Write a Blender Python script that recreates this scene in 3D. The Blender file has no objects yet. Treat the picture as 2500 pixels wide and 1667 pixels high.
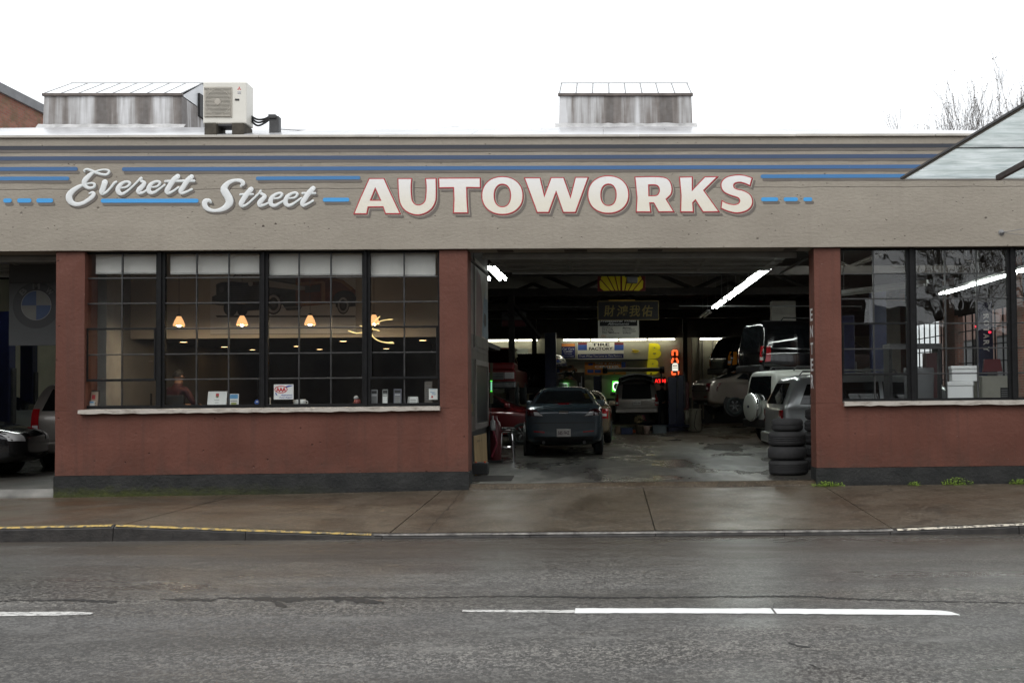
import bpy, bmesh, math, random
import numpy as np
from mathutils import Vector, Matrix
from mathutils.bvhtree import BVHTree

S = bpy.context.scene
COL = S.collection
R = math.radians

# ------------------------------------------------------------------ camera
FPX, W0, H0 = 2500.0, 2500.0, 1667.0
CAM = Vector((0.0, -16.1, 1.44))
YAW, PITCH, ROLL = R(1.586), R(1.5225), R(-0.5037)
PX, PY = 1546.5, 887.2
fwd = Vector((math.sin(YAW)*math.cos(PITCH), math.cos(YAW)*math.cos(PITCH), math.sin(PITCH)))
rgt = Vector((math.cos(YAW), -math.sin(YAW), 0)); upv = rgt.cross(fwd)
r2 = math.cos(ROLL)*rgt + math.sin(ROLL)*upv
u2 = -math.sin(ROLL)*rgt + math.cos(ROLL)*upv
cd = bpy.data.cameras.new('camera'); cam = bpy.data.objects.new('camera', cd); COL.objects.link(cam)
cam.matrix_world = Matrix(((r2.x, u2.x, -fwd.x, CAM.x), (r2.y, u2.y, -fwd.y, CAM.y), (r2.z, u2.z, -fwd.z, CAM.z), (0, 0, 0, 1)))
cd.sensor_fit = 'HORIZONTAL'; cd.sensor_width = 36; cd.lens = 36*FPX/W0
cd.shift_x = -(PX - W0/2)/W0; cd.shift_y = (PY - H0/2)/W0
cd.clip_start = 0.1; cd.clip_end = 1000
S.camera = cam

# ------------------------------------------------------------------ world, sun, exposure
wd = bpy.data.worlds.new('World'); S.world = wd; wd.use_nodes = True
wn = wd.node_tree.nodes; wl = wd.node_tree.links; wn.clear()
sky = wn.new('ShaderNodeTexSky'); sky.sky_type = 'NISHITA'; sky.sun_disc = False
sky.sun_elevation = R(48); sky.sun_rotation = R(200); sky.air_density = 1.0; sky.dust_density = 4.0
hs = wn.new('ShaderNodeHueSaturation'); hs.inputs['Saturation'].default_value = 0.12
mx = wn.new('ShaderNodeMix'); mx.data_type = 'RGBA'; mx.inputs[0].default_value = 0.82
mx.inputs[7].default_value = (9.6, 9.9, 10.2, 1)
bg = wn.new('ShaderNodeBackground'); bg.inputs[1].default_value = 0.11
wo = wn.new('ShaderNodeOutputWorld')
wl.new(sky.outputs[0], hs.inputs['Color']); wl.new(hs.outputs[0], mx.inputs[6]); wl.new(mx.outputs[2], bg.inputs[0]); wl.new(bg.outputs[0], wo.inputs[0])
sl = bpy.data.lights.new('sun', 'SUN'); sl.energy = 0.6; sl.angle = R(30); sl.color = (1, .97, .93)
so = bpy.data.objects.new('sun', sl); COL.objects.link(so); so.rotation_euler = (R(42), 0, R(-20)); so.location = (0, -30, 30)
S.view_settings.view_transform = 'Standard'; S.view_settings.look = 'None'
S.view_settings.exposure = 0.5; S.view_settings.gamma = 1.0; S.view_settings.use_curve_mapping = False
S.render.engine = 'CYCLES'
S.cycles.use_denoising = True; S.cycles.max_bounces = 8; S.cycles.transparent_max_bounces = 24
S.cycles.diffuse_bounces = 3; S.cycles.glossy_bounces = 4; S.cycles.sample_clamp_indirect = 4.0
S.cycles.caustics_reflective = False; S.cycles.caustics_refractive = False

# ------------------------------------------------------------------ picture <-> place helpers
def ray(px, py):
    return (r2*(px-PX) - u2*(py-PY) + fwd*FPX)
def at(px, py, Y):
    d = ray(px, py); t = (Y-CAM.y)/d.y
    return CAM + d*t
def atz(px, py, z):
    d = ray(px, py); t = (z-CAM.z)/d.z
    return CAM + d*t
def atx(px, py, X):
    d = ray(px, py); t = (X-CAM.x)/d.x
    return CAM + d*t
rnd = random.Random(7)

# ------------------------------------------------------------------ materials
MATS = {}
class NT:
    def __init__(s, name):
        s.m = bpy.data.materials.new(name); s.m.use_nodes = True
        s.t = s.m.node_tree; s.n = s.t.nodes; s.l = s.t.links
        s.b = s.n['Principled BSDF']; s.out = s.n['Material Output']
    def new(s, typ, **kw):
        n = s.n.new(typ)
        for k, v in kw.items(): setattr(n, k, v)
        return n
    def link(s, a, b): s.l.new(a, b)
    def pos(s, scale=(1, 1, 1), rot=(0, 0, 0)):
        g = s.new('ShaderNodeNewGeometry'); mp = s.new('ShaderNodeMapping')
        mp.inputs['Scale'].default_value = scale; mp.inputs['Rotation'].default_value = rot
        s.link(g.outputs['Position'], mp.inputs['Vector']); return mp.outputs[0]
    def obj(s, scale=(1, 1, 1)):
        g = s.new('ShaderNodeTexCoord'); mp = s.new('ShaderNodeMapping'); mp.inputs['Scale'].default_value = scale
        s.link(g.outputs['Object'], mp.inputs['Vector']); return mp.outputs[0]
    def noise(s, vec, scale, detail=4, rough=.55, dist=0):
        n = s.new('ShaderNodeTexNoise'); n.inputs['Scale'].default_value = scale
        n.inputs['Detail'].default_value = detail; n.inputs['Roughness'].default_value = rough
        n.inputs['Distortion'].default_value = dist
        s.link(vec, n.inputs['Vector']); return n.outputs['Fac']
    def voro(s, vec, scale, feature='F1'):
        n = s.new('ShaderNodeTexVoronoi', feature=feature); n.inputs['Scale'].default_value = scale
        s.link(vec, n.inputs['Vector']); return n
    def ramp(s, fac, stops):
        n = s.new('ShaderNodeValToRGB'); e = n.color_ramp.elements
        while len(e) < len(stops): e.new(0.5)
        for i, (p, c) in enumerate(stops):
            e[i].position = p; e[i].color = (*c, 1) if not isinstance(c, (int, float)) else (c, c, c, 1)
        s.link(fac, n.inputs[0]); return n.outputs[0]
    def mix(s, fac, a, b, mode='MIX'):
        n = s.new('ShaderNodeMix', data_type='RGBA', blend_type=mode)
        for sock, v in ((n.inputs[0], fac), (n.inputs[6], a), (n.inputs[7], b)):
            if isinstance(v, (int, float)): sock.default_value = v
            elif isinstance(v, tuple): sock.default_value = (*v, 1)
            else: s.link(v, sock)
        return n.outputs[2]
    def math(s, op, a, b=0.0, clamp=False):
        n = s.new('ShaderNodeMath', operation=op, use_clamp=clamp)
        for i, v in ((0, a), (1, b)):
            if isinstance(v, (int, float)): n.inputs[i].default_value = v
            else: s.link(v, n.inputs[i])
        return n.outputs[0]
    def xyz(s, vec):
        n = s.new('ShaderNodeSeparateXYZ'); s.link(vec, n.inputs[0]); return n.outputs
    def bump(s, h, strength, dist=.01, prev=None):
        n = s.new('ShaderNodeBump'); n.inputs['Strength'].default_value = strength; n.inputs['Distance'].default_value = dist
        s.link(h, n.inputs['Height'])
        if prev is not None: s.link(prev, n.inputs['Normal'])
        return n.outputs[0]
    def set(s, **kw):
        for k, v in kw.items():
            sock = s.b.inputs[k.replace('_', ' ')]
            if isinstance(v, (int, float)): sock.default_value = v
            elif isinstance(v, tuple): sock.default_value = (*v, 1) if len(v) == 3 else v
            else: s.link(v, sock)
    def done(s, key=None):
        MATS[key or s.m.name] = s.m; return s.m

def mat(name, col, rough=.6, metal=0.0, var=.12, vs=4.0, bump=0.0, bs=60.0, spec=.5, coat=0.0, emit=None, es=0.0, stretch=(1, 1, 1)):
    if name in MATS: return MATS[name]
    t = NT(name)
    v = t.obj(stretch)
    n = t.noise(v, vs, 5)
    lo = tuple(c*(1-var) for c in col); hi = tuple(min(1, c*(1+var)) for c in col)
    t.set(Base_Color=t.ramp(n, [(.3, lo), (.7, hi)]), Metallic=metal, Roughness=rough)
    t.b.inputs['Specular IOR Level'].default_value = spec
    if coat: t.b.inputs['Coat Weight'].default_value = coat; t.b.inputs['Coat Roughness'].default_value = .05
    if bump: t.set(Normal=t.bump(t.noise(v, bs, 4), bump))
    if emit:
        t.b.inputs['Emission Color'].default_value = (*emit, 1); t.b.inputs['Emission Strength'].default_value = es
    return t.done()

# ------------------------------------------------------------------ mesh helpers
ORG = {}
def org(o):
    return ORG.get(o.name, Vector((0, 0, 0))) if o else Vector((0, 0, 0))
def tag(o, label=None, cat=None, group=None, kind=None):
    if label: o['label'] = label
    if cat: o['category'] = cat
    if group: o['group'] = group
    if kind: o['kind'] = kind
    return o
def thing(name, label, cat, loc=(0, 0, 0), rz=0.0, group=None):
    o = bpy.data.objects.new(name, None); COL.objects.link(o)
    o.location = loc; o.rotation_euler = (0, 0, rz); o.empty_display_size = .1
    tag(o, label, cat, group); ORG[o.name] = Vector(loc)
    return o
def link(name, me, m=None, parent=None, smooth=False):
    o = bpy.data.objects.new(name, me); COL.objects.link(o)
    if m and not me.materials: me.materials.append(m)
    if parent: o.parent = parent; ORG[o.name] = org(parent)
    if smooth:
        me.polygons.foreach_set('use_smooth', [True]*len(me.polygons))
    return o

class MB:
    def __init__(s): s.v = []; s.f = []
    def add(s, vs, fs):
        b = len(s.v); s.v += [tuple(p) for p in vs]; s.f += [tuple(i+b for i in f) for f in fs]; return s
    def box(s, x0, x1, y0, y1, z0, z1, bev=0.0):
        if x0 > x1: x0, x1 = x1, x0
        if y0 > y1: y0, y1 = y1, y0
        if z0 > z1: z0, z1 = z1, z0
        if bev <= 0:
            return s.add([(x0, y0, z0), (x1, y0, z0), (x1, y1, z0), (x0, y1, z0), (x0, y0, z1), (x1, y0, z1), (x1, y1, z1), (x0, y1, z1)],
                         [(0, 3, 2, 1), (4, 5, 6, 7), (0, 1, 5, 4), (1, 2, 6, 5), (2, 3, 7, 6), (3, 0, 4, 7)])
        bm = bmesh.new(); r = bmesh.ops.create_cube(bm, size=1)
        for v in bm.verts: v.co = Vector(((x0+x1)/2+v.co.x*(x1-x0), (y0+y1)/2+v.co.y*(y1-y0), (z0+z1)/2+v.co.z*(z1-z0)))
        bmesh.ops.bevel(bm, geom=bm.edges[:], offset=bev, segments=2, profile=.5, affect='EDGES')
        bm.verts.index_update()
        s.add([v.co.copy() for v in bm.verts], [[v.index for v in f.verts] for f in bm.faces]); bm.free(); return s
    def quad(s, a, b, c, d): return s.add([a, b, c, d], [(0, 1, 2, 3)])
    def tube(s, pts, rad, n=8, flat=None, caps=True):
        """tube along pts, rad scalar or list; flat=(axis vector, factor) squashes it along an axis"""
        pts = [Vector(p) for p in pts]; k = len(pts)
        rad = [float(rad)]*k if isinstance(rad, (int, float)) else [float(q) for q in rad]
        vs = []; prev = None
        for i, p in enumerate(pts):
            t = (pts[min(i+1, k-1)] - pts[max(i-1, 0)])
            if t.length < 1e-9: t = Vector((0, 0, 1))
            t.normalize()
            if flat: a = flat[0].normalized(); b = t.cross(a).normalized()
            else:
                a = prev if prev is not None else (Vector((0, 0, 1)) if abs(t.z) < .9 else Vector((1, 0, 0)))
                a = (a - t*a.dot(t)).normalized(); b = t.cross(a); prev = a
            for j in range(n):
                q = 2*math.pi*j/n
                vs.append(p + rad[i]*(a*math.cos(q)*(flat[1] if flat else 1) + b*math.sin(q)))
        fs = [(i*n+j, i*n+(j+1) % n, (i+1)*n+(j+1) % n, (i+1)*n+j) for i in range(k-1) for j in range(n)]
        if caps: fs += [tuple(range(n-1, -1, -1)), tuple((k-1)*n+j for j in range(n))]
        return s.add(vs, fs)
    def cyl(s, p0, p1, r0, r1=None, n=16): return s.tube([p0, p1], [r0, r0 if r1 is None else r1], n)
    def lathe(s, prof, c=(0, 0, 0), n=24, axis='z'):
        vs = []; k = len(prof)
        for (r, h) in prof:
            for j in range(n):
                q = 2*math.pi*j/n; a, b = r*math.cos(q), r*math.sin(q)
                vs.append({'z': (c[0]+a, c[1]+b, c[2]+h), 'y': (c[0]+a, c[1]+h, c[2]+b), 'x': (c[0]+h, c[1]+a, c[2]+b)}[axis])
        fs = [(i*n+j, i*n+(j+1) % n, (i+1)*n+(j+1) % n, (i+1)*n+j) for i in range(k-1) for j in range(n)]
        return s.add(vs, fs)
    def prism(s, poly, y0, y1):
        """polygon in (x,z) extruded from y0 to y1"""
        n = len(poly)
        vs = [(x, y0, z) for x, z in poly]+[(x, y1, z) for x, z in poly]
        return s.add(vs, [tuple(range(n)), tuple(range(2*n-1, n-1, -1))]+[(i, i+n, (i+1) % n+n, (i+1) % n) for i in range(n)])
    def mesh(s, name, o=Vector((0, 0, 0)), fix=True):
        me = bpy.data.meshes.new(name)
        me.from_pydata([(a-o.x, b-o.y, c-o.z) for a, b, c in s.v], [], s.f)
        if fix:
            bm = bmesh.new(); bm.from_mesh(me); bmesh.ops.recalc_face_normals(bm, faces=bm.faces); bm.to_mesh(me); bm.free()
        return me
    def build(s, name, m, parent=None, smooth=False, local=False, fix=True):
        me = s.mesh(name, Vector((0, 0, 0)) if local else org(parent), fix)
        return link(name, me, m, parent, smooth)
    def top(s, name, m, label, cat, group=None, kind=None, smooth=False):
        """a thing that is one mesh: origin at its base centre"""
        xs = np.array(s.v); lo = xs.min(0); hi = xs.max(0)
        o = Vector(((lo[0]+hi[0])/2, (lo[1]+hi[1])/2, lo[2]))
        ob = link(name, s.mesh(name, o), m, None, smooth); ob.location = o; ORG[ob.name] = o
        return tag(ob, label, cat, group, kind)
def autosmooth(o, ang=35):
    me = o.data
    me.polygons.foreach_set('use_smooth', [True]*len(me.polygons))
    bm = bmesh.new(); bm.from_mesh(me)
    for e in bm.edges:
        if len(e.link_faces) == 2: e.smooth = e.calc_face_angle(0) < R(ang)
    bm.to_mesh(me); bm.free(); return o

def polys2d(polys, offset=0.0, res=1):
    """filled 2-D outlines (holes by nesting) -> verts(x,y), faces, via a curve"""
    cu = bpy.data.curves.new('c', 'CURVE'); cu.dimensions = '2D'; cu.fill_mode = 'BOTH'; cu.offset = offset
    for p in polys:
        sp = cu.splines.new('POLY'); sp.points.add(len(p)-1)
        for q, (x, y) in zip(sp.points, p): q.co = (x, y, 0, 1)
        sp.use_cyclic_u = True
    ob = bpy.data.objects.new('c', cu); COL.objects.link(ob)
    dg = bpy.context.evaluated_depsgraph_get()
    me = bpy.data.meshes.new_from_object(ob.evaluated_get(dg))
    v = [tuple(p.co[:2]) for p in me.vertices]; f = [tuple(p.vertices) for p in me.polygons]
    bpy.data.objects.remove(ob); bpy.data.curves.remove(cu); bpy.data.meshes.remove(me)
    return v, f
def text2d(body, bold=0.0, shear=0.0, spacing=1.0):
    cu = bpy.data.curves.new('t', 'FONT'); cu.body = body; cu.offset = bold; cu.shear = shear; cu.space_character = spacing
    cu.align_x = 'CENTER'; cu.resolution_u = 3
    ob = bpy.data.objects.new('t', cu); COL.objects.link(ob)
    dg = bpy.context.evaluated_depsgraph_get()
    me = bpy.data.meshes.new_from_object(ob.evaluated_get(dg))
    v = np.array([p.co[:2] for p in me.vertices]); f = [tuple(p.vertices) for p in me.polygons]
    bpy.data.objects.remove(ob); bpy.data.curves.remove(cu); bpy.data.meshes.remove(me)
    return v, f
def text(body, c, w=None, h=None, m=None, parent=None, bold=0.0, shear=0.0, ux=(1, 0, 0), uz=(0, 0, 1), name='lettering', local=False):
    """flat lettering centred at c, fitted to width w and/or height h"""
    v, f = text2d(body, bold, shear)
    lo = v.min(0); hi = v.max(0); v = v-(lo+hi)/2; d = hi-lo
    sx = w/d[0] if w else h/d[1]; sz = h/d[1] if h else sx
    ux = Vector(ux); uz = Vector(uz); c = Vector(c)
    mb = MB(); mb.add([c+ux*float(a*sx)+uz*float(b*sz) for a, b in v], f)
    return mb.build(name, m, parent, local=local, fix=False)
def smooth_path(pts, sub=5):
    """Catmull-Rom through tuples"""
    P = [np.array(p, float) for p in pts]; P = [2*P[0]-P[1]]+P+[2*P[-1]-P[-2]]
    out = []
    for i in range(1, len(P)-2):
        for k in range(sub):
            t = k/sub; a, b, c, d = P[i-1:i+3]
            out.append(.5*(2*b+(c-a)*t+(2*a-5*b+4*c-d)*t*t+(3*b-a-3*c+d)*t**3))
    out.append(P[-2]); return out
def ring(n, cx, cy, rx, ry, e=2.0, a0=0, a1=2*math.pi):
    out = []
    for i in range(n):
        q = a0+(a1-a0)*i/(n if abs(a1-a0) > 6.28 else n-1); c, s_ = math.cos(q), math.sin(q)
        out.append((cx+rx*math.copysign(abs(c)**(2/e), c), cy+ry*math.copysign(abs(s_)**(2/e), s_)))
    return out
# ------------------------------------------------------------------ special materials
def m_taupe():
    t = NT('taupe_paint'); p = t.pos()
    big = t.noise(t.pos((.5, .5, .9)), 1.3, 5); fine = t.noise(p, 22, 5, .6)
    c = t.ramp(big, [(.3, (.282, .248, .202)), (.7, (.345, .307, .252))])
    c = t.mix(t.math('MULTIPLY', t.ramp(fine, [(.35, 1.0), (.55, 0.0)]), .16), c, (.20, .175, .145))
    streak = t.noise(t.pos((9, 9, .35)), 1.0, 4)
    c = t.mix(t.math('MULTIPLY', t.ramp(streak, [(.55, 0.0), (.78, 1.0)]), .22), c, (.22, .19, .155))
    # pock marks and board lines of the cast concrete
    v = t.voro(t.pos((1, 1, 1)), 2.3); pit = t.ramp(v.outputs['Distance'], [(.02, 0.0), (.06, 1.0)])
    v2 = t.voro(t.pos((1, 1, 1.3)), 9.0); pit2 = t.ramp(v2.outputs['Distance'], [(.03, 0.0), (.13, 1.0)])
    keep = t.ramp(t.noise(p, 3.1, 2), [(.5, 1.0), (.56, 0.0)])
    pit2 = t.math('MAXIMUM', pit2, keep)
    c = t.mix(t.math('SUBTRACT', 1.0, pit), c, (.13, .11, .09))
    c = t.mix(t.math('MULTIPLY', t.math('SUBTRACT', 1.0, pit2), .35), c, (.16, .14, .12))
    z = t.math('ADD', t.xyz(p)[2], .07); wob = t.math('MULTIPLY', t.noise(t.pos((1.2, 1, 0)), 1.5, 3), .05)
    crack = t.math('ABSOLUTE', t.math('SUBTRACT', t.math('ADD', z, wob), 4.72))
    crk = t.ramp(crack, [(.004, 0.0), (.012, 1.0)])
    c = t.mix(t.math('MULTIPLY', t.math('SUBTRACT', 1.0, crk), .35), c, (.14, .12, .1))
    n1 = t.bump(t.noise(t.pos((1, 1, 2.2)), 12, 6, .62), .38, .02)
    n2 = t.bump(t.math('MULTIPLY', pit, pit2), .8, .02, n1)
    n3 = t.bump(crk, .6, .012, n2)
    t.set(Base_Color=c, Roughness=.62, Normal=n3); return t.done()
def m_red():
    t = NT('red_brown_paint'); p = t.pos()
    big = t.noise(t.pos((.8, .8, .8)), 1.4, 5)
    c = t.ramp(big, [(.3, (.104, .040, .028)), (.72, (.150, .060, .043))])
    v = t.voro(p, 4.5); pit = t.ramp(v.outputs['Distance'], [(.03, 0.0), (.08, 1.0)])
    keep = t.ramp(t.noise(p, 1.7, 2), [(.44, 1.0), (.5, 0.0)]); pit = t.math('MAXIMUM', pit, keep)
    c = t.mix(t.math('MULTIPLY', t.math('SUBTRACT', 1.0, pit), .6), c, (.06, .03, .025))
    streak = t.noise(t.pos((7, 7, .3)), 1.0, 4)
    c = t.mix(t.math('MULTIPLY', t.ramp(streak, [(.5, 0.0), (.7, 1.0)]), .45), c, (.075, .038, .030))
    spl = t.math('MULTIPLY', t.math('SUBTRACT', .62, t.xyz(p)[2]), 1.6, True)
    c = t.mix(t.math('MULTIPLY', spl, t.ramp(t.noise(t.pos((1.5, 1, 1.5)), 2.2, 5, .65), [(.38, 0.0), (.66, .75)])), c, (.062, .042, .033))
    chip = t.ramp(t.noise(t.pos((1, 1, 3)), 17, 3), [(.735, 0.0), (.75, 1.0)])
    c = t.mix(t.math('MULTIPLY', chip, .55), c, (.34, .25, .22))
    n1 = t.bump(t.noise(p, 16, 6, .6), .45, .02); n2 = t.bump(pit, .7, .02, n1)
    t.set(Base_Color=c, Roughness=.6, Normal=n2, Specular_IOR_Level=.22); return t.done()
def m_plinth():
    t = NT('black_plinth_paint'); p = t.pos(); x, y, z = t.xyz(p)
    c = t.ramp(t.noise(p, 3, 5), [(.3, (.013, .014, .014)), (.7, (.030, .030, .029))])
    # moss: low on the wall, thick towards the left bay
    h = t.math('SUBTRACT', .20, t.math('ADD', z, .13)); h = t.math('MULTIPLY', h, 6.0)
    lft = t.math('MULTIPLY', t.math('ADD', x, 4.0), -.33)
    f = t.math('ADD', t.math('MULTIPLY', t.noise(t.pos((1, 1, 2)), 5, 5), 1.6), -.95)
    moss = t.math('MULTIPLY', t.math('ADD', h, f, True), t.math('MINIMUM', t.math('MAXIMUM', lft, 0.0), 1.0), True)
    c = t.mix(t.math('MULTIPLY', moss, .85), c, t.ramp(t.noise(p, 30, 4), [(.3, (.035, .045, .008)), (.7, (.075, .085, .02))]))
    t.set(Base_Color=c, Roughness=.6, Specular_IOR_Level=.25, Normal=t.bump(t.noise(p, 18, 6, .65), .7, .02)); return t.done()
def m_asphalt():
    t = NT('wet_asphalt'); p = t.pos(); y = t.xyz(p)[1]
    g1 = t.voro(p, 46); gc = t.new('ShaderNodeSeparateColor'); t.link(g1.outputs['Color'], gc.inputs[0])
    g2 = t.voro(p, 100); gd = t.new('ShaderNodeSeparateColor'); t.link(g2.outputs['Color'], gd.inputs[0])
    mixv = t.math('ADD', t.math('MULTIPLY', gc.outputs[0], .55), t.math('MULTIPLY', gd.outputs[1], .45))
    # worn wheel paths: bands along the street, wandering a little
    wob = t.math('MULTIPLY', t.noise(t.pos((.12, .5, 1)), 1.0, 3), 1.4)
    band = t.noise(t.pos((.015, .85, 0)), 1.0, 3, .5); pat = t.noise(t.pos((.35, 1.1, 1)), 1.3, 5, .6, .3)
    rough_tex = t.ramp(t.math('ADD', t.math('MULTIPLY', band, .6), t.math('MULTIPLY', pat, .4)), [(.42, 0.0), (.58, 1.0)])
    hi = t.ramp(mixv, [(.15, (.016, .014, .012)), (.38, (.046, .042, .037)), (.60, (.11, .103, .093)), (.80, (.26, .245, .215))])
    lo = t.ramp(mixv, [(.15, (.042, .040, .037)), (.5, (.084, .081, .076)), (.8, (.155, .15, .14))])
    c = t.mix(rough_tex, lo, hi)
    c = t.mix(t.ramp(t.noise(t.pos((.10, .55, 1)), 1.2, 6, .62, .6), [(.45, 0.0), (.68, .62)]), c, (.030, .027, .023))
    c = t.mix(t.ramp(t.noise(t.pos((.5, 1.6, 1)), 2.1, 4, .6), [(.60, 0.0), (.72, .4)]), c, (.20, .195, .18))
    # dirt washed into the gutter
    gut = t.math('MULTIPLY', t.math('ADD', y, 7.0), .5, True); gut = t.math('MULTIPLY', gut, t.ramp(pat, [(.3, .35), (.6, 1.0)]))
    c = t.mix(t.math('MULTIPLY', gut, .85), c, (.040, .030, .021))
    ro = t.ramp(t.noise(t.pos((.16, .7, 1)), 1.0, 5, .6), [(.36, .20), (.62, .52)])
    h = t.math('ADD', t.math('MULTIPLY', gc.outputs[1], .6), t.math('MULTIPLY', gd.outputs[2], .4))
    n1 = t.bump(h, .34, .012); n2 = t.bump(t.noise(t.pos((.6, 1, 1)), 2.5, 4), .10, .05, n1)
    t.set(Base_Color=c, Roughness=ro, Normal=n2); return t.done()
def m_sidewalk():
    t = NT('wet_concrete'); p = t.pos()
    big = t.noise(t.pos((.6, .6, 1)), 1.6, 6, .6)
    c = t.ramp(big, [(.30, (.036, .026, .016)), (.48, (.066, .050, .033)), (.70, (.102, .082, .059))])
    sp = t.voro(p, 42); sc = t.new('ShaderNodeSeparateColor'); t.link(sp.outputs['Color'], sc.inputs[0])
    c = t.mix(t.ramp(sc.outputs[0], [(.72, 0.0), (1.0, .6)]), c, (.19, .155, .115))
    c = t.mix(t.ramp(sc.outputs[1], [(.65, 0.0), (1.0, .6)]), c, (.025, .018, .011))
    spot = t.voro(p, 3.2); c = t.mix(t.ramp(spot.outputs['Distance'], [(.035, .7), (.06, 0.0)]), c, (.25, .22, .19))
    st = t.ramp(t.noise(t.pos((1.1, .8, 1)), 2.6, 5, .65, .8), [(.56, 0.0), (.66, .6)]); c = t.mix(st, c, (.030, .024, .017))
    gum = t.voro(t.pos((1, .8, 1)), 5.5); c = t.mix(t.ramp(gum.outputs['Distance'], [(.05, .75), (.085, 0.0)]), c, (.022, .018, .014))
    # rusty wash towards the left slabs and moss near the wall
    x, y, z = t.xyz(p)
    rust = t.math('MULTIPLY', t.ramp(t.noise(p, 1.1, 4), [(.42, 0.0), (.6, 1.0)]), t.math('MULTIPLY', t.math('ADD', x, 3.5), -.2, True), True)
    c = t.mix(t.math('MULTIPLY', rust, .6), c, (.085, .040, .016))
    ro = t.ramp(t.noise(t.pos((.7, .7, 1)), 1.9, 4), [(.35, .34), (.7, .55)])
    n1 = t.bump(t.noise(p, 60, 4), .25, .006); n2 = t.bump(t.noise(p, 3, 4), .1, .03, n1)
    t.set(Base_Color=c, Roughness=ro, Normal=n2); return t.done()
def m_floor():
    t = NT('wet_garage_floor'); p = t.pos(); y = t.xyz(p)[1]
    big = t.noise(t.pos((.9, .35, 1)), .8, 6, .6, .5)
    c = t.ramp(big, [(.34, (.025, .023, .020)), (.48, (.065, .061, .053)), (.62, (.115, .11, .096)), (.8, (.16, .152, .135))])
    oil = t.ramp(t.noise(t.pos((1.2, .35, 1)), .8, 4), [(.57, 0.0), (.61, 1.0)])
    c = t.mix(t.math('MULTIPLY', oil, .85), c, (.024, .020, .017))
    brown = t.math('MULTIPLY', t.math('SUBTRACT', y, 9.0), .25, True)
    c = t.mix(t.math('MULTIPLY', brown, .75), c, (.075, .052, .034))
    ro = t.ramp(t.noise(t.pos((.9, .4, 1)), .9, 5), [(.42, .24), (.55, .5)])
    t.set(Base_Color=c, Roughness=ro, Normal=t.bump(t.noise(t.pos((.7, 1, 1)), 9, 4), .05, .02)); return t.done()
def m_galv(name='stained_galvanised_metal', dark=.55):
    t = NT(name); p = t.pos()
    s = t.math('ADD', t.math('MULTIPLY', t.noise(t.pos((1.9, 1.9, .12)), 1.0, 3, .5), .65), t.math('MULTIPLY', t.noise(t.pos((9, 9, .25)), 1.0, 5, .6), .35))
    c = t.ramp(s, [(.39, (.060, .045, .037)), (.46, (.14, .115, .10)), (.51, (.34, .33, .325)), (.58, (.62, .62, .63))])
    c2 = t.ramp(t.noise(p, 9, 5), [(.3, (.22, .21, .2)), (.7, (.42, .42, .42))])
    t.set(Base_Color=t.mix(.22, c, c2), Roughness=.55, Metallic=.15, Normal=t.bump(t.noise(p, 6, 4), .3, .02)); return t.done()
def m_roof():
    t = NT('silver_roof_coating'); p = t.pos()
    c = t.ramp(t.noise(p, 1.5, 5), [(.3, (.40, .40, .41)), (.7, (.56, .56, .57))])
    br = t.new('ShaderNodeTexBrick'); br.inputs['Scale'].default_value = 1.0
    br.inputs['Color1'].default_value = (1, 1, 1, 1); br.inputs['Color2'].default_value = (.93, .93, .93, 1); br.inputs['Mortar'].default_value = (.55, .55, .55, 1)
    br.inputs['Mortar Size'].default_value = .008; br.inputs['Brick Width'].default_value = 2.2; br.inputs['Row Height'].default_value = .95
    t.link(p, br.inputs['Vector'])
    t.set(Base_Color=t.mix(1.0, c, br.outputs[0], 'MULTIPLY'), Roughness=.22, Metallic=.1, Normal=t.bump(t.noise(t.pos((1, .4, 1)), 2.5, 4), .25, .05)); return t.done()
def m_brick(name='old_red_brick', c1=(.22, .075, .045), c2=(.30, .13, .08), mort=(.16, .13, .11), up=True, dirt=(.10, .085, .04)):
    t = NT(name); g = t.new('ShaderNodeNewGeometry'); x, y, z = t.xyz(g.outputs['Position'])
    cb = t.new('ShaderNodeCombineXYZ'); t.link(t.math('ADD', x, y), cb.inputs[0]); t.link(z, cb.inputs[1])
    br = t.new('ShaderNodeTexBrick'); br.inputs['Scale'].default_value = 1; br.inputs['Brick Width'].default_value = .21; br.inputs['Row Height'].default_value = .075
    br.inputs['Mortar Size'].default_value = .008; br.inputs['Color1'].default_value = (*c1, 1); br.inputs['Color2'].default_value = (*c2, 1); br.inputs['Mortar'].default_value = (*mort, 1)
    br.inputs['Bias'].default_value = -.2
    t.link(cb.outputs[0], br.inputs['Vector'])
    n = t.noise(g.outputs['Position'], 2.2, 5); c = t.mix(t.ramp(n, [(.45, 0.0), (.7, .75)]), br.outputs[0], dirt)
    t.set(Base_Color=c, Roughness=.85, Normal=t.bump(br.outputs['Fac'], -.4, .01)); return t.done()
def m_glass(name='window_glass', tint=(.965, .975, .97), wav=.02):
    t = NT(name); t.n.remove(t.b)
    fr = t.new('ShaderNodeFresnel'); gb = t.new('ShaderNodeNewGeometry'); t.link(t.math('SUBTRACT', 1.52, t.math('MULTIPLY', gb.outputs['Backfacing'], .862)), fr.inputs[0])
    tr = t.new('ShaderNodeBsdfTransparent'); tr.inputs[0].default_value = (*tint, 1)
    gl = t.new('ShaderNodeBsdfGlossy'); gl.inputs['Roughness'].default_value = .0
    nb = t.bump(t.noise(t.pos((1, 1, .6)), 2.4, 2), wav, .1); t.link(nb, gl.inputs['Normal'])
    ms = t.new('ShaderNodeMixShader'); t.link(fr.outputs[0], ms.inputs[0]); t.link(tr.outputs[0], ms.inputs[1]); t.link(gl.outputs[0], ms.inputs[2])
    t.link(ms.outputs[0], t.out.inputs[0]); return t.done()
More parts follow.
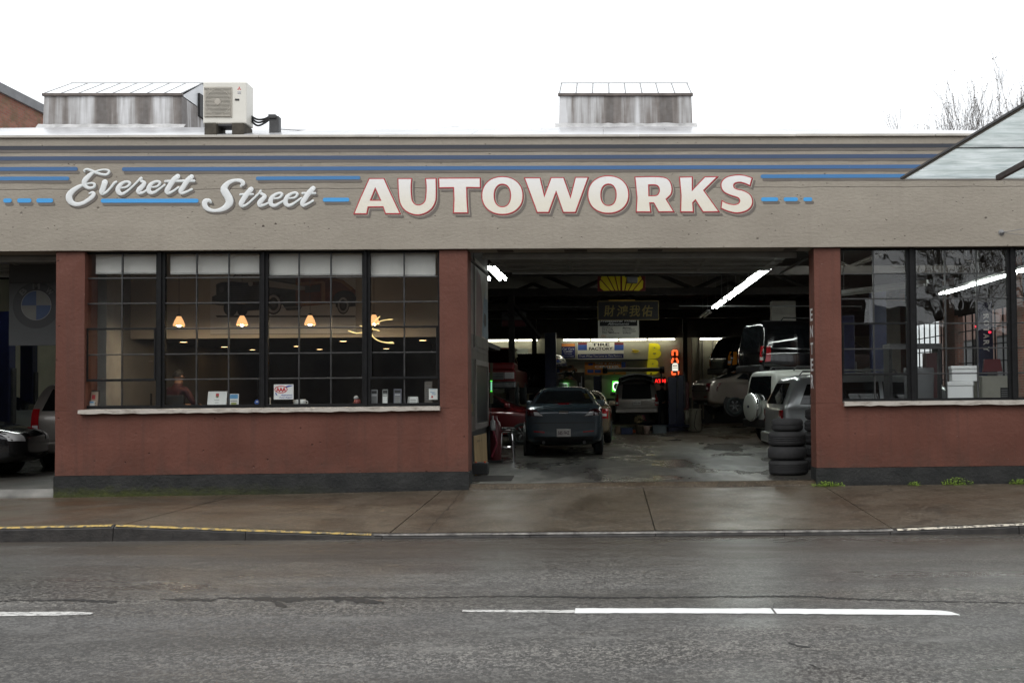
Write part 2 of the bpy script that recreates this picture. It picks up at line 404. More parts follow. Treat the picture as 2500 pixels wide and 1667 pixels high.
def m_worn(name, col, thr=.42, under=(.05, .045, .04), sc=9, soft=.06, stretch=(1, 1, 1), rough=.5):
    t = NT(name); p = t.pos(stretch); n = t.noise(p, sc, 6, .65)
    c = t.mix(t.ramp(n, [(thr-soft, 1.0), (thr+soft, 0.0)]), col, under)
    t.set(Base_Color=c, Roughness=rough, Normal=t.bump(t.noise(p, 60, 4), .4, .006)); return t.done()
def m_canopy():
    t = NT('streaky_frosted_glass'); p = t.pos((1.0, 5.0, 1))
    n = t.noise(t.pos((7, 22, 1)), 1.0, 5, .6, .5)
    t.set(Base_Color=t.ramp(n, [(.35, (.52, .56, .55)), (.65, (.90, .92, .92))]), Roughness=.25, Normal=t.bump(n, .5, .02))
    t.b.inputs['Transmission Weight'].default_value = 0.0
    tr = t.new('ShaderNodeBsdfTranslucent'); t.link(t.ramp(n, [(.3, (.46, .51, .50)), (.7, (.88, .9, .9))]), tr.inputs[0])
    tp = t.new('ShaderNodeBsdfTransparent'); tp.inputs[0].default_value = (.90, .93, .925, 1)
    m1 = t.new('ShaderNodeMixShader'); m1.inputs[0].default_value = .3; t.link(tr.outputs[0], m1.inputs[1]); t.link(tp.outputs[0], m1.inputs[2])
    m2 = t.new('ShaderNodeMixShader'); m2.inputs[0].default_value = .85; t.link(t.b.outputs[0], m2.inputs[1]); t.link(m1.outputs[0], m2.inputs[2])
    t.link(m2.outputs[0], t.out.inputs[0]); return t.done()
TAUPE = m_taupe(); RED = m_red(); PLINTH = m_plinth(); ASPH = m_asphalt(); SIDE = m_sidewalk(); GFLOOR = m_floor()
GALV = m_galv(); ROOF = m_roof(); BRICK = m_brick(); GLASS = m_glass(); FROST = m_canopy()
BLACKFR = mat('black_window_frame', (.010, .010, .0105), .55, var=.3, vs=12, spec=.15)
SILLM = m_worn('weathered_sill_paint', (.42, .385, .34), .40, (.19, .16, .13), 7, .12, (1, 1, 3))
KERBM = mat('dark_wet_kerb_concrete', (.024, .021, .019), .5, var=.55, vs=7, bump=.5, bs=40)
YEL = m_worn('worn_yellow_paint', (.44, .30, .075), .48, (.10, .085, .06), 14, .05)
WORNW = m_worn('worn_whitish_paint', (.55, .50, .40), .47, (.06, .05, .045), 14, .05)
LINEW = m_worn('white_road_paint', (.80, .80, .78), .30, (.10, .095, .09), 26, .04, (1, 3, 1), .45)
LINEW2 = m_worn('thin_worn_road_paint', (.62, .61, .58), .44, (.05, .047, .043), 30, .05, (.6, 2, 1), .45)
TAR = mat('black_crack_tar', (.012, .011, .010), .5, var=.3, vs=20)
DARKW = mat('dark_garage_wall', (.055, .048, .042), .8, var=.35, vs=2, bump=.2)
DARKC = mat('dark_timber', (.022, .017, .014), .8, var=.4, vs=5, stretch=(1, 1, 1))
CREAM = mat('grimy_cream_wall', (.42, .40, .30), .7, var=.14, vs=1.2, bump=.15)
BLACK = mat('black_rubber', (.012, .012, .012), .6, var=.3)
WHITE = mat('white_enamel', (.80, .80, .77), .4, var=.04)
STEEL = mat('brushed_steel', (.55, .55, .56), .28, 1.0, var=.1, vs=10)
CHROME = mat('chrome', (.75, .75, .75), .08, 1.0, var=.03)
DKBLUE = mat('navy_lift_paint', (.006, .009, .036), .4, var=.25, vs=6)
DKGREY = mat('charcoal_metal', (.035, .035, .036), .5, var=.3, vs=6)
MIDGREY = mat('grey_steel_paint', (.20, .20, .20), .5, var=.2, vs=6)

# ------------------------------------------------------------------ ground, road, pavement
def lerp(tab, x):
    return float(np.interp(x, [a for a, b in tab], [b for a, b in tab]))
ZF = [(-16, -.145), (-8.8, -.13), (-5, -.115), (-2.5, -.085), (3.4, -.08), (6, -.08), (14, -.08)]
ZK = [(-16, -.09), (-7, -.082), (-5.7, -.07), (-4.4, -.135), (-2.6, -.218), (3.2, -.242), (5.0, -.188), (7.2, -.11), (14, -.10)]
KY = -4.0
def zr(x): return -.233-(max(-20, min(20, x))+7.2)*.0048
def side_z(x, y):
    t = min(1, max(0, -y/(-KY))); return lerp(ZF, x)*(1-t)+lerp(ZK, x)*t
def road_z(x, y):
    c = [(-11.0, -.01), (-8.5, .055), (-6, .05), (-4.5, .008), (-4.0, -.012)]
    return zr(x)+lerp(c, y)

g = MB(); g.quad((-400, -400, -.75), (400, -400, -.75), (400, 400, -.75), (-400, 400, -.75))
tag(g.build('ground', mat('distant_ground', (.05, .048, .045), .8)), kind='structure')
road = MB(); XS = [-120, -60, -30, -20]+[x*1.0 for x in range(-16, 17)]+[22, 30, 60, 120]; YS = [-11, -10, -9, -8.5, -8, -7, -6, -5, -4.5, -4.2, -3.9]
vv = [(x, y, road_z(x, y)) for y in YS for x in XS]; nx = len(XS)
road.add(vv, [(j*nx+i, j*nx+i+1, (j+1)*nx+i+1, (j+1)*nx+i) for j in range(len(YS)-1) for i in range(nx-1)])
ROAD = tag(road.build('road', ASPH, smooth=True), kind='structure')
def road_strip(name, pts, hw, m, lift=.004, parent=ROAD):
    """painted or tarred strip following the road surface; pts (x,y), hw scalar/list"""
    mb = MB(); n = len(pts); hw = [hw]*n if isinstance(hw, (int, float)) else hw
    vs = []
    for (x, y), w in zip(pts, hw):
        vs += [(x, y-w, road_z(x, y-w)+lift), (x, y+w, road_z(x, y+w)+lift)]
    mb.add(vs, [(2*i, 2*i+2, 2*i+3, 2*i+1) for i in range(n-1)])
    return mb.build(name, m, parent, fix=False)
def road_at(px, py):
    q = atz(px, py, -.2)
    for _ in range(3): q = atz(px, py, road_z(q.x, q.y))
    return q
def lane_line(pxs, m, lift):
    pts, hws = [], []
    for px, y0, y1 in pxs:
        a, b = road_at(px, y0), road_at(px, y1); pts.append(((a.x+b.x)/2, (a.y+b.y)/2)); hws.append(abs(a.y-b.y)/2)
    # densify with slightly ragged edges
    P, Wd = [], []
    for i in range(len(pts)-1):
        k = max(2, int((pts[i+1][0]-pts[i][0])/.05))
        for j in range(k):
            t = j/k; P.append((pts[i][0]*(1-t)+pts[i+1][0]*t, pts[i][1]*(1-t)+pts[i+1][1]*t+rnd.uniform(-.004, .004)))
            Wd.append((hws[i]*(1-t)+hws[i+1]*t)*rnd.uniform(.93, 1.05))
    P.append(pts[-1]); Wd.append(hws[-1])
    road_strip('lane_line', P, Wd, m, lift)
lane_line([(-240, 1497, 1506), (0, 1494, 1504.5), (160, 1493.5, 1502.5), (226, 1495, 1500)], LINEW2, .004)
lane_line([(1129, 1489, 1493), (1180, 1489, 1494.5), (1300, 1489.5, 1495), (1404, 1489, 1496.5)], LINEW2, .004)
lane_line([(1404, 1485, 1497), (1600, 1485, 1497), (1886, 1485, 1498)], LINEW, .004)
lane_line([(1892, 1485.5, 1498.5), (2200, 1488, 1501), (2302, 1490, 1502), (2328, 1494, 1502), (2343, 1500, 1502.5)], LINEW, .004)
def crack(pxs, wpx, seed):
    r_ = random.Random(seed); pts, hw = [], []
    for i in range(len(pxs)-1):
        k = max(3, int(abs(pxs[i+1][0]-pxs[i][0])/7))
        for j in range(k):
            t = j/k; x = pxs[i][0]*(1-t)+pxs[i+1][0]*t; y = pxs[i][1]*(1-t)+pxs[i+1][1]*t+r_.uniform(-1.2, 1.2)
            w = (wpx[i]*(1-t)+wpx[i+1]*t)*r_.uniform(.35, 1.3)
            a, b = road_at(x, y-w/2), road_at(x, y+w/2); pts.append(((a.x+b.x)/2, (a.y+b.y)/2)); hw.append(max(.004, abs(a.y-b.y)/2))
    road_strip('tarred_crack', pts, hw, TAR, .003)
crack([(-60, 1470), (40, 1466), (170, 1464), (290, 1469)], [3, 2, 4, 6], 1)
crack([(390, 1462), (460, 1463), (530, 1465)], [1.5, 7, 6], 2)
crack([(530, 1459), (660, 1461), (700, 1463), (790, 1460), (880, 1465), (945, 1472)], [2, 9, 12, 7, 11, 4], 3)
crack([(660, 1466), (690, 1478), (705, 1484)], [4, 10, 3], 4)
crack([(800, 1457), (1010, 1459), (1250, 1455), (1400, 1457), (1500, 1459), (1750, 1456), (1960, 1455), (2080, 1462), (2250, 1467), (2560, 1473)], [3, 2, 2, 3, 4, 3, 4, 4, 2, 3], 5)
crack([(1890, 1471), (1888, 1490), (1895, 1497)], [1.5, 2, 1.5], 6)
crack([(1925, 1570), (1955, 1577), (1985, 1582)], [4, 7, 2], 8)
crack([(1975, 1622), (2010, 1634)], [3, 4], 9)

# far pavement: slabs with recessed joints
PAV = tag(MB().add([(x, y, side_z(x, y)-.03) for y in (.1, KY+.16) for x in [-60]+list(range(-16, 15, 2))+[60]],
    [(i, i+1, i+1+18, i+18) for i in range(17)]).build('pavement', mat('joint_grime', (.018, .016, .012), .7)), kind='structure')
JX = [-14.8, -11.75, -8.72, -5.66, -2.56, .58, 3.42, 6.5, 9.55, 12.6]
for i in range(len(JX)-1):
    a, b = JX[i]+.008, JX[i+1]-.008
    xs = np.linspace(a, b, 9); ys = np.linspace(-.005, KY+.155, 9); mb = MB(); dz = rnd.uniform(-.002, .002)
    top = [(x, y, side_z(x, y)+dz) for y in ys for x in xs]
    mb.add(top, [(j*9+k, j*9+k+1, (j+1)*9+k+1, (j+1)*9+k) for j in range(8) for k in range(8)])
    loop = [k for k in range(9)]+[j*9+8 for j in range(1, 9)]+[8*9+k for k in range(7, -1, -1)]+[j*9 for j in range(7, 0, -1)]
    n0 = len(mb.v); mb.v += [(mb.v[k][0], mb.v[k][1], mb.v[k][2]-.06) for k in loop]
    L = len(loop); mb.f += [(loop[k], loop[(k+1) % L], n0+(k+1) % L, n0+k) for k in range(L)]
    mb.build('paving_slab', SIDE, PAV, smooth=False)
# kerb stones
KERB = bpy.data.objects.new('kerb', None); COL.objects.link(KERB); tag(KERB, kind='structure')
KX = [-40, -14.5, -11.9, -9.1, -7.4, -5.72, -4.2, -2.62, -.9, .58, 2.1, 3.36, 4.9, 6.5, 8.2, 11, 14, 40]
for i in range(len(KX)-1):
    xs = np.linspace(KX[i]+.004, KX[i+1]-.004, 9); mb = MB(); vs = []
    for x in xs:
        zt = lerp(ZK, x); w = rnd.uniform(-.004, .004); zt += rnd.uniform(-.003, .003)
        vs += [(x, KY+.15, zt-.3), (x, KY+.15, zt), (x, KY+.03, zt), (x, KY+.006+w, zt-.012), (x, KY-.012+w, zt-.03), (x, KY-.03, zr(x)-.1)]
    n = 6; k = len(xs)
    mb.add(vs, [(q*n+j, q*n+j+1, (q+1)*n+j+1, (q+1)*n+j) for q in range(k-1) for j in range(n-1)]+[tuple(range(n)), tuple((k-1)*n+j for j in range(n))])
    mb.build('kerb_stone', KERBM, KERB)
def kerb_paint(x0, x1, m, wid):
    xs = np.linspace(x0, x1, int((x1-x0)/.06)); mb = MB(); vs = []
    for i, x in enumerate(xs):
        zt = lerp(ZK, x)+.007; t = i/len(xs); w = wid(t)*rnd.uniform(.8, 1.15)
        vs += [(x, KY+.03+w, zt), (x, KY+.026, zt), (x, KY-.004, zt-.016)]
    mb.add(vs, [(3*i+j, 3*i+j+1, 3*i+j+4, 3*i+j+3) for i in range(len(xs)-1) for j in range(2)])
    mb.build('kerb_paint', m, KERB, fix=False)
kerb_paint(-12, -5.75, YEL, lambda t: .035)
kerb_paint(-5.7, -2.75, YEL, lambda t: .032*(1-.75*t))
kerb_paint(3.45, 6.9, WORNW, lambda t: .02+.04*t)
kerb_paint(-2.72, 3.4, m_worn('chipped_pale_edge', (.24, .225, .205), .50, (.05, .045, .04), 7, .14), lambda t: .008)
# near pavement under the camera (outside the picture)
nb = MB(); nb.box(-60, 60, -24, -11.0, -.6, -.09)
tag(nb.build('near_pavement', SIDE), kind='structure')

def pave_crack(pxs, m=TAR, w=.006):
    pts = []
    for px, py in pxs:
        q = atz(px, py, -.15)
        for _ in range(3): q = atz(px, py, side_z(q.x, q.y))
        pts.append(q)
    P = []
    for i in range(len(pts)-1):
        for k in range(8): t = k/8; P.append(pts[i].lerp(pts[i+1], t)+Vector((rnd.uniform(-.02, .02), rnd.uniform(-.02, .02), 0)))
    P.append(pts[-1]); mb = MB(); vs = []
    for p in P:
        ww = w*rnd.uniform(.4, 1.3); vs += [(p.x-ww, p.y, side_z(p.x-ww, p.y)+.004), (p.x+ww, p.y, side_z(p.x+ww, p.y)+.004)]
    mb.add(vs, [(2*i, 2*i+1, 2*i+3, 2*i+2) for i in range(len(P)-1)]); mb.build('crack', m, PAV, fix=False)
pave_crack([(1131, 1194), (1108, 1225), (1085, 1250), (1058, 1280), (1046, 1297)]); pave_crack([(585, 1195), (520, 1222), (440, 1245)]); pave_crack([(20, 1272), (120, 1245), (165, 1234)], w=.004)
# ------------------------------------------------------------------ the garage building
def FX(px, py=860): return at(px, py, 0.0).x
FY = -.06
ZB = at(1400, 606, FY).z; ZT = at(1400, 329.5, FY).z
XL0, XR0 = -17.4, 12.2          # building ends
YB = 28.2                        # back wall
BLD = thing('garage_building', 'taupe and red brown single storey car repair garage with painted stripes and open bays', 'building', (-2, 14, 0))
def part(mb, name, m, parent=BLD, **k): return mb.build(name, m, parent, **k)

def soft_wall(name, x0, x1, z0, z1, m, yf=0.0, yb=.42, seg=.35, amp=.004, parent=BLD):
    """slab with a slightly uneven front face and worn arrises"""
    nx = max(2, int((x1-x0)/seg)); nz = max(2, int((z1-z0)/seg)); rr = random.Random(int((x0+40)*97+z0*31))
    mb = MB(); G = {}
    for j in range(nz+1):
        for i in range(nx+1):
            e = (i in (0, nx)) or (j in (0, nz))
            x = x0+(x1-x0)*i/nx; z = z0+(z1-z0)*j/nz
            if e:
                if i in (0, nx): x += rr.uniform(-amp, amp)*.7
                if j in (0, nz): z += rr.uniform(-amp, amp)*.7
            G[i, j] = len(mb.v); mb.v.append((x, yf+rr.uniform(-amp, amp)+(.006 if e else 0), z))
    for j in range(nz):
        for i in range(nx): mb.f.append((G[i, j], G[i+1, j], G[i+1, j+1], G[i, j+1]))
    loop = [G[i, 0] for i in range(nx+1)]+[G[nx, j] for j in range(1, nz+1)]+[G[i, nz] for i in range(nx-1, -1, -1)]+[G[0, j] for j in range(nz-1, 0, -1)]
    b0 = len(mb.v); mb.v += [(mb.v[k][0], yb, mb.v[k][2]) for k in loop]; L = len(loop)
    mb.f += [(loop[k], b0+k, b0+(k+1) % L, loop[(k+1) % L]) for k in range(L)]; mb.f.append(tuple(range(b0, b0+L)))
    return mb.build(name, m, parent)
soft_wall('fascia', XL0, XR0, ZB, ZT-.035, TAUPE, FY, .42, amp=.003)
cp = MB(); x = XL0-.05
while x < XR0:
    x2 = min(x+rnd.uniform(1.7, 2.6), XR0+.05); dz = rnd.uniform(-.004, .004)
    cp.box(x, x2-.006, FY-.035, .3, ZT-.04+dz, ZT+dz, .006); x = x2
part(cp, 'coping', mat('pale_coping_metal', (.50, .47, .42), .4, var=.15, vs=3))
# piers, window walls and plinths
xA, xB = (FX(137, 700)+FX(133, 1100))/2, FX(205.5, 800)
xC, xD = FX(1073, 800), (FX(1137, 700)+FX(1147, 1100))/2
xE, xG = (FX(1985, 700)+FX(1997, 1100))/2, FX(2054, 800)
zs1 = at(640, 996, 0).z; zp1 = at(640, 1156, 0).z
zs2 = at(2250, 979, 0).z; zp2 = at(2250, 1139, 0).z
soft_wall('pier', xA, xB, zs1-.02, ZB-.005, RED)
soft_wall('pier', xC, xD, zs1-.02, ZB-.005, RED)
soft_wall('pier', xE, xG, zs2-.02, ZB-.005, RED)
soft_wall('window_wall', xA, xD, zp1, zs1-.022, RED, amp=.003)
soft_wall('window_wall', xE, XR0, zp2, zs2-.022, RED, amp=.003)
soft_wall('plinth', xA-.012, xD+.012, -.25, zp1-.004, PLINTH, -.018, .43)
soft_wall('plinth', xE-.012, XR0, -.25, zp2-.004, PLINTH, -.018, .43)
soft_wall('pier', XL0, -14.2, -.25, ZB-.005, RED)
# sills
for x0, x1, z in ((FX(196, 1000), FX(1075, 995), zs1), (FX(2060, 985), XR0-.3, zs2)):
    mb = MB(); n = 60; vs = []
    for i in range(n+1):
        xx = x0+(x1-x0)*i/n; j = rnd.uniform(-.005, .005); k = rnd.uniform(-.008, .006)
        vs += [(xx, .16, z+.012), (xx, -.075+j*.5, z-.006+j*.3), (xx, -.08+j, z-.062+k), (xx, -.002, z-.07+k), (xx, .16, z-.08)]
    mb.add(vs, [(5*i+a, 5*i+(a+1) % 5, 5*i+5+(a+1) % 5, 5*i+5+a) for i in range(n) for a in range(5)]+[(0, 1, 2, 3, 4), tuple(5*n+a for a in (4, 3, 2, 1, 0))])
    part(mb, 'sill', SILLM)

# ---------------- steel windows: units of panes in a frame
WY = .10
BARM = mat('weathered_glazing_bar', (.030, .030, .030), .35, var=.5, vs=9, spec=.5)
def window_unit(x0, x1, cols, zrows, sash=None):
    """cols: divider x list; zrows: 7 z from top to bottom; sash=(row0,row1) opening light with a thicker frame"""
    fr = MB(); b = .022
    fr.box(x0-.03, x0+.012, WY-.02, WY+.05, zrows[-1]-.02, zrows[0]+.03); fr.box(x1-.012, x1+.03, WY-.02, WY+.05, zrows[-1]-.02, zrows[0]+.03)
    fr.box(x0+.012, x1-.012, WY-.018, WY+.05, zrows[0]-.012, zrows[0]+.03); fr.box(x0+.012, x1-.012, WY-.018, WY+.05, zrows[-1]-.02, zrows[-1]+.022)
    w = fr.build('window', BLACKFR, BLD)
    for z in zrows[1:-1]:
        MB().box(x0+.012, x1-.012, WY-.004, WY+.034, z-.010, z+.010, .003).build('glazing_bar', BARM, w)
    for c in cols:
        MB().box(c-.011, c+.011, WY-.008, WY+.03, zrows[-1]+.022, zrows[0]-.012, .003).build('glazing_bar', BARM, w)
    if sash:
        zt, zb = zrows[sash[0]], zrows[sash[1]]; s_ = MB()
        s_.box(x0+.014, x1-.014, WY-.03, WY-.010, zt-.012, zt+.018, .003); s_.box(x0+.014, x1-.014, WY-.03, WY-.010, zb-.022, zb+.016, .003)
        s_.box(x0+.014, x0+.04, WY-.03, WY-.010, zb+.016, zt-.012, .003); s_.box(x1-.04, x1-.014, WY-.03, WY-.010, zb+.016, zt-.012, .003)
        s_.build('sash', BLACKFR, w)
    xs = [x0+.012]+cols+[x1-.012]
    for i in range(len(xs)-1):
        for j in range(len(zrows)-1):
            t = rnd.uniform(-.0025, .0025); q = rnd.uniform(-.0025, .0025)
            a, c, z1, z0 = xs[i]+.002, xs[i+1]-.002, zrows[j]-.002, zrows[j+1]+.002; y = WY+.012
            mb = MB(); vs = []
            for dy in (0, .004):
                vs += [(a, y+dy-t-q, z0), (c, y+dy+t-q, z0), (c, y+dy+t+q, z1), (a, y+dy-t+q, z1)]
            mb.add(vs, [(0, 1, 2, 3), (7, 6, 5, 4), (0, 4, 5, 1), (1, 5, 6, 2), (2, 6, 7, 3), (3, 7, 4, 0)])
            mb.build('pane', GLASS, w)
    return w
def WX(px): return at(px, 800, WY).x
r1 = [at(640, y, WY).z for y in (617, 677.5, 739, 801, 863, 924.5, 990)]
for a, b, cols, sash in ((211, 384, [298], (3, 5)), (401.5, 636, [480, 558.5], None), (653, 886.5, [730, 808], None), (902.5, 1071.5, [987], (3, 5))):
    window_unit(WX(a), WX(b), [WX(c) for c in cols], r1, sash)
r2_ = [at(2270, y, WY).z for y in (609, 667.5, 728.5, 789.5, 850.5, 912, 975)]
xs2 = [(2053, 2216, [2134], (3, 5)), (2236, 2462, [2309, 2386], None), (2480.5, 2708, [2556, 2632], None), (2726, 2890, [2808], (3, 5))]
for a, b, cols, sash in xs2:
    window_unit(WX(a), WX(b), [WX(c) for c in cols], r2_, sash)
for a, b, rr_ in ((384, 401.5, r1), (636, 653, r1), (886.5, 902.5, r1), (2216, 2236, r2_), (2462, 2480.5, r2_), (2708, 2726, r2_)):
    part(MB().box(WX(a)+.031, WX(b)-.031, WY-.055, WY+.09, rr_[-1]-.02, rr_[0]+.035, .008), 'mullion', BLACKFR)
for x0, x1, rr_ in ((xB-.01, xC+.01, r1), (xG-.01, XR0, r2_)):
    part(MB().box(x0, x1, WY-.012, .4, rr_[0]+.032, ZB+.01), 'window_head', BLACKFR)
part(MB().box(xB-.01, WX(211)-.031, WY-.012, .2, r1[-1]-.02, r1[0]+.03), 'window_jamb', BLACKFR)
part(MB().box(xG-.01, WX(2053)-.031, WY-.012, .2, r2_[-1]-.02, r2_[0]+.03), 'window_jamb', BLACKFR)
xe = WX(2890)+.031
part(MB().box(xe, XR0, -.0, .4, zs2-.02, ZB), 'pier', RED)

# ---------------- painted stripes and lettering on the fascia
def srgb(r, g_, b): return tuple(((c/255+.055)/1.055)**2.4 if c > 10 else c/255/12.92 for c in (r, g_, b))
def fp(px, py, off): return at(px, py, FY-.003-off)
SHAD = mat('painted_shadow_taupe', (.150, .130, .112), .6, var=.1)
def sign_paint(name, col, k=1.55):
    return m_worn(name, tuple(min(.86, c*k) for c in col), .26, (.3, .26, .215), 8, .04, (1, 1, 2.2), .5)
SP = [sign_paint('stripe_slate', srgb(48, 51, 60), 1.0), sign_paint('stripe_navy', srgb(58, 77, 107), 1.05), sign_paint('stripe_blue', srgb(60, 99, 144), 1.1),
      sign_paint('stripe_bright_blue', srgb(61, 116, 166), 1.15), sign_paint('stripe_sky_blue', srgb(60, 146, 206), 1.2)]
def stripe(xa, ya, xb, yb_, hpx, m, caps=(True, True)):
    a, b = fp(xa, ya, 0), fp(xb, yb_, 0); h = hpx/153/2
    for nm, mm, off, dx, dz, kk in (('stripe_shadow', SHAD, .0012, .028, -.052, .8), ('stripe', m, .004, 0, 0, 1)):
        hh = h*kk; pl = []; A = (a.x+dx, a.z+dz); B = (b.x+dx, b.z+dz); y = FY-.003-off
        if caps[0]: pl += [(A[0]+hh*math.cos(q)+hh, A[1]+hh*math.sin(q)) for q in np.linspace(R(90), R(270), 9)]
        else: pl += [(A[0], A[1]+hh), (A[0], A[1]-hh)]
        if caps[1]: pl += [(B[0]+hh*math.cos(q)-hh, B[1]+hh*math.sin(q)) for q in np.linspace(R(-90), R(90), 9)]
        else: pl += [(B[0], B[1]-hh), (B[0], B[1]+hh)]
        mb = MB(); mb.add([(x, y, z) for x, z in pl], [tuple(range(len(pl)))]); mb.build(nm, mm, BLD, fix=False)
stripe(-900, 364, 3100, 354, 9.5, SP[0], (False, False))
stripe(-900, 390, 3100, 379, 9.5, SP[1], (False, False))
stripe(-900, 415.5, 190, 412.5, 9.2, SP[2], (False, True)); stripe(298, 413.5, 3100, 404, 9.2, SP[2], (True, False))
stripe(-900, 438.5, 169.5, 436, 9, SP[3], (False, True)); stripe(625, 435.8, 880, 434.3, 8.6, SP[3]); stripe(1857, 431, 3100, 426.5, 9, SP[3], (True, False))
for xa, xb, y in ((8, 29, 490), (42, 77, 490), (89, 130, 490), (246, 485, 490.5), (788, 853, 488), (1858, 1900, 487), (1913, 1948, 487), (1961, 1983, 487)):
    stripe(xa, y, xb, y-.2, 9.4 if xb > 200 else 10, SP[4])

LET = {
 'A': [[(275, 160), (445, 160), (500, 285), (628, 556), (455, 556), (428, 481), (270, 482), (254, 558), (102, 558), (180, 370)], [(345, 285), (397, 400), (298, 400)]],
 'U': [smooth_path([(590, 160), (594, 280), (600, 360), (615, 440), (655, 505), (720, 550), (810, 570), (900, 550), (970, 500), (1010, 430), (1022, 350), (1020, 158)], 4) +
       smooth_path([(895, 160), (902, 250), (900, 340), (890, 405), (860, 440), (820, 452), (785, 440), (757, 400), (748, 330), (745, 250), (752, 160)], 4)],
 'T': [[(1040, 157), (1508, 155), (1510, 270), (1358, 268), (1362, 400), (1372, 548), (1203, 548), (1210, 400), (1205, 270), (1045, 272)]],
 'O': [ring(44, 1748, 352, 232, 213, 2.15), ring(36, 1748, 352, 86, 120, 2.2)],
 'W': [[(1985, 153), (2168, 153), (2213, 338), (2283, 150), (2428, 150), (2499, 352), (2551, 147), (2702, 147), (2558, 542), (2416, 542), (2341, 325), (2262, 542), (2128, 542)]],
 'O2': [ring(44, 2917, 341, 230, 211, 2.15), ring(36, 2919, 344, 80, 114, 2.2)],
 'R': [[(3206, 143)]+smooth_path([(3400, 139), (3480, 141), (3555, 155), (3602, 195), (3624, 270), (3612, 340), (3561, 392)], 4)+[(3649, 535), (3471, 537), (3416, 438), (3379, 437), (3391, 537), (3221, 537), (3229, 380), (3217, 250)],
       [(3367, 240)]+smooth_path([(3420, 238), (3452, 245), (3473, 270), (3475, 310), (3455, 342), (3425, 350)], 4)+[(3369, 350)]],
 'K': [[(3698, 145), (3849, 142), (3849, 280), (3981, 142), (4133, 140), (3976, 295), (4149, 535), (3961, 537), (3878, 408), (3853, 432), (3861, 537), (3711, 537), (3716, 350)]],
 'S': [[(4511, 155)]+[(4483, 250)]+smooth_path([(4483, 250), (4421, 222), (4361, 210), (4311, 225), (4309, 258), (4341, 278), (4411, 295), (4481, 335), (4513, 400), (4501, 470), (4441, 525), (4341, 548), (4241, 530), (4156, 495)], 4)[1:] +
       smooth_path([(4169, 398), (4221, 430), (4301, 448), (4351, 435), (4363, 405), (4341, 378), (4261, 352), (4191, 315), (4159, 260), (4166, 195), (4221, 145), (4321, 122), (4421, 126), (4511, 155)], 4)[:-1]],
}
CREAMP = NT('cream_letter_paint')
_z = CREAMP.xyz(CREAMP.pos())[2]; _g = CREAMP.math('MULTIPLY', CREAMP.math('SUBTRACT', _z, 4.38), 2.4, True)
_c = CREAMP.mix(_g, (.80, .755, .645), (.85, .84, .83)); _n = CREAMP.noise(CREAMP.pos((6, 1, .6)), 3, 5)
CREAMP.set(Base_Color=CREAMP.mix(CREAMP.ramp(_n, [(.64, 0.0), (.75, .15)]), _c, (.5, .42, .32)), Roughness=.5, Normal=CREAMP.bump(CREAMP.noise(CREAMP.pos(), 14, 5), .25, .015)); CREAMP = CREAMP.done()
REDP = mat('red_outline_paint', (.46, .028, .040), .45, var=.15); MAROON = mat('maroon_outline_paint', (.10, .018, .018), .5, var=.15)
HALO = mat('pale_halo_paint', (.44, .385, .32), .6, var=.1)
for key, pl in LET.items():
    P = [[(840+x/4.523, 400+y/4.523) for x, y in p] for p in pl]
    base = [[(lambda q: (q.x, q.z))(fp(a, b, 0)) for a, b in p] for p in P]
    # orient: outer ccw / holes any (curve fill handles nesting)
    px_ = 1/153.
    for nm, mm, dep, off, dx, dz in (('letter_shadow', SHAD, .0015, .004, 7*px_, -7.5*px_), ('letter_halo', HALO, .003, .010, 1.6*px_, -1.8*px_), ('letter_edge', MAROON, .0045, .0035, .8*px_, -1.2*px_),
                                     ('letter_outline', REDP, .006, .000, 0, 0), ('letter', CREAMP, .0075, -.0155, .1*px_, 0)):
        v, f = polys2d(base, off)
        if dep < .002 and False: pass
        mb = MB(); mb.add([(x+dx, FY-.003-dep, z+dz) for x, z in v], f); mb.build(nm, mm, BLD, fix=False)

SCR_E = [
 [(435, 196, 12), (428, 170, 15), (475, 154, 18), (535, 172, 20), (610, 205, 22), (690, 232, 20), (775, 240, 21), (822, 210, 21), (815, 175, 18), (760, 162, 16), (685, 168, 15), (605, 195, 17), (530, 238, 32), (470, 295, 40), (432, 350, 42), (432, 400, 34), (470, 440, 27), (530, 455, 23), (588, 432, 22), (592, 393, 20), (548, 375, 17), (485, 385, 15), (420, 402, 22), (330, 440, 32), (245, 500, 42), (195, 560, 50), (188, 620, 52), (222, 680, 44), (300, 714, 33), (400, 696, 30), (490, 645, 31), (555, 592, 34), (583, 548, 29), (555, 526, 22), (512, 540, 14)],
 [(758, 362, 46), (735, 440, 44), (708, 512, 42), (722, 545, 26), (780, 520, 21), (850, 450, 21), (910, 375, 22), (940, 356, 18)],
 [(1015, 452, 14), (1090, 442, 18), (1152, 402, 22), (1150, 365, 22), (1090, 355, 22), (1010, 398, 32), (965, 470, 38), (985, 530, 36), (1040, 546, 26), (1120, 500, 20), (1200, 430, 18), (1280, 350, 18), (1325, 302, 20), (1340, 300, 22), (1328, 332, 22), (1390, 372, 28), (1352, 430, 38), (1298, 490, 42), (1305, 530, 30), (1360, 528, 22), (1430, 485, 16)],
 [(1490, 442, 14), (1580, 432, 18), (1632, 392, 22), (1628, 358, 22), (1570, 352, 22), (1490, 398, 32), (1455, 470, 38), (1475, 522, 34), (1540, 526, 25), (1620, 475, 20), (1712, 402, 16)],
 [(1920, 268, 40), (1852, 330, 42), (1792, 420, 42), (1748, 500, 40), (1772, 536, 26), (1850, 502, 20), (1932, 442, 16)], [(1725, 347, 22), (1950, 343, 22), (2180, 341, 22)],
 [(2140, 274, 38), (2072, 340, 42), (2012, 430, 40), (1968, 500, 38), (1992, 536, 26), (2060, 515, 20), (2145, 474, 19)]]
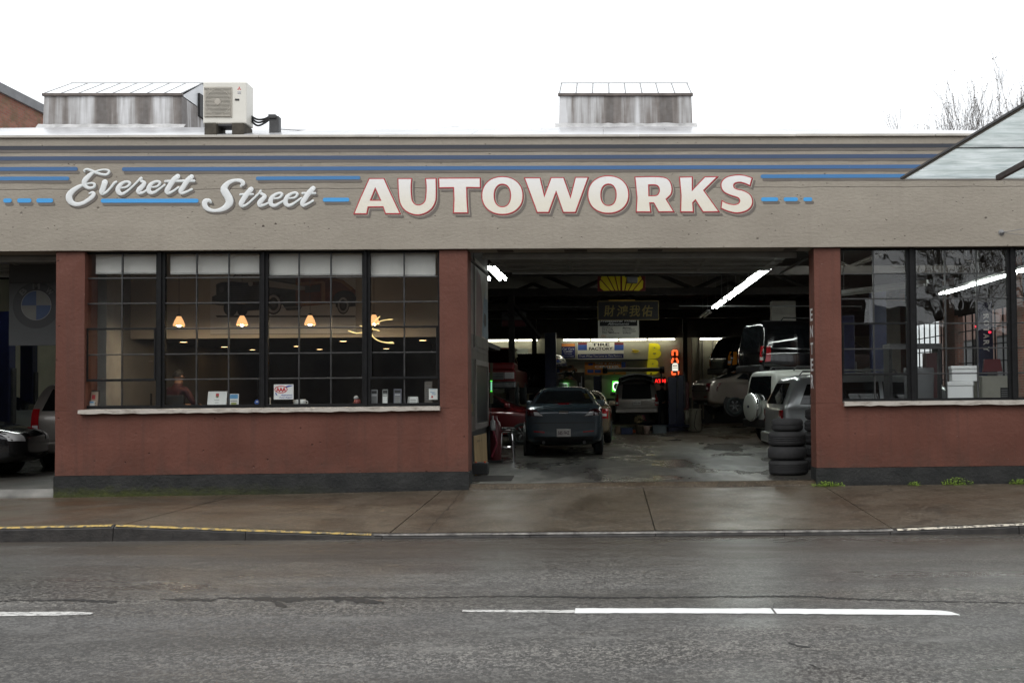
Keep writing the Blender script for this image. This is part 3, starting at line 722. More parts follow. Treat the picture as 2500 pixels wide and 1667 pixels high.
SCR_S = [
 [(358, 552, 18), (330, 522, 28), (272, 535, 42), (258, 585, 42), (292, 645, 38), (370, 680, 27), (470, 680, 28), (580, 640, 46), (648, 570, 60), (650, 500, 62), (606, 420, 62), (570, 350, 60), (590, 290, 46), (660, 228, 34), (760, 200, 26), (840, 212, 32), (872, 248, 34), (845, 288, 24)],
 [(1000, 342, 40), (932, 420, 42), (872, 510, 42), (842, 575, 40), (862, 610, 26), (932, 585, 19), (1040, 490, 18), (1130, 402, 18), (1152, 370, 24), (1150, 402, 22), (1220, 452, 28), (1182, 502, 38), (1134, 560, 40), (1142, 602, 30), (1210, 592, 21), (1290, 550, 16)], [(830, 427, 20), (1025, 424, 20)],
 [(1370, 492, 14), (1440, 482, 18), (1490, 442, 22), (1480, 408, 22), (1420, 412, 22), (1342, 462, 32), (1308, 530, 38), (1328, 590, 33), (1390, 600, 25), (1460, 560, 19), (1540, 512, 16)],
 [(1610, 487, 14), (1690, 477, 18), (1735, 437, 22), (1720, 402, 22), (1660, 407, 22), (1582, 457, 32), (1548, 530, 38), (1568, 590, 33), (1630, 596, 25), (1700, 555, 19), (1800, 482, 16)],
 [(1990, 327, 38), (1922, 400, 42), (1862, 490, 40), (1818, 560, 38), (1838, 600, 28), (1910, 572, 19), (1985, 526, 19)], [(1820, 407, 20), (2020, 407, 20)]]
SILVERP = mat('silver_grey_script_paint', (.52, .565, .555), .42, var=.08, vs=6)
HILITE = mat('white_script_highlight', (.76, .78, .78), .4, var=.03)
for word, ox, oy in ((SCR_E, 140, 390), (SCR_S, 460, 410)):
    for nm, mm, dep, dx, dz, fl, kk in (('script_shadow', SHAD, .001, .030, -.034, .0015, 1.0), ('script_lettering', HILITE, .003, 0, 0, .16, 1.0), ('script_face', SILVERP, .0036, .004, -.004, .185, .70)):
        mb = MB()
        for st in word:
            sm = smooth_path(st, 5)
            pts = [fp(ox+p[0]/6.533, oy+p[1]/6.533, dep)+Vector((dx, 0, dz)) for p in sm]
            mb.tube(pts, [max(1.0, p[2]*kk)/6.533/153 for p in sm], 12, flat=(Vector((0, 1, 0)), fl if fl > .01 else fl/.05))
            # round ends
            for e in (0, -1):
                r_ = max(1.0, sm[e][2]*kk)/6.533/153; c = pts[e]; n = 10
                prof = [(math.cos(a)*r_, math.sin(a)*r_*(fl if fl > .01 else .03)) for a in np.linspace(0, R(90), 4)]
                mb.lathe([(r, -h) for r, h in prof], c, 10, 'y')
        o = mb.build(nm, mm, BLD, smooth=True, fix=True)
# ENTER on the jamb of the door
ENT = mat('white_stencil_paint', (.70, .70, .70), .5, var=.1)
for ch, y0, y1 in (('E', 754, 784), ('N', 795, 824), ('T', 837, 866), ('E', 876, 906), ('R', 914, 948)):
    q0, q1 = atx(1981, y0, xE), atx(1981, y1, xE)
    text(ch, (xE-.012, .21, (q0.z+q1.z)/2), w=.20, h=q0.z-q1.z, m=ENT, parent=BLD, bold=.02, ux=(0, -1, 0), name='jamb_letter')
# ------------------------------------------------------------------ shell, roof, floor
fl = MB(); fl.quad((XL0+.1, .12, 0), (XR0-.1, .12, 0), (XR0-.1, YB, 0), (XL0+.1, YB, 0))
part(MB().add([(xD+.013, -.02, -.2), (xE-.013, -.02, -.2), (xE-.013, .0, -.055), (xD+.013, .0, -.055), (xE-.013, .12, -.003), (xD+.013, .12, -.003)], [(0, 1, 2, 3), (3, 2, 4, 5)]), 'threshold', SIDE)
part(MB().add([(-14.2, -.02, -.25), (xA-.013, -.02, -.25), (xA-.013, .0, -.10), (-14.2, .0, -.10), (xA-.013, .12, -.003), (-14.2, .12, -.003)], [(0, 1, 2, 3), (3, 2, 4, 5)]), 'threshold', mat('pale_threshold', (.17, .165, .15), .5, var=.4, vs=3))
tag(fl.build('garage_floor', GFLOOR, fix=False), kind='structure')
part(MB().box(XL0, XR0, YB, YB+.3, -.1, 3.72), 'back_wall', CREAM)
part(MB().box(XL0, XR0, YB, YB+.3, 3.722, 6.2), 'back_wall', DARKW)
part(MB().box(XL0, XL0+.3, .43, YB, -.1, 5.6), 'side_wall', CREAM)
SIDEBR = m_brick('painted_side_brick', (.30, .12, .085), (.38, .18, .13), (.30, .27, .24), dirt=(.25, .2, .17))
# right side wall: brick piers with steel windows between
wy = [(.43, 2.5), (7.0, 8.2), (12.7, 13.9), (18.4, 19.6), (24.1, YB)]
for a, b in wy: part(MB().box(XR0-.3, XR0, a, b, -.1, 5.6), 'side_pier', SIDEBR)
for i in range(4):
    a, b = wy[i][1], wy[i+1][0]
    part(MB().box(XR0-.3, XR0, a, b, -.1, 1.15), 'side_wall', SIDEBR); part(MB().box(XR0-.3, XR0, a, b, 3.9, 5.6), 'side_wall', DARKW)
    sw = part(MB().box(XR0-.18, XR0-.12, a, b, 1.15, 1.2).box(XR0-.18, XR0-.12, a, b, 3.85, 3.9), 'window', BLACKFR)
    ny, nz = 7, 5
    for k in range(1, ny): MB().box(XR0-.17, XR0-.13, a+(b-a)*k/ny-.02, a+(b-a)*k/ny+.02, 1.2, 3.85).build('glazing_bar', BLACKFR, sw)
    for k in range(1, nz): MB().box(XR0-.168, XR0-.132, a, b, 1.2+2.65*k/nz-.015, 1.2+2.65*k/nz+.015).build('glazing_bar', BLACKFR, sw)
    for q in range(ny):
        for k in range(nz):
            MB().box(XR0-.152, XR0-.148, a+(b-a)*q/ny+.02, a+(b-a)*(q+1)/ny-.02, 1.2+2.65*k/nz+.015, 1.2+2.65*(k+1)/nz-.015).build('pane', GLASS, sw)
# roof: shallow bow, silver coated, with a dark ceiling under it
def roof_z(x, y):
    b = [(.15, ZT-.14), (1.0, 5.76), (2.2, 6.15), (3.6, 6.55), (5.2, 6.86), (7.5, 7.13), (12, 7.43), (18, 7.2), (24, 6.5), (28.5, 5.6)]
    return lerp(b, y)-.012*max(0, x-1)
rx = np.linspace(XL0+.02, XR0-.02, 29); ry = [.15, .5, 1, 1.6, 2.2, 2.9, 3.6, 4.4, 5.2, 6.3, 7.5, 9, 12, 15, 18, 21, 24, 28.5]
rf = MB(); rf.add([(a, b, roof_z(a, b)+rnd.uniform(-.012, .012)) for b in ry for a in rx], [(j*29+i, j*29+i+1, (j+1)*29+i+1, (j+1)*29+i) for j in range(len(ry)-1) for i in range(28)])
part(rf, 'roof', ROOF, smooth=True)
part(MB().box(XL0+.3, XR0-.3, .42, YB, 5.40, 5.46), 'ceiling', DARKW)
for k, y in enumerate((5.0, 10.4, 15.8, 21.2, 26.0)):      # timber trusses
    t = MB(); t.box(XL0+.3, XR0-.3, y-.08, y+.08, 4.42, 4.64)
    xs = np.linspace(XL0+.4, XR0-.4, 17)
    for i in range(16):
        a, b = (xs[i], 4.6 if i % 2 else 5.36), (xs[i+1], 5.36 if i % 2 else 4.6)
        t.tube([(a[0], y, a[1]), (b[0], y, b[1])], .065, 4)
    part(t, 'roof_truss', DARKC)
    if k in (0, 2): part(MB().tube([(-2.0 if k else -2.55, y, 3.1), (-3.1 if k else -3.6, y, 4.45)], .07, 4), 'knee_brace', DARKC)
for x, y in ((-2.9, 15.8), (-2.9, 26.0), (3.3, 26.0)):
    part(MB().box(x-.09, x+.09, y-.09, y+.09, 0, 4.42, .01), 'timber_post', DARKC)
# wires and conduit under the trusses
part(MB().tube([(-2, 15.5, 4.05), (1.3, 15.5, 4.02)], .018, 6).tube([(2.3, 15.5, 4.05), (8, 15.5, 4.0)], .018, 6), 'conduit', MIDGREY)
# back wall dado, pipes, panels
part(MB().box(-1.0, XR0-.3, YB-.02, YB, 0, 1.12), 'dado', mat('dark_grey_dado', (.045, .05, .05), .6, var=.3, vs=2))
for px in (1690, 1708, 1716, 1741):
    x = at(px, 900, YB-.1).x; part(MB().cyl((x, YB-.06, .2), (x, YB-.06, 3.7), .035, n=8), 'wall_pipe', mat('painted_pipe', (.22, .21, .17), .6))
part(MB().box(-3.2, at(1583, 878, YB).x, YB-.09, YB, at(1450, 879.5, YB).z-.03, at(1450, 879.5, YB).z+.03), 'wall_rail', DKGREY)

# left bay and main bay: sectional doors run back under the ceiling
GDOOR = mat('grey_door_panel', (.30, .31, .30), .35, var=.2, vs=3)
for x0, x1, nm in ((xD+.06, xE-.06, 'main'), (-13.9, xA-.06, 'left')):
    d = thing('sectional_door', {'main': 'raised grey sectional door running back over the wide entrance', 'left': 'raised grey sectional door over the bay beside the emblem board'}[nm], 'garage door', ((x0+x1)/2, .5, 3.66), group='raised sectional doors')
    for k in range(4):
        y = .62+k*.64; z = 3.70+.004*k
        p = MB().box(x0+.12, x1-.12, y, y+.62, z, z+.045, .008).build('door_panel', GDOOR, d)
        for q in range(5):
            xx = x0+.3+(x1-x0-.6)*q/4; MB().box(xx-.03, xx+.03, y+.02, y+.6, z-.02, z-.001).build('stile', GDOOR, p)
        MB().box(x0+.12, x1-.12, y+.58, y+.61, z-.03, z-.002, .004).build('rail', GDOOR, p)
    for x in (x0-.14, x1+.14):
        pts = [(x, .50, .05), (x, .50, 3.2), (x, .58, 3.52), (x, .8, 3.64), (x, 3.6, 3.68)]
        MB().tube(pts, .025, 6).build('track', DKGREY, d)
    MB().box(x0+.1, x1-.1, .60, .66, 3.60, 3.695, .01).build('bottom_rail', GDOOR, d)
    MB().box(x0+.35, x1-.35, 3.20, 3.25, 3.655, 3.745, .012).build('top_rail', mat('shiny_grey_rail', (.42, .45, .45), .25, .3), d)
    MB().box(x0+.02, x1-.02, .44, .5, 3.70, 3.78).build('header_plate', DKGREY, d)
    MB().cyl((x0+.1, .62, 3.86), (x1-.1, .62, 3.86), .035, n=10).build('spring_shaft', DKGREY, d)
    for q in range(3): MB().cyl((x0+.8+q*1.5, .62, 3.86), (x0+1.6+q*1.5, .62, 3.86), .055, n=10).build('spring', BLACK, d)
for y in (.9, 1.8, 2.7):                        # hangers between the door tracks and the ceiling
    for xx in (xD+.1, xE-.14): part(MB().box(xx, xx+.04, y, y+.04, 3.76, 5.4), 'track_hanger', DKGREY)
part(MB().box(xD+.001, xE-.001, .10, .38, ZB+.001, ZB+.05), 'lintel_soffit', mat('rusty_lintel', (.06, .045, .038), .7, var=.3))

# ------------------------------------------------------------------ office behind the left window
xo0, xo1 = xA+.05, xD-.30
TAN = mat('tan_office_wall', (.52, .455, .375), .7, var=.06, vs=1)
DKBR = mat('dark_brown_office', (.035, .028, .023), .7, var=.3, vs=2)
OFL = mat('office_grey_wall', (.19, .18, .17), .7, var=.06)
part(MB().box(xo0-.1, xo0, .43, 9.2, 0, 5.38), 'office_wall', OFL)
part(MB().box(xo0, xo1-1.05, 9.1, 9.2, 0, 2.6), 'office_wall', DKBR)
part(MB().box(xo1-1.15, xo1-1.05, 5.3, 9.1, 0, 2.6), 'office_wall', DKBR)
zsof = at(640, 825, 2.4).z
part(MB().box(xo0, xo1-.12, 2.4, 2.5, zsof, 5.38), 'office_bulkhead', TAN)
part(MB().box(xo0, xo1-.12, 2.5, 9.1, zsof, zsof+.1), 'office_ceiling', DKBR)
part(MB().box(xo0, xo1-.1, .43, 2.4, 4.35, 4.43), 'office_ceiling', OFL)
part(MB().box(xo0, xo1-.12, .43, 9.1, .003, .02), 'office_floor', DKBR)
part(MB().box(xB-.0, xC, .16, .52, zs1-.06, r1[-1]-.012), 'window_ledge', mat('ledge_paint', (.10, .095, .09), .5))
part(MB().box(xo1-1.05, xo1+.02, 5.2, 5.3, 0, 5.38), 'office_wall', DKBR)
# partition facing the main bay
PANEL = mat('brown_panelling', (.075, .058, .048), .55, var=.35, vs=3, stretch=(6, 1, .6))
part(MB().box(xo1-.11, xo1+.02, .43, 5.2, .0, 5.38), 'partition', PANEL)
part(MB().box(xo1+.02, xD-.02, .425, .5, .0, 5.38), 'partition_return', PANEL)
pw = part(MB().box(xo1+.021, xo1+.05, 3.05, 3.15, .75, 2.05).box(xo1+.021, xo1+.05, 5.0, 5.1, .75, 2.05).box(xo1+.021, xo1+.05, 3.15, 5.0, 1.95, 2.05).box(xo1+.021, xo1+.06, 3.15, 5.0, .75, .85), 'partition_window', mat('grey_trim', (.20, .18, .165), .5))
MB().box(xo1+.021, xo1+.026, 3.15, 5.0, .85, 1.95).build('pane', mat('dark_glass', (.012, .013, .014), .35), pw)
part(MB().box(xo1+.021, xo1+.03, .51, 5.19, 2.2, 2.26), 'picture_rail', PANEL)
part(MB().box(xo1+.021, xo1+.03, 2.92, 2.98, 2.26, 5.3), 'panel_joint', BLACK)
part(MB().box(xo1+.021, xo1+.028, .51, 5.19, .01, .72), 'partition_base', BLACK)

# ------------------------------------------------------------------ roof lanterns
def skylight(px0, px1, label_hint):
    y0 = 4.2; ym = 5.25; y1 = 6.3
    a, b = at(px0, 240, y0).x, at(px1, 240, y0).x; ze = at((px0+px1)/2, 233, y0).z; zr_ = at((px0+px1)/2, 204, ym).z
    zb = roof_z(a, y0)-.05
    s_ = MB()   # upstand with flared foot, as four slightly buckled walls
    n = 12
    def wall(p, q):
        vs = []
        for i in range(n+1):
            t = i/n; x = p[0]+(q[0]-p[0])*t; y = p[1]+(q[1]-p[1])*t; nx_, ny_ = (q[1]-p[1]), -(q[0]-p[0]); L = math.hypot(nx_, ny_); nx_ /= L; ny_ /= L
            for f, z in ((.10, zb-.2), (.09, zb+.04), (.015, zb+.13), (.0, ze-.02)):
                w = rnd.uniform(-.008, .008) if .01 < t < .99 else 0
                e = 0 if 0 < i < n else (f if i == 0 else f)
                tx, ty = (q[0]-p[0])/math.hypot(q[0]-p[0], q[1]-p[1]), (q[1]-p[1])/math.hypot(q[0]-p[0], q[1]-p[1])
                sgn = -1 if i == 0 else (1 if i == n else 0)
                vs.append((x+nx_*(f+w)+tx*f*sgn, y+ny_*(f+w)+ty*f*sgn, z))
        s_.add(vs, [(4*i+k, 4*i+4+k, 4*i+5+k, 4*i+1+k) for i in range(n) for k in range(3)])
    wall((a, y0), (b, y0)); wall((b, y0), (b, y1)); wall((b, y1), (a, y1)); wall((a, y1), (a, y0))
    sk = s_.build('skylight', GALV, BLD)
    fm = MB(); vs_ = []
    for i in range(25):
        x = a-.10+(b-a+.2)*i/24; k1, k2 = rnd.uniform(-.012, .012), rnd.uniform(-.02, .01); vs_ += [(x, y0-.125+k1, zb-.02+k2), (x, y0-.115+k1, zb+.06+k2), (x, y0-.03, zb+.15+k1)]
    fm.add(vs_, [(3*i+j, 3*i+j+1, 3*i+j+4, 3*i+j+3) for i in range(24) for j in range(2)]); fm.build('base_flashing', mat('pale_flashing', (.46, .455, .45), .45, .1, var=.35, vs=5), sk)
    MB().box(a-.03, b+.03, y0-.04, y0+.03, ze-.02, ze+.035, .006).build('eave_trim', mat('brown_eave_trim', (.10, .08, .07), .5, var=.4, vs=8), sk)
    MB().box(a-.03, b+.03, y1-.03, y1+.04, ze-.02, ze+.035, .006).build('eave_trim', MATS['brown_eave_trim'], sk)
    g_ = MB()
    for xx in (a, b): MB().add([(xx, y0+.03, ze), (xx, y1-.03, ze), (xx, ym, zr_-.01)], [(0, 1, 2)]).build('gable', mat('pale_gable_metal', (.55, .56, .57), .4, var=.1), sk)
    LW = mat('white_wired_glass', (.80, .82, .83), .12, var=.04); k = 8
    for i in range(k):
        u, v = a+(b-a)*i/k+.012, a+(b-a)*(i+1)/k-.012
        for ya, yb_ in ((y0+.0, ym-.01), (y1-.0, ym+.01)):
            mb = MB(); mb.add([(u, ya, ze+.04), (v, ya, ze+.04), (v, yb_, zr_), (u, yb_, zr_), (u, ya, ze+.025), (v, ya, ze+.025), (v, yb_, zr_-.015), (u, yb_, zr_-.015)],
                [(0, 1, 2, 3), (7, 6, 5, 4), (0, 4, 5, 1), (1, 5, 6, 2), (2, 6, 7, 3), (3, 7, 4, 0)]); mb.build('pane', LW, sk)
    for i in range(k+1):
        u = a+(b-a)*i/k
        MB().tube([(u, y0-.01, ze+.035), (u, ym, zr_+.004), (u, y1+.01, ze+.035)], .011, 5).build('glazing_bar', MIDGREY, sk)
    MB().cyl((a-.02, ym, zr_+.004), (b+.02, ym, zr_+.004), .014, n=6).build('ridge', MIDGREY, sk)
    return a, b, ze, zr_
skA = skylight(108, 443, 'a'); skylight(1366, 1688, 'b')
part(MB().box(skA[1]+.001, skA[1]+.05, 5.0, 5.5, skA[2]-.2, skA[2]+.28, .01), 'skylight_vent', BLACK)

# ------------------------------------------------------------------ air conditioner on the roof
p0 = at(495, 302, 1.0); p1 = at(602, 200, 1.0); zl = roof_z(p0.x, 1.2)
ac = thing('air_conditioner', 'white outdoor air conditioning unit on blocks beside the left roof skylight', 'air conditioner', ((p0.x+p1.x)/2, 1.15, zl))
ACW = mat('warm_white_casing', (.66, .64, .58), .45, var=.03)
MB().box(p0.x, p1.x, 1.0, 1.34, p0.z, p1.z, .02).build('casing', ACW, ac)
gx0, gx1 = at(499, 240, 1).x, at(567, 240, 1).x; gz0, gz1 = at(530, 287, 1).z, at(530, 213, 1).z; cx, cz = (gx0+gx1)/2, (gz0+gz1)/2; rr0 = (gx1-gx0)/2*.94
gr = MB().box(gx0, gx1, .985, 1.0, gz0, gz1, .005).build('grille', mat('beige_grille', (.38, .35, .30), .5), ac)
fan = MB(); fan.lathe([(rr0, -.003), (rr0, -.012), (rr0*.98, -.016), (rr0*.96, -.004)], (cx, .99, cz), 40, 'y'); fan.build('fan_ring', mat('beige_ring', (.50, .47, .41), .5), gr)
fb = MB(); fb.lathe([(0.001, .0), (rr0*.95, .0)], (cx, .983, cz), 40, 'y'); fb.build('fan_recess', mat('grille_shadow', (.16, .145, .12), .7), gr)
for i in range(22):
    z = gz0+.02+(gz1-gz0-.04)*i/21; MB().box(gx0+.02, gx1-.02, .972, .98, z-.006, z+.004).build('slat', MATS['beige_ring'], gr)
MB().lathe([(0.001, -.02), (.05, -.018), (.055, 0)], (cx, .982, cz), 20, 'y').build('hub', MATS['beige_grille'], gr)
MB().box(at(499, 230, 1).x+.01, at(511, 230, 1).x, .978, .99, gz1-.05, gz1-.02).build('badge_plate', BLACK, ac)
MB().box(at(574, 244, 1).x, at(584, 244, 1).x, .99, 1.0, at(574, 246, 1).z, at(574, 242, 1).z).build('handle_slot', BLACK, ac)
em = MB(); ec = at(584, 217, .997)
for dx, dz, an in ((0, .018, 90), (-.017, -.011, 210), (.017, -.011, 330)):
    a_ = R(an); d = Vector((math.cos(a_), 0, math.sin(a_))); e = Vector((-math.sin(a_), 0, math.cos(a_))); c = ec
    em.add([c, c+d*.018+e*.011, c+d*.036, c+d*.018-e*.011], [(0, 1, 2, 3)])
em.build('emblem', mat('emblem_red', (.6, .04, .05), .5), ac, fix=False)
MB().box(ec.x-.03, ec.x+.03, .994, .999, ec.z-.06, ec.z-.05).box(ec.x-.025, ec.x+.025, .994, .999, ec.z-.085, ec.z-.075).build('badge_text', mat('badge_grey', (.4, .4, .45), .5), ac)
for px in (516, 548, 583):
    x = at(px, 315, 1.0).x
    if px == 548: continue
    MB().box(x-.10, x+.10, .95, 1.38, zl-.12, p0.z-.001, .015).build('foot', mat('mossy_block', (.05, .042, .03), .8, var=.4, vs=10), ac)
MB().box(p0.x+.05, p1.x-.03, 1.02, 1.32, p0.z-.035, p0.z-.002, .005).build('base_rail', DKGREY, ac)
pb = at(672, 308, 1.2); zp_ = roof_z(pb.x, 1.25)
pv = thing('pipe_cover', 'dark upright duct on the roof taking the air conditioner lines', 'duct', (pb.x, 1.25, zp_))
MB().box(pb.x-.09, pb.x+.07, 1.15, 1.3, zp_-.15, at(672, 285, 1.2).z, .012).build('duct', DKGREY, pv)
MB().box(at(658, 290, 1.2).x, pb.x+.03, 1.12, 1.33, at(660, 292, 1.2).z, at(660, 282, 1.2).z, .01).build('hood', DKGREY, pv)
for k, (ya, yb_) in enumerate(((283, 284), (288, 287), (294, 290))):
    a_, b_ = at(611, ya, 1.25), at(660, yb_, 1.25); pts = [a_, a_.lerp(b_, .35)+Vector((0, 0, -.06-.02*k)), a_.lerp(b_, .7)+Vector((0, 0, -.05-.01*k)), b_]
    MB().tube([tuple(q) for q in smooth_path([tuple(p) for p in pts], 5)], .018, 6).build('refrigerant_line', BLACK, pv)
MB().tube([tuple(q) for q in smooth_path([tuple(at(683, 316, 1.5)), tuple(at(740, 318.5, 2.0)), tuple(at(880, 317, 3)), tuple(at(1040, 312, 4.2)), tuple(at(1120, 309, 5.1))], 6)], .006, 4).top('roof_cable', BLACK, 'thin dark cable lying across the silver roof', 'cable')
# ------------------------------------------------------------------ vehicles
CARGLASS = mat('dark_car_glass', (.006, .007, .008), .04, spec=.6, var=.1)
TYRE = mat('tyre_rubber', (.013, .018, .019), .75, var=.25, vs=20, bump=.3, bs=80)
RIM = mat('alloy_rim', (.14, .14, .145), .4, .8, var=.1)
TAILRED = mat('tail_lamp_red', (.30, .008, .012), .12, coat=.6, var=.1)
TAILDK = mat('tail_lamp_dark', (.05, .006, .008), .1, coat=.6, var=.1)
CLEARL = mat('clear_lamp', (.62, .62, .62), .12, coat=.5, var=.1)
AMBER = mat('amber_lamp', (.65, .22, .02), .15, coat=.5)
PLATE = mat('number_plate', (.62, .60, .56), .5, var=.06)
PLTXT = mat('plate_ink', (.10, .05, .07), .5)
TRIM = mat('black_trim_plastic', (.014, .014, .015), .45, var=.2)
def paint(name, col, metal=.35, rough=.25): return mat('car_paint_'+name, col, rough, metal, var=.06, vs=3, coat=.8)

# stations: y, half width, z bottom, z belt, z top (or None), lean of the upper body
STY = {
 'sedan': dict(L=4.5, st=[(-2.25, .76, .42, .86, None, 0), (-2.20, .84, .30, 1.00, None, 0), (-1.98, .87, .22, 1.07, None, 0), (-1.50, .88, .20, 1.07, 1.14, 0), (-.85, .88, .20, 1.02, 1.43, 0),
     (-.1, .88, .20, .98, 1.48, 0), (.5, .88, .20, .96, 1.43, 0), (1.2, .87, .20, .94, 1.02, 0), (1.8, .85, .22, .86, None, 0), (2.15, .78, .26, .76, None, 0), (2.25, .62, .34, .66, None, 0)],
     wheels=(-1.36, 1.32, .32), gw=(.80, .60)),
 'suv': dict(L=4.5, st=[(-2.2, .80, .50, 1.02, 1.66, .26), (-2.12, .87, .38, 1.06, 1.74, .30), (-1.6, .90, .33, 1.06, 1.78, .1), (-.6, .91, .32, 1.05, 1.82, 0), (.3, .91, .32, 1.04, 1.80, 0),
     (.75, .90, .32, 1.04, 1.72, 0), (1.25, .90, .33, 1.03, 1.12, 0), (1.9, .87, .36, .98, None, 0), (2.2, .82, .40, .90, None, 0), (2.28, .68, .46, .78, None, 0)],
     wheels=(-1.38, 1.42, .37), gw=(.84, .70)),
 'boxy': dict(L=4.4, st=[(-2.15, .82, .52, 1.06, 1.84, .10), (-2.08, .88, .42, 1.08, 1.93, .12), (-1.5, .90, .36, 1.08, 1.97, .04), (-.6, .90, .35, 1.07, 1.98, 0), (.3, .90, .35, 1.06, 1.97, 0),
     (.7, .90, .35, 1.05, 1.88, 0), (1.1, .89, .36, 1.05, 1.16, 0), (1.9, .87, .40, 1.0, None, 0), (2.15, .84, .44, .94, None, 0), (2.22, .72, .5, .84, None, 0)],
     wheels=(-1.32, 1.4, .38), gw=(.85, .76)),
 'van': dict(L=4.9, st=[(-2.4, .84, .42, 1.02, 1.62, .26), (-2.32, .93, .30, 1.06, 1.71, .30), (-1.7, .96, .22, 1.05, 1.77, .1), (-.6, .97, .21, 1.03, 1.79, 0), (.5, .97, .21, 1.01, 1.76, 0),
     (1.0, .96, .21, 1.0, 1.62, 0), (1.7, .94, .22, .96, 1.04, 0), (2.15, .88, .26, .86, None, 0), (2.4, .74, .36, .72, None, 0)],
     wheels=(-1.5, 1.55, .33), gw=(.90, .74)),
}
def car_body(sty, noroof=False):
    D = STY[sty]; gb, gt = D['gw']; rows = []
    for (y, w, zb, zl, zt, lean) in D['st']:
        if zt is None:
            half = [(0, zb, 0), (.78*w, zb, 0), (.965*w, zb+.10, 0), (w, (zb+zl)/2, 0), (.985*w, zl-.06, 0), (.93*w, zl, 0), (.72*w, zl+.035, 0), (.4*w, zl+.05, 0), (0, zl+.055, 0)]
        else:
            k = w/.9; h = zt-zl
            half = [(0, zb, 0), (.78*w, zb, 0), (.965*w, zb+.10, 0), (w, (zb+zl)/2, 0), (.985*w, zl-.06, 0), (gb*k+.01, zl+.02, .05*lean), (gb*k*.5+gt*k*.5+.03, zl+.55*h, .55*lean), (gt*k, zt-.06*min(1, h*3), .93*lean), (gt*k*.7, zt-.01, lean), (0, zt, lean)]
            half = half[:5]+[half[5]]+half[6:]
        rows.append((y, half))
    # equalise point count (10): hood rows gain one point
    vs = []; n = None
    for y, half in rows:
        if len(half) == 9: half = half[:6]+[((half[5][0]+half[6][0])/2, (half[5][1]+half[6][1])/2, 0)]+half[6:]
        full = half+[(-x, z, l) for x, z, l in half[-2:0:-1]]
        n = len(full); vs += [(x, y+l, z) for x, z, l in full]
    k = len(rows)
    fs = [(i*n+j, i*n+(j+1) % n, (i+1)*n+(j+1) % n, (i+1)*n+j) for i in range(k-1) for j in range(n)]
    # end caps as strips so they subdivide cleanly
    for base, flip in ((0, False), ((k-1)*n, True)):
        m_ = n//2
        for j in range(m_):
            q = (base+j, base+j+1, base+(n-j-1) % n, base+(n-j) % n)
            q = tuple(dict.fromkeys(q))
            if len(q) >= 3: fs.append(q[::-1] if flip else q)
    return vs, fs
def subdiv(me, lv):
    o = bpy.data.objects.new('tmp', me); COL.objects.link(o); md = o.modifiers.new('s', 'SUBSURF'); md.levels = lv; md.render_levels = lv
    r_ = bpy.data.meshes.new_from_object(o.evaluated_get(bpy.context.evaluated_depsgraph_get())); bpy.data.objects.remove(o); return r_
BODY = {}
def body_mesh(sty):
    if sty not in BODY:
        vs, fs = car_body(sty); mb = MB(); mb.add(vs, fs); m0 = mb.mesh('body'); n = 18; cr = m0.attributes.new('crease_edge', 'FLOAT', 'EDGE')
        assert len(vs) % n == 0
        for e in m0.edges:
            a, b = e.vertices; ja, jb = a % n, b % n; ka, kb = a//n, b//n
            if ja == jb and min(ja, n-ja) in (4, 5, 8): cr.data[e.index].value = .62
            elif ja == jb and min(ja, n-ja) == 2: cr.data[e.index].value = .5
            elif ka == kb and ka == 1 and sty != 'sedan': cr.data[e.index].value = .5
        me = subdiv(m0, 2)
        bm = bmesh.new(); bm.from_mesh(me); bv = BVHTree.FromBMesh(bm); bm.free(); BODY[sty] = (me, bv)
    return BODY[sty]
def patch(bv, quad, dirn, off=.006, n=8, m_=6):
    """sheet lying on the body: quad of 4 (u,v); dirn 'rear','front' use (x,z), 'left','right' use (y,z), 'top' uses (x,y)"""
    mb = MB(); d = {'rear': Vector((0, 1, 0)), 'front': Vector((0, -1, 0)), 'left': Vector((1, 0, 0)), 'right': Vector((-1, 0, 0)), 'top': Vector((0, 0, -1))}[dirn]
    vs = []; last = None
    for j in range(m_+1):
        for i in range(n+1):
            s_, t = i/n, j/m_
            u = (quad[0][0]*(1-s_)+quad[1][0]*s_)*(1-t)+(quad[3][0]*(1-s_)+quad[2][0]*s_)*t
            v = (quad[0][1]*(1-s_)+quad[1][1]*s_)*(1-t)+(quad[3][1]*(1-s_)+quad[2][1]*s_)*t
            o = {'rear': Vector((u, -6, v)), 'front': Vector((u, 6, v)), 'left': Vector((-4, u, v)), 'right': Vector((4, u, v)), 'top': Vector((u, v, 5))}[dirn]
            h = bv.ray_cast(o, d)
            p = h[0] if h[0] else (last if last is not None else o+d*4)
            last = p; nn = h[1] if h[0] else -d
            if nn.dot(d) > 0: nn = -nn
            vs.append(p+nn*off*.5-d*off*.5)
    w = n+1
    mb.add(vs, [(j*w+i, j*w+i+1, (j+1)*w+i+1, (j+1)*w+i) for j in range(m_) for i in range(n)]); return mb
def surf(bv, u, v, dirn='rear'):
    o, d = (Vector((u, -6, v)), Vector((0, 1, 0))) if dirn == 'rear' else (Vector((u, 6, v)), Vector((0, -1, 0)))
    h = bv.ray_cast(o, d); return h[0].y if h[0] else -2.2
WH = {}
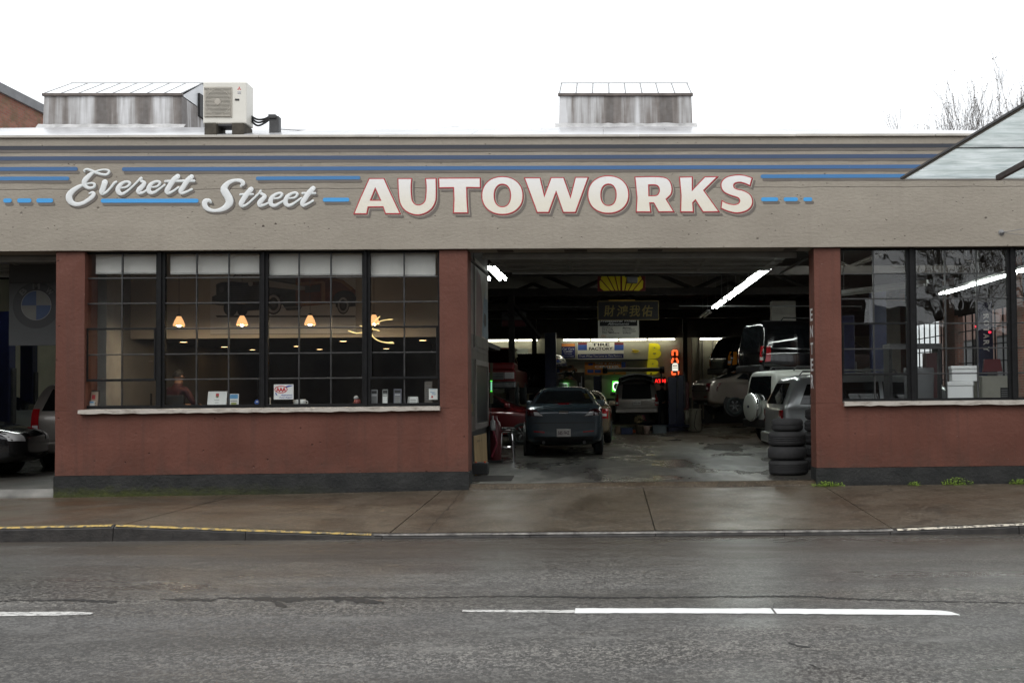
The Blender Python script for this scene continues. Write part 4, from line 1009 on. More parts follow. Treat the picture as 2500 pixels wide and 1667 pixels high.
def wheel(root, x, y, r, side, lift=0):
    key = round(r, 2)
    if key not in WH:
        w = .21; t = MB(); t.lathe([(r*.64, -w/2), (r*.80, -w/2-.005), (r*.96, -w/2+.02), (r, -w/2+.05), (r, w/2-.05), (r*.96, w/2-.02), (r*.80, w/2+.005), (r*.64, w/2), (r*.62, 0), (r*.64, -w/2)], (0, 0, 0), 28, 'x')
        rm = MB(); rm.lathe([(r*.64, .085), (r*.60, .09), (r*.56, .05), (.02, .035)], (0, 0, 0), 28, 'x')
        for q in range(6):
            a = q*math.pi/3; rm.tube([(.075, math.cos(a)*.04, math.sin(a)*.04), (.085, math.cos(a)*r*.6, math.sin(a)*r*.6)], [.035, .028], 6)
        rm.lathe([(.07, .05), (.065, .09), (.001, .095)], (0, 0, 0), 14, 'x')
        WH[key] = (t.mesh('tyre'), rm.mesh('rim'))
        for m__, mm in zip(WH[key], (TYRE, RIM)):
            m__.materials.append(mm); m__.polygons.foreach_set('use_smooth', [True]*len(m__.polygons))
    e = bpy.data.objects.new('wheel', None); COL.objects.link(e); e.parent = root; e.location = (x, y, r-lift); e.rotation_euler = (0, 0, 0 if side > 0 else math.pi); e.empty_display_size = .05
    for nm, me in zip(('tyre', 'rim'), WH[key]):
        o = bpy.data.objects.new(nm, me); COL.objects.link(o); o.parent = e
def car(name, label, cat, sty, pm, loc, rz, plate=None, tails='std', spare=False, rails=False, openrear=False, droop=0.0, glass=True, scale=(1, 1, 1), bump_m=None, group='cars in the garage', lampm=None):
    me, bv = body_mesh(sty); D = STY[sty]
    root = thing(name, label, cat, loc, rz, group); root.scale = scale
    bme = me.copy(); bme.materials.clear(); bme.materials.append(pm)
    link('body', bme, None, root, True)
    def P(nm, quad, dirn, m, off=.006, n=8, k=6): return patch(bv, quad, dirn, off, n, k).build(nm, m, root, smooth=True, local=True)
    st = D['st']; gt = D['gw'][1]; gb = D['gw'][0]
    # glass
    if sty == 'sedan':
        P('rear_window', [(-.66, 1.10), (.66, 1.10), (.50, 1.37), (-.50, 1.37)], 'rear', CARGLASS, .008)
        P('windscreen', [(-.70, 1.02), (.70, 1.02), (.52, 1.38), (-.52, 1.38)], 'front', CARGLASS, .008)
        sides = [[(-1.25, 1.10), (-.62, 1.05), (-.56, 1.36), (-.86, 1.33)], [(-.55, 1.05), (.22, 1.02), (.16, 1.40), (-.50, 1.37)], [(.29, 1.02), (1.02, 1.0), (.55, 1.32), (.23, 1.38)]]
    else:
        zt = st[1][4]; zl = st[1][3]
        if not openrear: P('rear_window', [(-.70, zl+.08), (.70, zl+.08), (.58, zt-.14), (-.58, zt-.14)], 'rear', CARGLASS, .008)
        P('windscreen', [(-.74, 1.12), (.74, 1.12), (.60, zt-.12), (-.60, zt-.12)], 'front', CARGLASS, .008)
        yr = st[1][0]
        z0, z1 = zl+.07, zt-.15
        sides = [[(yr+.28, z0), (yr+1.02, z0), (yr+1.0, z1), (yr+.46, z1-.02)], [(yr+1.12, z0), (yr+1.95, z0), (yr+1.95, z1+.02), (yr+1.10, z1+.01)], [(yr+2.03, z0), (yr+2.95, z0-.02), (yr+2.62, z1), (yr+2.03, z1+.02)]]
    for q in sides:
        for s_ in ('left', 'right'): P('side_window', q, s_, CARGLASS, .007, 6, 4)
    # door seams, handles
    for q in sides[1:]:
        ym = q[0][0]-.04
        for s_ in ('left', 'right'):
            P('door_seam', [(ym-.006, .42), (ym+.006, .42), (ym+.006, q[0][1]-.03), (ym-.006, q[0][1]-.03)], s_, TRIM, .004, 1, 8)
            P('door_handle', [(ym+.07, q[0][1]-.14), (ym+.24, q[0][1]-.14), (ym+.24, q[0][1]-.10), (ym+.07, q[0][1]-.10)], s_, pm if pm is not None else TRIM, .03, 3, 2)
    # wheels and arches
    yr_, yf_, r = D['wheels']
    for y in (yr_, yf_):
        w = float(np.interp(y, [s_[0] for s_ in st], [s_[1] for s_ in st]))
        for s_ in (-1, 1):
            h = bv.ray_cast(Vector((s_*4, y, r+.1)), Vector((-s_, 0, 0))); xx = abs(h[0].x) if h[0] else w
            a = MB(); a.lathe([(.001, 0), (r+.07, 0), (r+.07, -.05*1)], (s_*(xx+.004), y, r-droop*.4), 24, 'x'); a.build('wheel_arch', BLACK, root, local=True)
            wheel(root, s_*(xx-.085), y, r, s_, droop)
    # bumper, plate, lamps
    zb = st[1][2]
    bm_ = bump_m or pm
    if sty != 'sedan':
        yb_ = surf(bv, 0, zb+.15); MB().box(-.84, .84, yb_-.06, yb_+.2, zb+.02, zb+.24, .035).build('bumper', bm_, root, local=True)
    else:
        P('bumper_seam', [(-.80, .70), (.80, .70), (.80, .715), (-.80, .715)], 'rear', TRIM, .004, 10, 1); yb_ = surf(bv, 0, .5)
        P('lower_valance', [(-.62, .27), (.62, .27), (.66, .42), (-.66, .42)], 'rear', TRIM, .006, 10, 3)
        for s_ in (-1, 1): P('reflector', [(s_*.42, .50), (s_*.66, .52), (s_*.66, .545), (s_*.42, .53)], 'rear', TAILRED, .01, 4, 1); MB().cyl((s_*.45, yb_-.02, .30), (s_*.45, yb_+.15, .30), .035, n=12).build('exhaust', DKGREY, root, local=True)
        P('boot_seam', [(-.62, 1.0), (.62, 1.0), (.62, 1.008), (-.62, 1.008)], 'rear', TRIM, .004, 8, 1)
    lm = lampm or TAILRED
    if tails == 'std':
        for s_ in (-1, 1):
            z0, z1 = (zl_ := st[1][3])-.30, zl_-.04
            P('tail_lamp', [(s_*.60, z0), (s_*.86, z0), (s_*.86, z1), (s_*.64, z1)], 'rear', lm, .016, 4, 4)
            P('reverse_lamp', [(s_*.63, z0+.06), (s_*.76, z0+.06), (s_*.76, z0+.13), (s_*.63, z0+.13)], 'rear', CLEARL, .022, 3, 2)
    elif tails == 'mazda':
        for s_ in (-1, 1):
            P('tail_lamp', [(s_*.44, .84), (s_*.84, .86), (s_*.84, 1.0), (s_*.60, .97)], 'rear', TAILDK, .016, 6, 4)
            P('reverse_lamp', [(s_*.46, .85), (s_*.64, .86), (s_*.66, .94), (s_*.57, .93)], 'rear', CLEARL, .022, 4, 3)
    elif tails == 'tall':
        for s_ in (-1, 1):
            z0, z1 = st[1][3]-.34, st[1][3]+.12
            P('tail_lamp', [(s_*.72, z0), (s_*.90, z0), (s_*.88, z1), (s_*.74, z1)], 'rear', lm, .016, 3, 6)
            yq = st[1][0]; P('tail_lamp_wrap', [(yq+.03, z0), (yq+.20, z0+.02), (yq+.24, z1), (yq+.06+.05, z1)], 'right' if s_ > 0 else 'left', lm, .014, 3, 6)
            P('reverse_lamp', [(s_*.74, z0+.05), (s_*.86, z0+.05), (s_*.86, z0+.14), (s_*.74, z0+.14)], 'rear', CLEARL, .022, 3, 2)
    for s_ in (-1, 1):   # front lamps
        zf = st[-3][3]; P('headlamp', [(s_*.42, zf-.22), (s_*.76, zf-.20), (s_*.78, zf-.05), (s_*.46, zf-.09)], 'front', CLEARL, .012, 5, 3)
    zp = .50 if sty == 'sedan' else zb+.44
    if plate is not None:
        y = surf(bv, 0, zp)-.022; MB().box(-.155, .155, y, y+.02, zp-.08, zp+.08, .004).build('number_plate', PLATE, root, local=True)
        if plate: text(plate, (0, y-.003, zp), w=.25, h=.075, m=PLTXT, parent=root, bold=.02, name='plate_characters', local=True)
    # mirrors
    ym = sides[2][1][0]-.12; zm = sides[2][1][1]+.03
    for s_ in (-1, 1):
        h = bv.ray_cast(Vector((s_*4, ym, zm-.06)), Vector((-s_, 0, 0))); xx = abs(h[0].x) if h[0] else .85
        x0, x1 = s_*(xx-.02), s_*(xx+.19); MB().box(min(x0, x1), max(x0, x1), ym-.05, ym+.09, zm-.03, zm+.12, .03).build('side_mirror', pm, root, local=True, smooth=True)
    if rails:
        for s_ in (-1, 1):
            x = s_*(gt-.06); y0, y1 = st[2][0]+.15, .35; zt = max(s__[4] or 0 for s__ in st)
            MB().tube([(x, y0-.1, zt-.05), (x, y0, zt+.06), (x, y1, zt+.06), (x, y1+.1, zt-.04)], .02, 6).build('roof_rail', TRIM, root, local=True)
    if spare:
        y = surf(bv, -.12, .95)-.12; s__ = MB(); s__.lathe([(.001, -.10), (.30, -.10), (.345, -.085), (.365, -.05), (.37, .09), (.35, .12), (.2, .13)], (-.12, y, .98), 32, 'y')
        s_o = s__.build('spare_wheel_cover', pm, root, smooth=True, local=True)
        rg = MB(); rg.lathe([(.372, -.045), (.385, -.02), (.385, .05), (.372, .075)], (-.12, y, .98), 32, 'y'); rg.build('cover_band', TRIM if pm is BLACKP else CHROME, s_o, smooth=True, local=True)
        em_ = MB(); em_.box(-.17, -.07, y-.112, y-.103, .96, 1.03); em_.build('cover_emblem', DKBLUE, s_o, local=True)
    return root, bv
# place by picture: rear-centre seen at px, standing at depth Y on the floor (z lift)
def rear_at(px, Y, rz, L):
    q = at(px, 1000, Y); return Vector((q.x-math.sin(rz)*L/2, Y+math.cos(rz)*L/2, 0))
def place(px, Y, rz, L, lift=0.0):
    v = rear_at(px, Y, rz, L); v.z = lift; return v
BLUEGREY = paint('blue_grey', (.034, .052, .066), .3, .28); GOLDP = paint('gold', (.21, .165, .11)); WHITEP = mat('car_paint_white', (.84, .84, .80), .4, .0, var=.04, coat=.3)
SILVER = mat('car_paint_silver', (.42, .43, .40), .45, .15, var=.06, coat=.25); BLACKP = paint('black', (.007, .007, .008), .2, .14); TANP = paint('champagne', (.20, .17, .145), .5, .3)
REDPNT = paint('red', (.17, .012, .014), .1, .3); MAROONP = paint('dark_red', (.11, .010, .012), .2, .25); SILV2 = paint('pale_silver', (.40, .42, .42), .5, .28); CHAMP2 = paint('taupe_silver', (.26, .235, .21), .5, .35)
mz, bvm = car('sedan_car', 'dark blue grey sedan seen from behind just inside the wide entrance', 'car', 'sedan', BLUEGREY, place(1376, 6.5, R(1.5), 4.5), R(1.5), '585 FHZ', 'mazda', scale=(1, 1, 1.06))
pb_ = patch(bvm, [(-.10, .90), (.10, .90), (.10, .955), (-.10, .955)], 'rear', .012, 4, 3).build('badge', CHROME, mz, local=True)
patch(bvm, [(-.12, 1.085), (.12, 1.085), (.12, 1.10), (-.12, 1.10)], 'rear', .014, 4, 1).build('brake_light', TAILRED, mz, local=True)
car('sedan_car', 'gold sedan half hidden in front of the dark blue grey sedan', 'car', 'sedan', GOLDP, place(1412, 11.6, R(-1), 4.5), R(-1), '', 'std')
car('sport_utility_car', 'white sport utility car with red tail lamp behind the tyre stack', 'car', 'suv', WHITEP, place(1912, 8.3, R(-77), 4.5), R(-77), None, 'tall', rails=True)
car('sport_utility_car', 'boxy silver sport utility car with covered spare wheel on its back', 'car', 'boxy', SILVER, place(1846, 10.9, R(-72), 4.4), R(-72), None, 'none', spare=True, rails=True, bump_m=TRIM)
car('sport_utility_car', 'large black sport utility car raised on the hoist by the right jamb', 'car', 'boxy', BLACKP, place(1826, 14.2, R(-73), 4.4, 1.5), R(-73), None, 'tall', rails=True, bump_m=TRIM, droop=.1)
car('sport_utility_car', 'smaller black sport utility car raised farther back, amber rear lamp', 'car', 'suv', BLACKP, place(1752, 20.6, R(-70), 4.5, 1.6), R(-70), None, 'tall', lampm=AMBER, droop=.1)
car('sedan_car', 'champagne sedan lifted with its boot facing the buckets', 'car', 'sedan', TANP, place(1708, 17.4, R(-75), 4.5, .70), R(-75), None, 'std', droop=.1, lampm=TAILDK)
wg, bvw = car('estate_car', 'taupe estate car with its tailgate open beneath the yellow letters', 'car', 'suv', CHAMP2, place(1555, 21.3, R(0), 4.5, .28), 0, 'WVX 204', 'tall', openrear=True, scale=(.92, 1, .87))
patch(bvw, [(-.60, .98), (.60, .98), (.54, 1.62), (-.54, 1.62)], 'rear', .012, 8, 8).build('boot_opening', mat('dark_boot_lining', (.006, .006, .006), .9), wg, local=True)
tg = MB(); n = 10; vs = []
for j in range(5):
    t = j/4
    for i in range(n+1):
        u = i/n*2-1; x = u*(.74-.10*abs(t-.5)); y = -1.90-1.0*t-.05*u*u; z = 1.78+.42*t-.18*u*u*(1-.2*t)-.25*t*t*.6
        vs.append((x, y, z))
tg.add(vs+[(a, b, c-.06) for a, b, c in vs], [(j*11+i, j*11+i+1, (j+1)*11+i+1, (j+1)*11+i) for j in range(4) for i in range(n)]+[(55+j*11+i, 55+(j+1)*11+i, 55+(j+1)*11+i+1, 55+j*11+i+1) for j in range(4) for i in range(n)]
       + [(44+i, 45+i, 100+i, 99+i) for i in range(n)]+[(i+1, i, 55+i, 56+i) for i in range(n)]+[(j*11, (j+1)*11, 55+(j+1)*11, 55+j*11) for j in range(4)]+[(j*11+10, 55+j*11+10, 55+(j+1)*11+10, (j+1)*11+10) for j in range(4)])
tgo = tg.build('tailgate', BLACKP, wg, smooth=True, local=True)
MB().tube([(x, y-.01, z_-.03) for x, y, z_ in vs[44:55]], .022, 6).build('gate_highlight', mat('pale_gate_highlight', (.45, .45, .43), .35), tgo, local=True)  # added pale tube: the arc of reflected light along the tailgate edge
MB().tube([(x*.8, y, z_-.075) for x, y, z_ in vs[22:33]], .03, 6).build('gate_lining', mat('gate_lining', (.12, .125, .11), .4), tgo, local=True)
# left side of the hall
car('sport_utility_car', 'black off-road car with rear spare wheel raised by the navy post', 'car', 'boxy', BLACKP, place(1283, 22.5, R(-14), 4.4, .95), R(-14), None, 'none', spare=True, bump_m=TRIM, droop=.08)
car('sedan_car', 'dark red sedan parked under the lifted pickup', 'car', 'sedan', MAROONP, (-3.6, 12.4, 0), R(-88), None, 'std')
# red pickup, nose towards the street, raised
pk = thing('pickup_truck', 'red pickup with gold bow tie emblem raised beside the office corner', 'pickup', (at(1226, 900, 15.5).x-.55, 17.8, 1.12), math.pi, 'cars in the garage')
b_ = MB(); b_.box(-.95, .95, -2.6, 2.25, .45, 1.02, .05).box(-.93, .93, 1.0, 2.3, .98, 1.22, .06).build('body', REDPNT, pk, local=True)
c_ = MB(); vsx = [(-.88, -.9, 1.0), (.88, -.9, 1.0), (.88, 1.1, 1.1), (-.88, 1.1, 1.1), (-.72, -.75, 1.72), (.72, -.75, 1.72), (.72, .45, 1.72), (-.72, .45, 1.72)]
c_.add(vsx, [(0, 1, 5, 4), (1, 2, 6, 5), (2, 3, 7, 6), (3, 0, 4, 7), (4, 5, 6, 7)]); c_.build('cab', CARGLASS, pk, local=True)
MB().box(-.76, .76, -.78, .5, 1.70, 1.76, .02).build('roof', REDPNT, pk, local=True)
MB().box(-.6, .6, 2.28, 2.33, .70, .92, .01).build('grille', MIDGREY, pk, local=True)
for z in (.75, .80, .86): MB().box(-.58, .58, 2.33, 2.345, z, z+.02).build('grille_bar', DKGREY, pk, local=True)
for s_ in (-1, 1): MB().box(min(s_*.62, s_*.92), max(s_*.62, s_*.92), 2.26, 2.33, .72, .92, .015).build('headlamp', CLEARL, pk, local=True)
MB().box(-.97, .97, 2.25, 2.45, .42, .64, .04).build('bumper', mat('dull_chrome', (.35, .36, .37), .25, .9, var=.15), pk, local=True)
eb = MB(); eb.box(-.11, .11, 2.332, 2.345, 1.00, 1.06).box(-.05, .05, 2.333, 2.35, .985, 1.075); eb.build('emblem', mat('gold_emblem', (.65, .45, .12), .25, .8), pk, local=True)
MB().add([(-.92, 1.02, 1.24), (.92, 1.02, 1.24), (.82, 1.75, 1.66), (-.82, 1.75, 1.66), (-.92, 1.02, 1.21), (.92, 1.02, 1.21), (.82, 1.75, 1.63), (-.82, 1.75, 1.63)], [(0, 1, 2, 3), (7, 6, 5, 4), (0, 4, 5, 1), (1, 5, 6, 2), (2, 6, 7, 3), (3, 7, 4, 0)]).build('open_bonnet', BLACKP, pk, local=True)
for y in (-1.6, 1.45):
    for s_ in (-1, 1): wheel(pk, s_*.88, y, .38, s_, .12)
# left bay
car('minivan_car', 'taupe silver minivan with tall red tail lamp behind the left pier', 'car', 'van', CHAMP2, place(182, 4.3, R(0), 4.9), 0, None, 'tall', bump_m=CHAMP2)
car('sedan_car', 'shiny black sedan cut off by the picture edge in the left bay', 'car', 'sedan', BLACKP, (at(66, 1100, 2.6).x-2.2, 2.6, 0), R(-84), None, 'std')
car('sedan_car', 'pale silver sedan parked beyond the black sedan in the left bay', 'car', 'sedan', SILV2, (at(20, 1000, 11.5).x-.6, 11.6, 0), R(-96), None, 'std', scale=(1, 1, 1.05))
# ------------------------------------------------------------------ lamps
TUBE = mat('lit_fluorescent_tube', (1, 1, 1), .5, emit=(.93, 1.0, .95), es=19.0, var=0)
TUBEW = mat('lit_wall_tube', (1, 1, 1), .5, emit=(1.0, .97, .80), es=7.0, var=0)
TUBED = mat('unlit_fluorescent_tube', (.75, .75, .72), .4)
REFL = mat('white_lamp_reflector', (.80, .80, .78), .4, var=.04)
def strip_light(label, a, b, lit=True, group='ceiling strip lights', drop=True):
    """two-tube batten from a to b (world points on its underside)"""
    a, b = Vector(a), Vector(b); d = (b-a).normalized(); s_ = Vector((-d.y, d.x, 0)); o = thing('strip_light', label, 'strip light', (a+b)/2, group=group)
    def bar(off0, off1, z0, z1, e=0.0):
        p, q = a+d*e, b-d*e
        return [p+s_*off0+Vector((0, 0, z0)), p+s_*off1+Vector((0, 0, z0)), q+s_*off1+Vector((0, 0, z0)), q+s_*off0+Vector((0, 0, z0)),
                p+s_*off0+Vector((0, 0, z1)), p+s_*off1+Vector((0, 0, z1)), q+s_*off1+Vector((0, 0, z1)), q+s_*off0+Vector((0, 0, z1))]
    F = [(0, 1, 2, 3), (7, 6, 5, 4), (0, 4, 5, 1), (1, 5, 6, 2), (2, 6, 7, 3), (3, 7, 4, 0)]
    MB().add(bar(-.05, .05, .035, .10), F).build('housing', REFL, o)
    r_ = MB()
    for k in (-1, 1): r_.add([a+s_*k*.05+Vector((0, 0, .06)), b+s_*k*.05+Vector((0, 0, .06)), b+s_*k*.12+Vector((0, 0, .035)), a+s_*k*.12+Vector((0, 0, .0))], [(0, 1, 2, 3)])
    r_.build('reflector', REFL, o)
    for k in (-1, 1): MB().cyl(a+s_*k*.065+d*.04+Vector((0, 0, .012)), b+s_*k*.065-d*.04+Vector((0, 0, .004)), .026, n=8).build('tube', TUBE if lit else TUBED, o)
    if drop:
        for t in (.15, .85):
            p = a.lerp(b, t); MB().cyl(p+Vector((0, 0, .1)), (p.x, p.y, 5.4), .006, n=5).build('hanger', MIDGREY, o)
    return o
z = 4.05; xr = at(1800, 722, 12.0).x
for k in range(3): strip_light('%s lit strip light of the row running back on the right of the entrance' % ('nearest', 'second', 'third', 'fourth')[k], (3.52, 6.0+k*2.46, z), (3.52, 8.4+k*2.46, z))
strip_light('short lit strip light at the far end of the right row', (3.50, 14.0, z), (3.50, 16.4, z))
strip_light('unlit strip light beyond the lit row on the right', (3.48, 18.0, z-.02), (3.48, 20.4, z-.02), lit=False)
strip_light('lit strip light beside the partition top, nearer the wall', (-2.80, 5.9, 4.10), (-2.80, 8.3, 4.10))
strip_light('lit strip light beside the partition top, nearer the entrance middle', (-2.42, 5.9, 4.10), (-2.42, 8.3, 4.10))
for k in range(3): strip_light('%s lit strip light seen through the right window' % ('nearest', 'middle', 'farthest')[k], (9.55, 5.2+k*2.5, 4.1), (9.55, 7.6+k*2.5, 4.1), lit=True)
strip_light('lit strip light high across the right window top', (4.9, 9.5, 5.0), (7.3, 9.5, 5.0)); strip_light('second lit strip light high across the right window top', (7.5, 9.5, 5.0), (9.3, 9.5, 5.0))
strip_light('unlit strip light hanging behind the first panes of the right window', (4.9, 6.0, 3.45), (6.6, 4.6, 3.55), lit=False)
strip_light('lit strip light over the left bay beside the emblem board', (-13.2, 7.0, 4.0), (-11.6, 8.2, 4.0)); strip_light('far lit strip light over the left bay', (-13.9, 15.0, 4.1), (-12.6, 15.6, 4.1))
zt_ = at(1450, 829.5, YB-.35).z
def wall_tube(px0, px1, label):
    a, b = at(px0, 829.5, YB-.35), at(px1, 829.5, YB-.35)
    o = thing('wall_strip_light', label, 'strip light', ((a.x+b.x)/2, YB-.3, zt_), group='strip lights along the back wall')
    MB().box(a.x, b.x, YB-.40, YB-.02, zt_+.05, zt_+.10).build('housing', DKGREY, o)
    MB().cyl((a.x+.03, YB-.33, zt_), (b.x-.03, YB-.33, zt_), .032, n=8).build('tube', TUBEW, o)
for k, (a_, b_, l_) in enumerate(((1150, 1262, 'tube light over the red pickup on the back wall, left half'), (1263, 1313, 'tube light on the back wall ending before the navy post'), (1374, 1441, 'tube light above the small blue poster'), (1442, 1510, 'tube light above the tyre shop banner, left'),
        (1511, 1580, 'tube light above the tyre shop banner, right'), (1581, 1649, 'tube light above the yellow letters'), (1708, 1777, 'tube light over the champagne sedan'))): wall_tube(a_, b_, l_)

# ------------------------------------------------------------------ signs in the hall
def board(name, label, cat, px0, px1, y0, y1, Y, m, th=.03, group=None):
    a, b = at(px0, y1, Y), at(px1, y0, Y)
    o = thing(name, label, cat, ((a.x+b.x)/2, Y, a.z), group=group)
    MB().box(a.x, b.x, Y, Y+th, a.z, b.z, min(.006, th/4)).build('board', m, o); return o, a, b
def flat(o, px0, px1, y0, y1, Y, m, name='print', off=.003):
    a, b = at(px0, y1, Y), at(px1, y0, Y)
    return MB().add([(a.x, Y-off, a.z), (b.x, Y-off, a.z), (b.x, Y-off, b.z), (a.x, Y-off, b.z)], [(0, 1, 2, 3)]).build(name, m, o, fix=False)
def ptext(o, body, px0, px1, y0, y1, Y, m, bold=.01, shear=0, off=.006):
    a, b = at(px0, y1, Y), at(px1, y0, Y)
    return text(body, ((a.x+b.x)/2, Y-off, (a.z+b.z)/2), w=b.x-a.x, h=b.z-a.z, m=m, parent=o, bold=bold, shear=shear)
INK = mat('black_ink', (.012, .012, .014), .6); NAVY = mat('navy_print', (.016, .022, .13), .6); PALE = mat('pale_sign_face', (.72, .70, .62), .6, var=.05)
YELS = mat('yellow_sign_plastic', (.78, .60, .03), .4, var=.05); REDS = mat('deep_red_sign', (.13, .008, .010), .5); WHT = mat('white_print', (.66, .66, .64), .6, var=.03); ORNG = mat('orange_print', (.55, .20, .04), .6, var=.08)
ROYAL = mat('blue_print', (.03, .08, .30), .6); GOLDI = mat('dull_gold_ink', (.20, .15, .045), .5)
# yellow shell sign (upper edge lost behind the raised door)
o, a, b = board('shell_sign', 'red and yellow shell sign hanging just under the raised door', 'sign', 1459, 1575, 600, 711, 12.0, REDS, .06)
fr_ = at(1517, 760, 11.99)
for poly in ([(1463.6, 687), (1466.2, 684), (1489, 709.5), (1474, 709.8), (1465, 703)], [(1466.5, 680), (1473, 667), (1475, 663), (1478.5, 668.5), (1499.5, 709.3), (1492, 709.3), (1469, 683.5)],
    [(1481, 668), (1477, 660), (1487, 640), (1493, 632), (1498.5, 668), (1508, 709.3), (1502.5, 709.3)], [(1496, 630), (1514.5, 618), (1514.5, 709.3), (1511, 709.3), (1501, 668)], [(1518.5, 618), (1537, 630), (1531, 675), (1524, 709.3), (1519, 709.3)],
    [(1540, 632), (1556, 660), (1543, 690), (1533, 709.3), (1526.5, 709.3), (1534, 675)], [(1558, 663), (1567, 680), (1544, 709.3), (1535.5, 709.3), (1546, 690)], [(1570.5, 687), (1568, 683), (1547, 709.3), (1560, 709.8), (1569, 703)]):
    P3 = [at(x, y, 11.99) for x, y in poly]; v, f = polys2d([[(p.x, p.z) for p in P3]]); MB().add([(x, 11.992, z_) for x, z_ in v], f).build('shell_rib', YELS, o, fix=False)
bx0 = at(1530, 692, 11.7); bx1 = at(1556, 677, 11.7)
cm = thing('ceiling_speaker', 'small grey box hung in front of the yellow shell sign', 'box', ((bx0.x+bx1.x)/2, 11.6, bx0.z)); MB().box(bx0.x, bx1.x, 11.5, 11.7, bx0.z, bx1.z, .02).build('case', MIDGREY, cm); MB().box(bx0.x-.05, bx1.x+.05, 11.55, 11.65, bx1.z+.001, bx1.z+.12).build('bracket', BLACK, cm); MB().cyl(((bx0.x+bx1.x)/2, 11.6, bx1.z+.12), ((bx0.x+bx1.x)/2, 11.6, 5.4), .02, n=6).build('rod', BLACK, cm)
# carved chinese board
o, a, b = board('chinese_signboard', 'dark signboard with four dull gold chinese characters', 'sign', 1459, 1608, 734, 782, 14.0, mat('dark_lacquer', (.012, .011, .013), .4), .05)
for p in (((a.x, b.x, b.z-.02, b.z)), ((a.x, b.x, a.z, a.z+.02))): MB().box(p[0], p[1], 13.985, 14.0, p[2], p[3]).build('moulding', GOLDI, o)
for x in (a.x, b.x-.02): MB().box(x, x+.02, 13.986, 14.0, a.z+.02, b.z-.02).build('moulding', GOLDI, o)
for ch, x0 in (('財', 1474), ('鴻', 1506), ('我', 1536), ('佑', 1567)): ptext(o, ch, x0, x0+27, 745, 773, 13.98, GOLDI, .012, .12)
for x in (1485, 1500, 1535, 1545): pass
MB().box(at(1486, 731, 14).x, at(1550, 731, 14).x, 14.0, 14.04, b.z+.004, b.z+.03).build('upper_strip', mat('amber_strip', (.5, .27, .03), .5), o)
# alignment price board
o, a, b = board('alignment_sign', 'white sign listing wheel alignment benefits under the chinese board', 'sign', 1460, 1559.5, 779, 826.5, 16.6, PALE, .02)
flat(o, 1464, 1556, 780, 796, 16.6, INK)
ptext(o, 'Professional Wheel', 1466, 1554, 778.5, 786.5, 16.6, WHT, .02, .3); ptext(o, 'Alignments', 1483, 1536, 787.5, 795, 16.6, WHT, .02, .3)
for tx, x0, x1, y in (('Prolong', 1470, 1496, 798), ('Tire Life', 1470, 1497, 802.4), ('Increase', 1470, 1499, 807.2), ('Gas Mileage', 1470, 1512, 811.6), ('Better', 1520, 1541, 798), ('Handling', 1520, 1550, 802.4), ('Improved', 1520, 1552, 807.2), ('Safety', 1520, 1542, 811.6)): ptext(o, tx, x0, x1, y, y+4, 16.6, INK, .02, .2)
flat(o, 1485, 1552, 819.2, 820.2, 16.6, MIDGREY); flat(o, 1485, 1548, 821.6, 822.4, 16.6, MIDGREY); ptext(o, 'Our', 1468, 1480, 817.5, 822.5, 16.6, ORNG, .01, .2)
# parts sign
o, a, b = board('parts_sign', 'grey and dark red parts sign in the shade by the diagonal brace', 'sign', 1225, 1284, 761, 798, 16.0, mat('dim_grey_sign', (.10, .095, .10), .5), .03)
ptext(o, 'ACDelco', 1231, 1280, 765, 772, 16, INK, .02, .25); flat(o, 1226, 1283, 774, 780, 16, mat('dim_pale_band', (.17, .165, .165), .5)); flat(o, 1226, 1283, 781, 797, 16, REDS)
# posters on the back wall
Yw = YB-.03
o, a, b = board('small_poster', 'small blue poster with an orange top on the back wall', 'poster', 1371, 1404, 838, 874, Yw, NAVY, .01)
flat(o, 1371.5, 1403.5, 838.5, 846, Yw, ORNG); ptext(o, 'Car Care', 1373, 1402, 849, 854, Yw, WHT); ptext(o, 'Center', 1376, 1398, 855, 860, Yw, WHT); ptext(o, 'We service', 1378, 1396, 862, 865, Yw, WHT); ptext(o, 'Domestic & Import', 1373, 1401, 868, 871.5, Yw, WHT)
o, a, b = board('tyre_banner', 'wide pale banner with blue corners and slogan strip on the back wall', 'banner', 1410, 1523, 835, 877, Yw, PALE, .01)
flat(o, 1411, 1433, 835.5, 855, Yw, ROYAL); flat(o, 1500, 1522.5, 835.5, 855, Yw, ROYAL); flat(o, 1411, 1433, 835.5, 842, Yw, REDS, off=.005); flat(o, 1500, 1522.5, 835.5, 842, Yw, REDS, off=.005)
ptext(o, 'TIRE', 1445, 1488, 837, 845, Yw, INK, .03); ptext(o, 'FACTORY', 1438, 1496, 847, 855, Yw, INK, .03); flat(o, 1411, 1522.5, 863.5, 875, Yw, NAVY); ptext(o, 'Trust What You Love to Tire Factory', 1414, 1519, 866, 873, Yw, WHT, .012, .1)
o, a, b = board('orange_banner', 'sagging orange banner with blue end below the tyre shop banner', 'banner', 1428, 1528, 883, 915, Yw-.01, ORNG, .012)
flat(o, 1517, 1527.5, 883.5, 897, Yw-.01, ROYAL); flat(o, 1436, 1447, 887, 892, Yw-.01, ROYAL); flat(o, 1434, 1449, 902, 910, Yw-.01, ROYAL); flat(o, 1452, 1467, 902, 910, Yw-.01, ROYAL)
ptext(o, 'TIRE & AUTO', 1452, 1514, 885, 890, Yw-.01, PALE, .02); ptext(o, 'CENTER', 1452, 1512, 892, 898, Yw-.01, WHT, .03)
o, a, b = board('wheel_poster', 'round wheel drawing on a pale panel above the pickup bonnet', 'poster', 1200, 1289, 851, 960, Yw, mat('pale_green_panel', (.34, .37, .32), .6), .01)
c = at(1240, 893, Yw-.004)
for r_ in (.62, .52): MB().lathe([(r_, -.002), (r_+.03, -.002)], (c.x, Yw-.004, c.z), 48, 'y').build('drawn_ring', DKGREY, o)
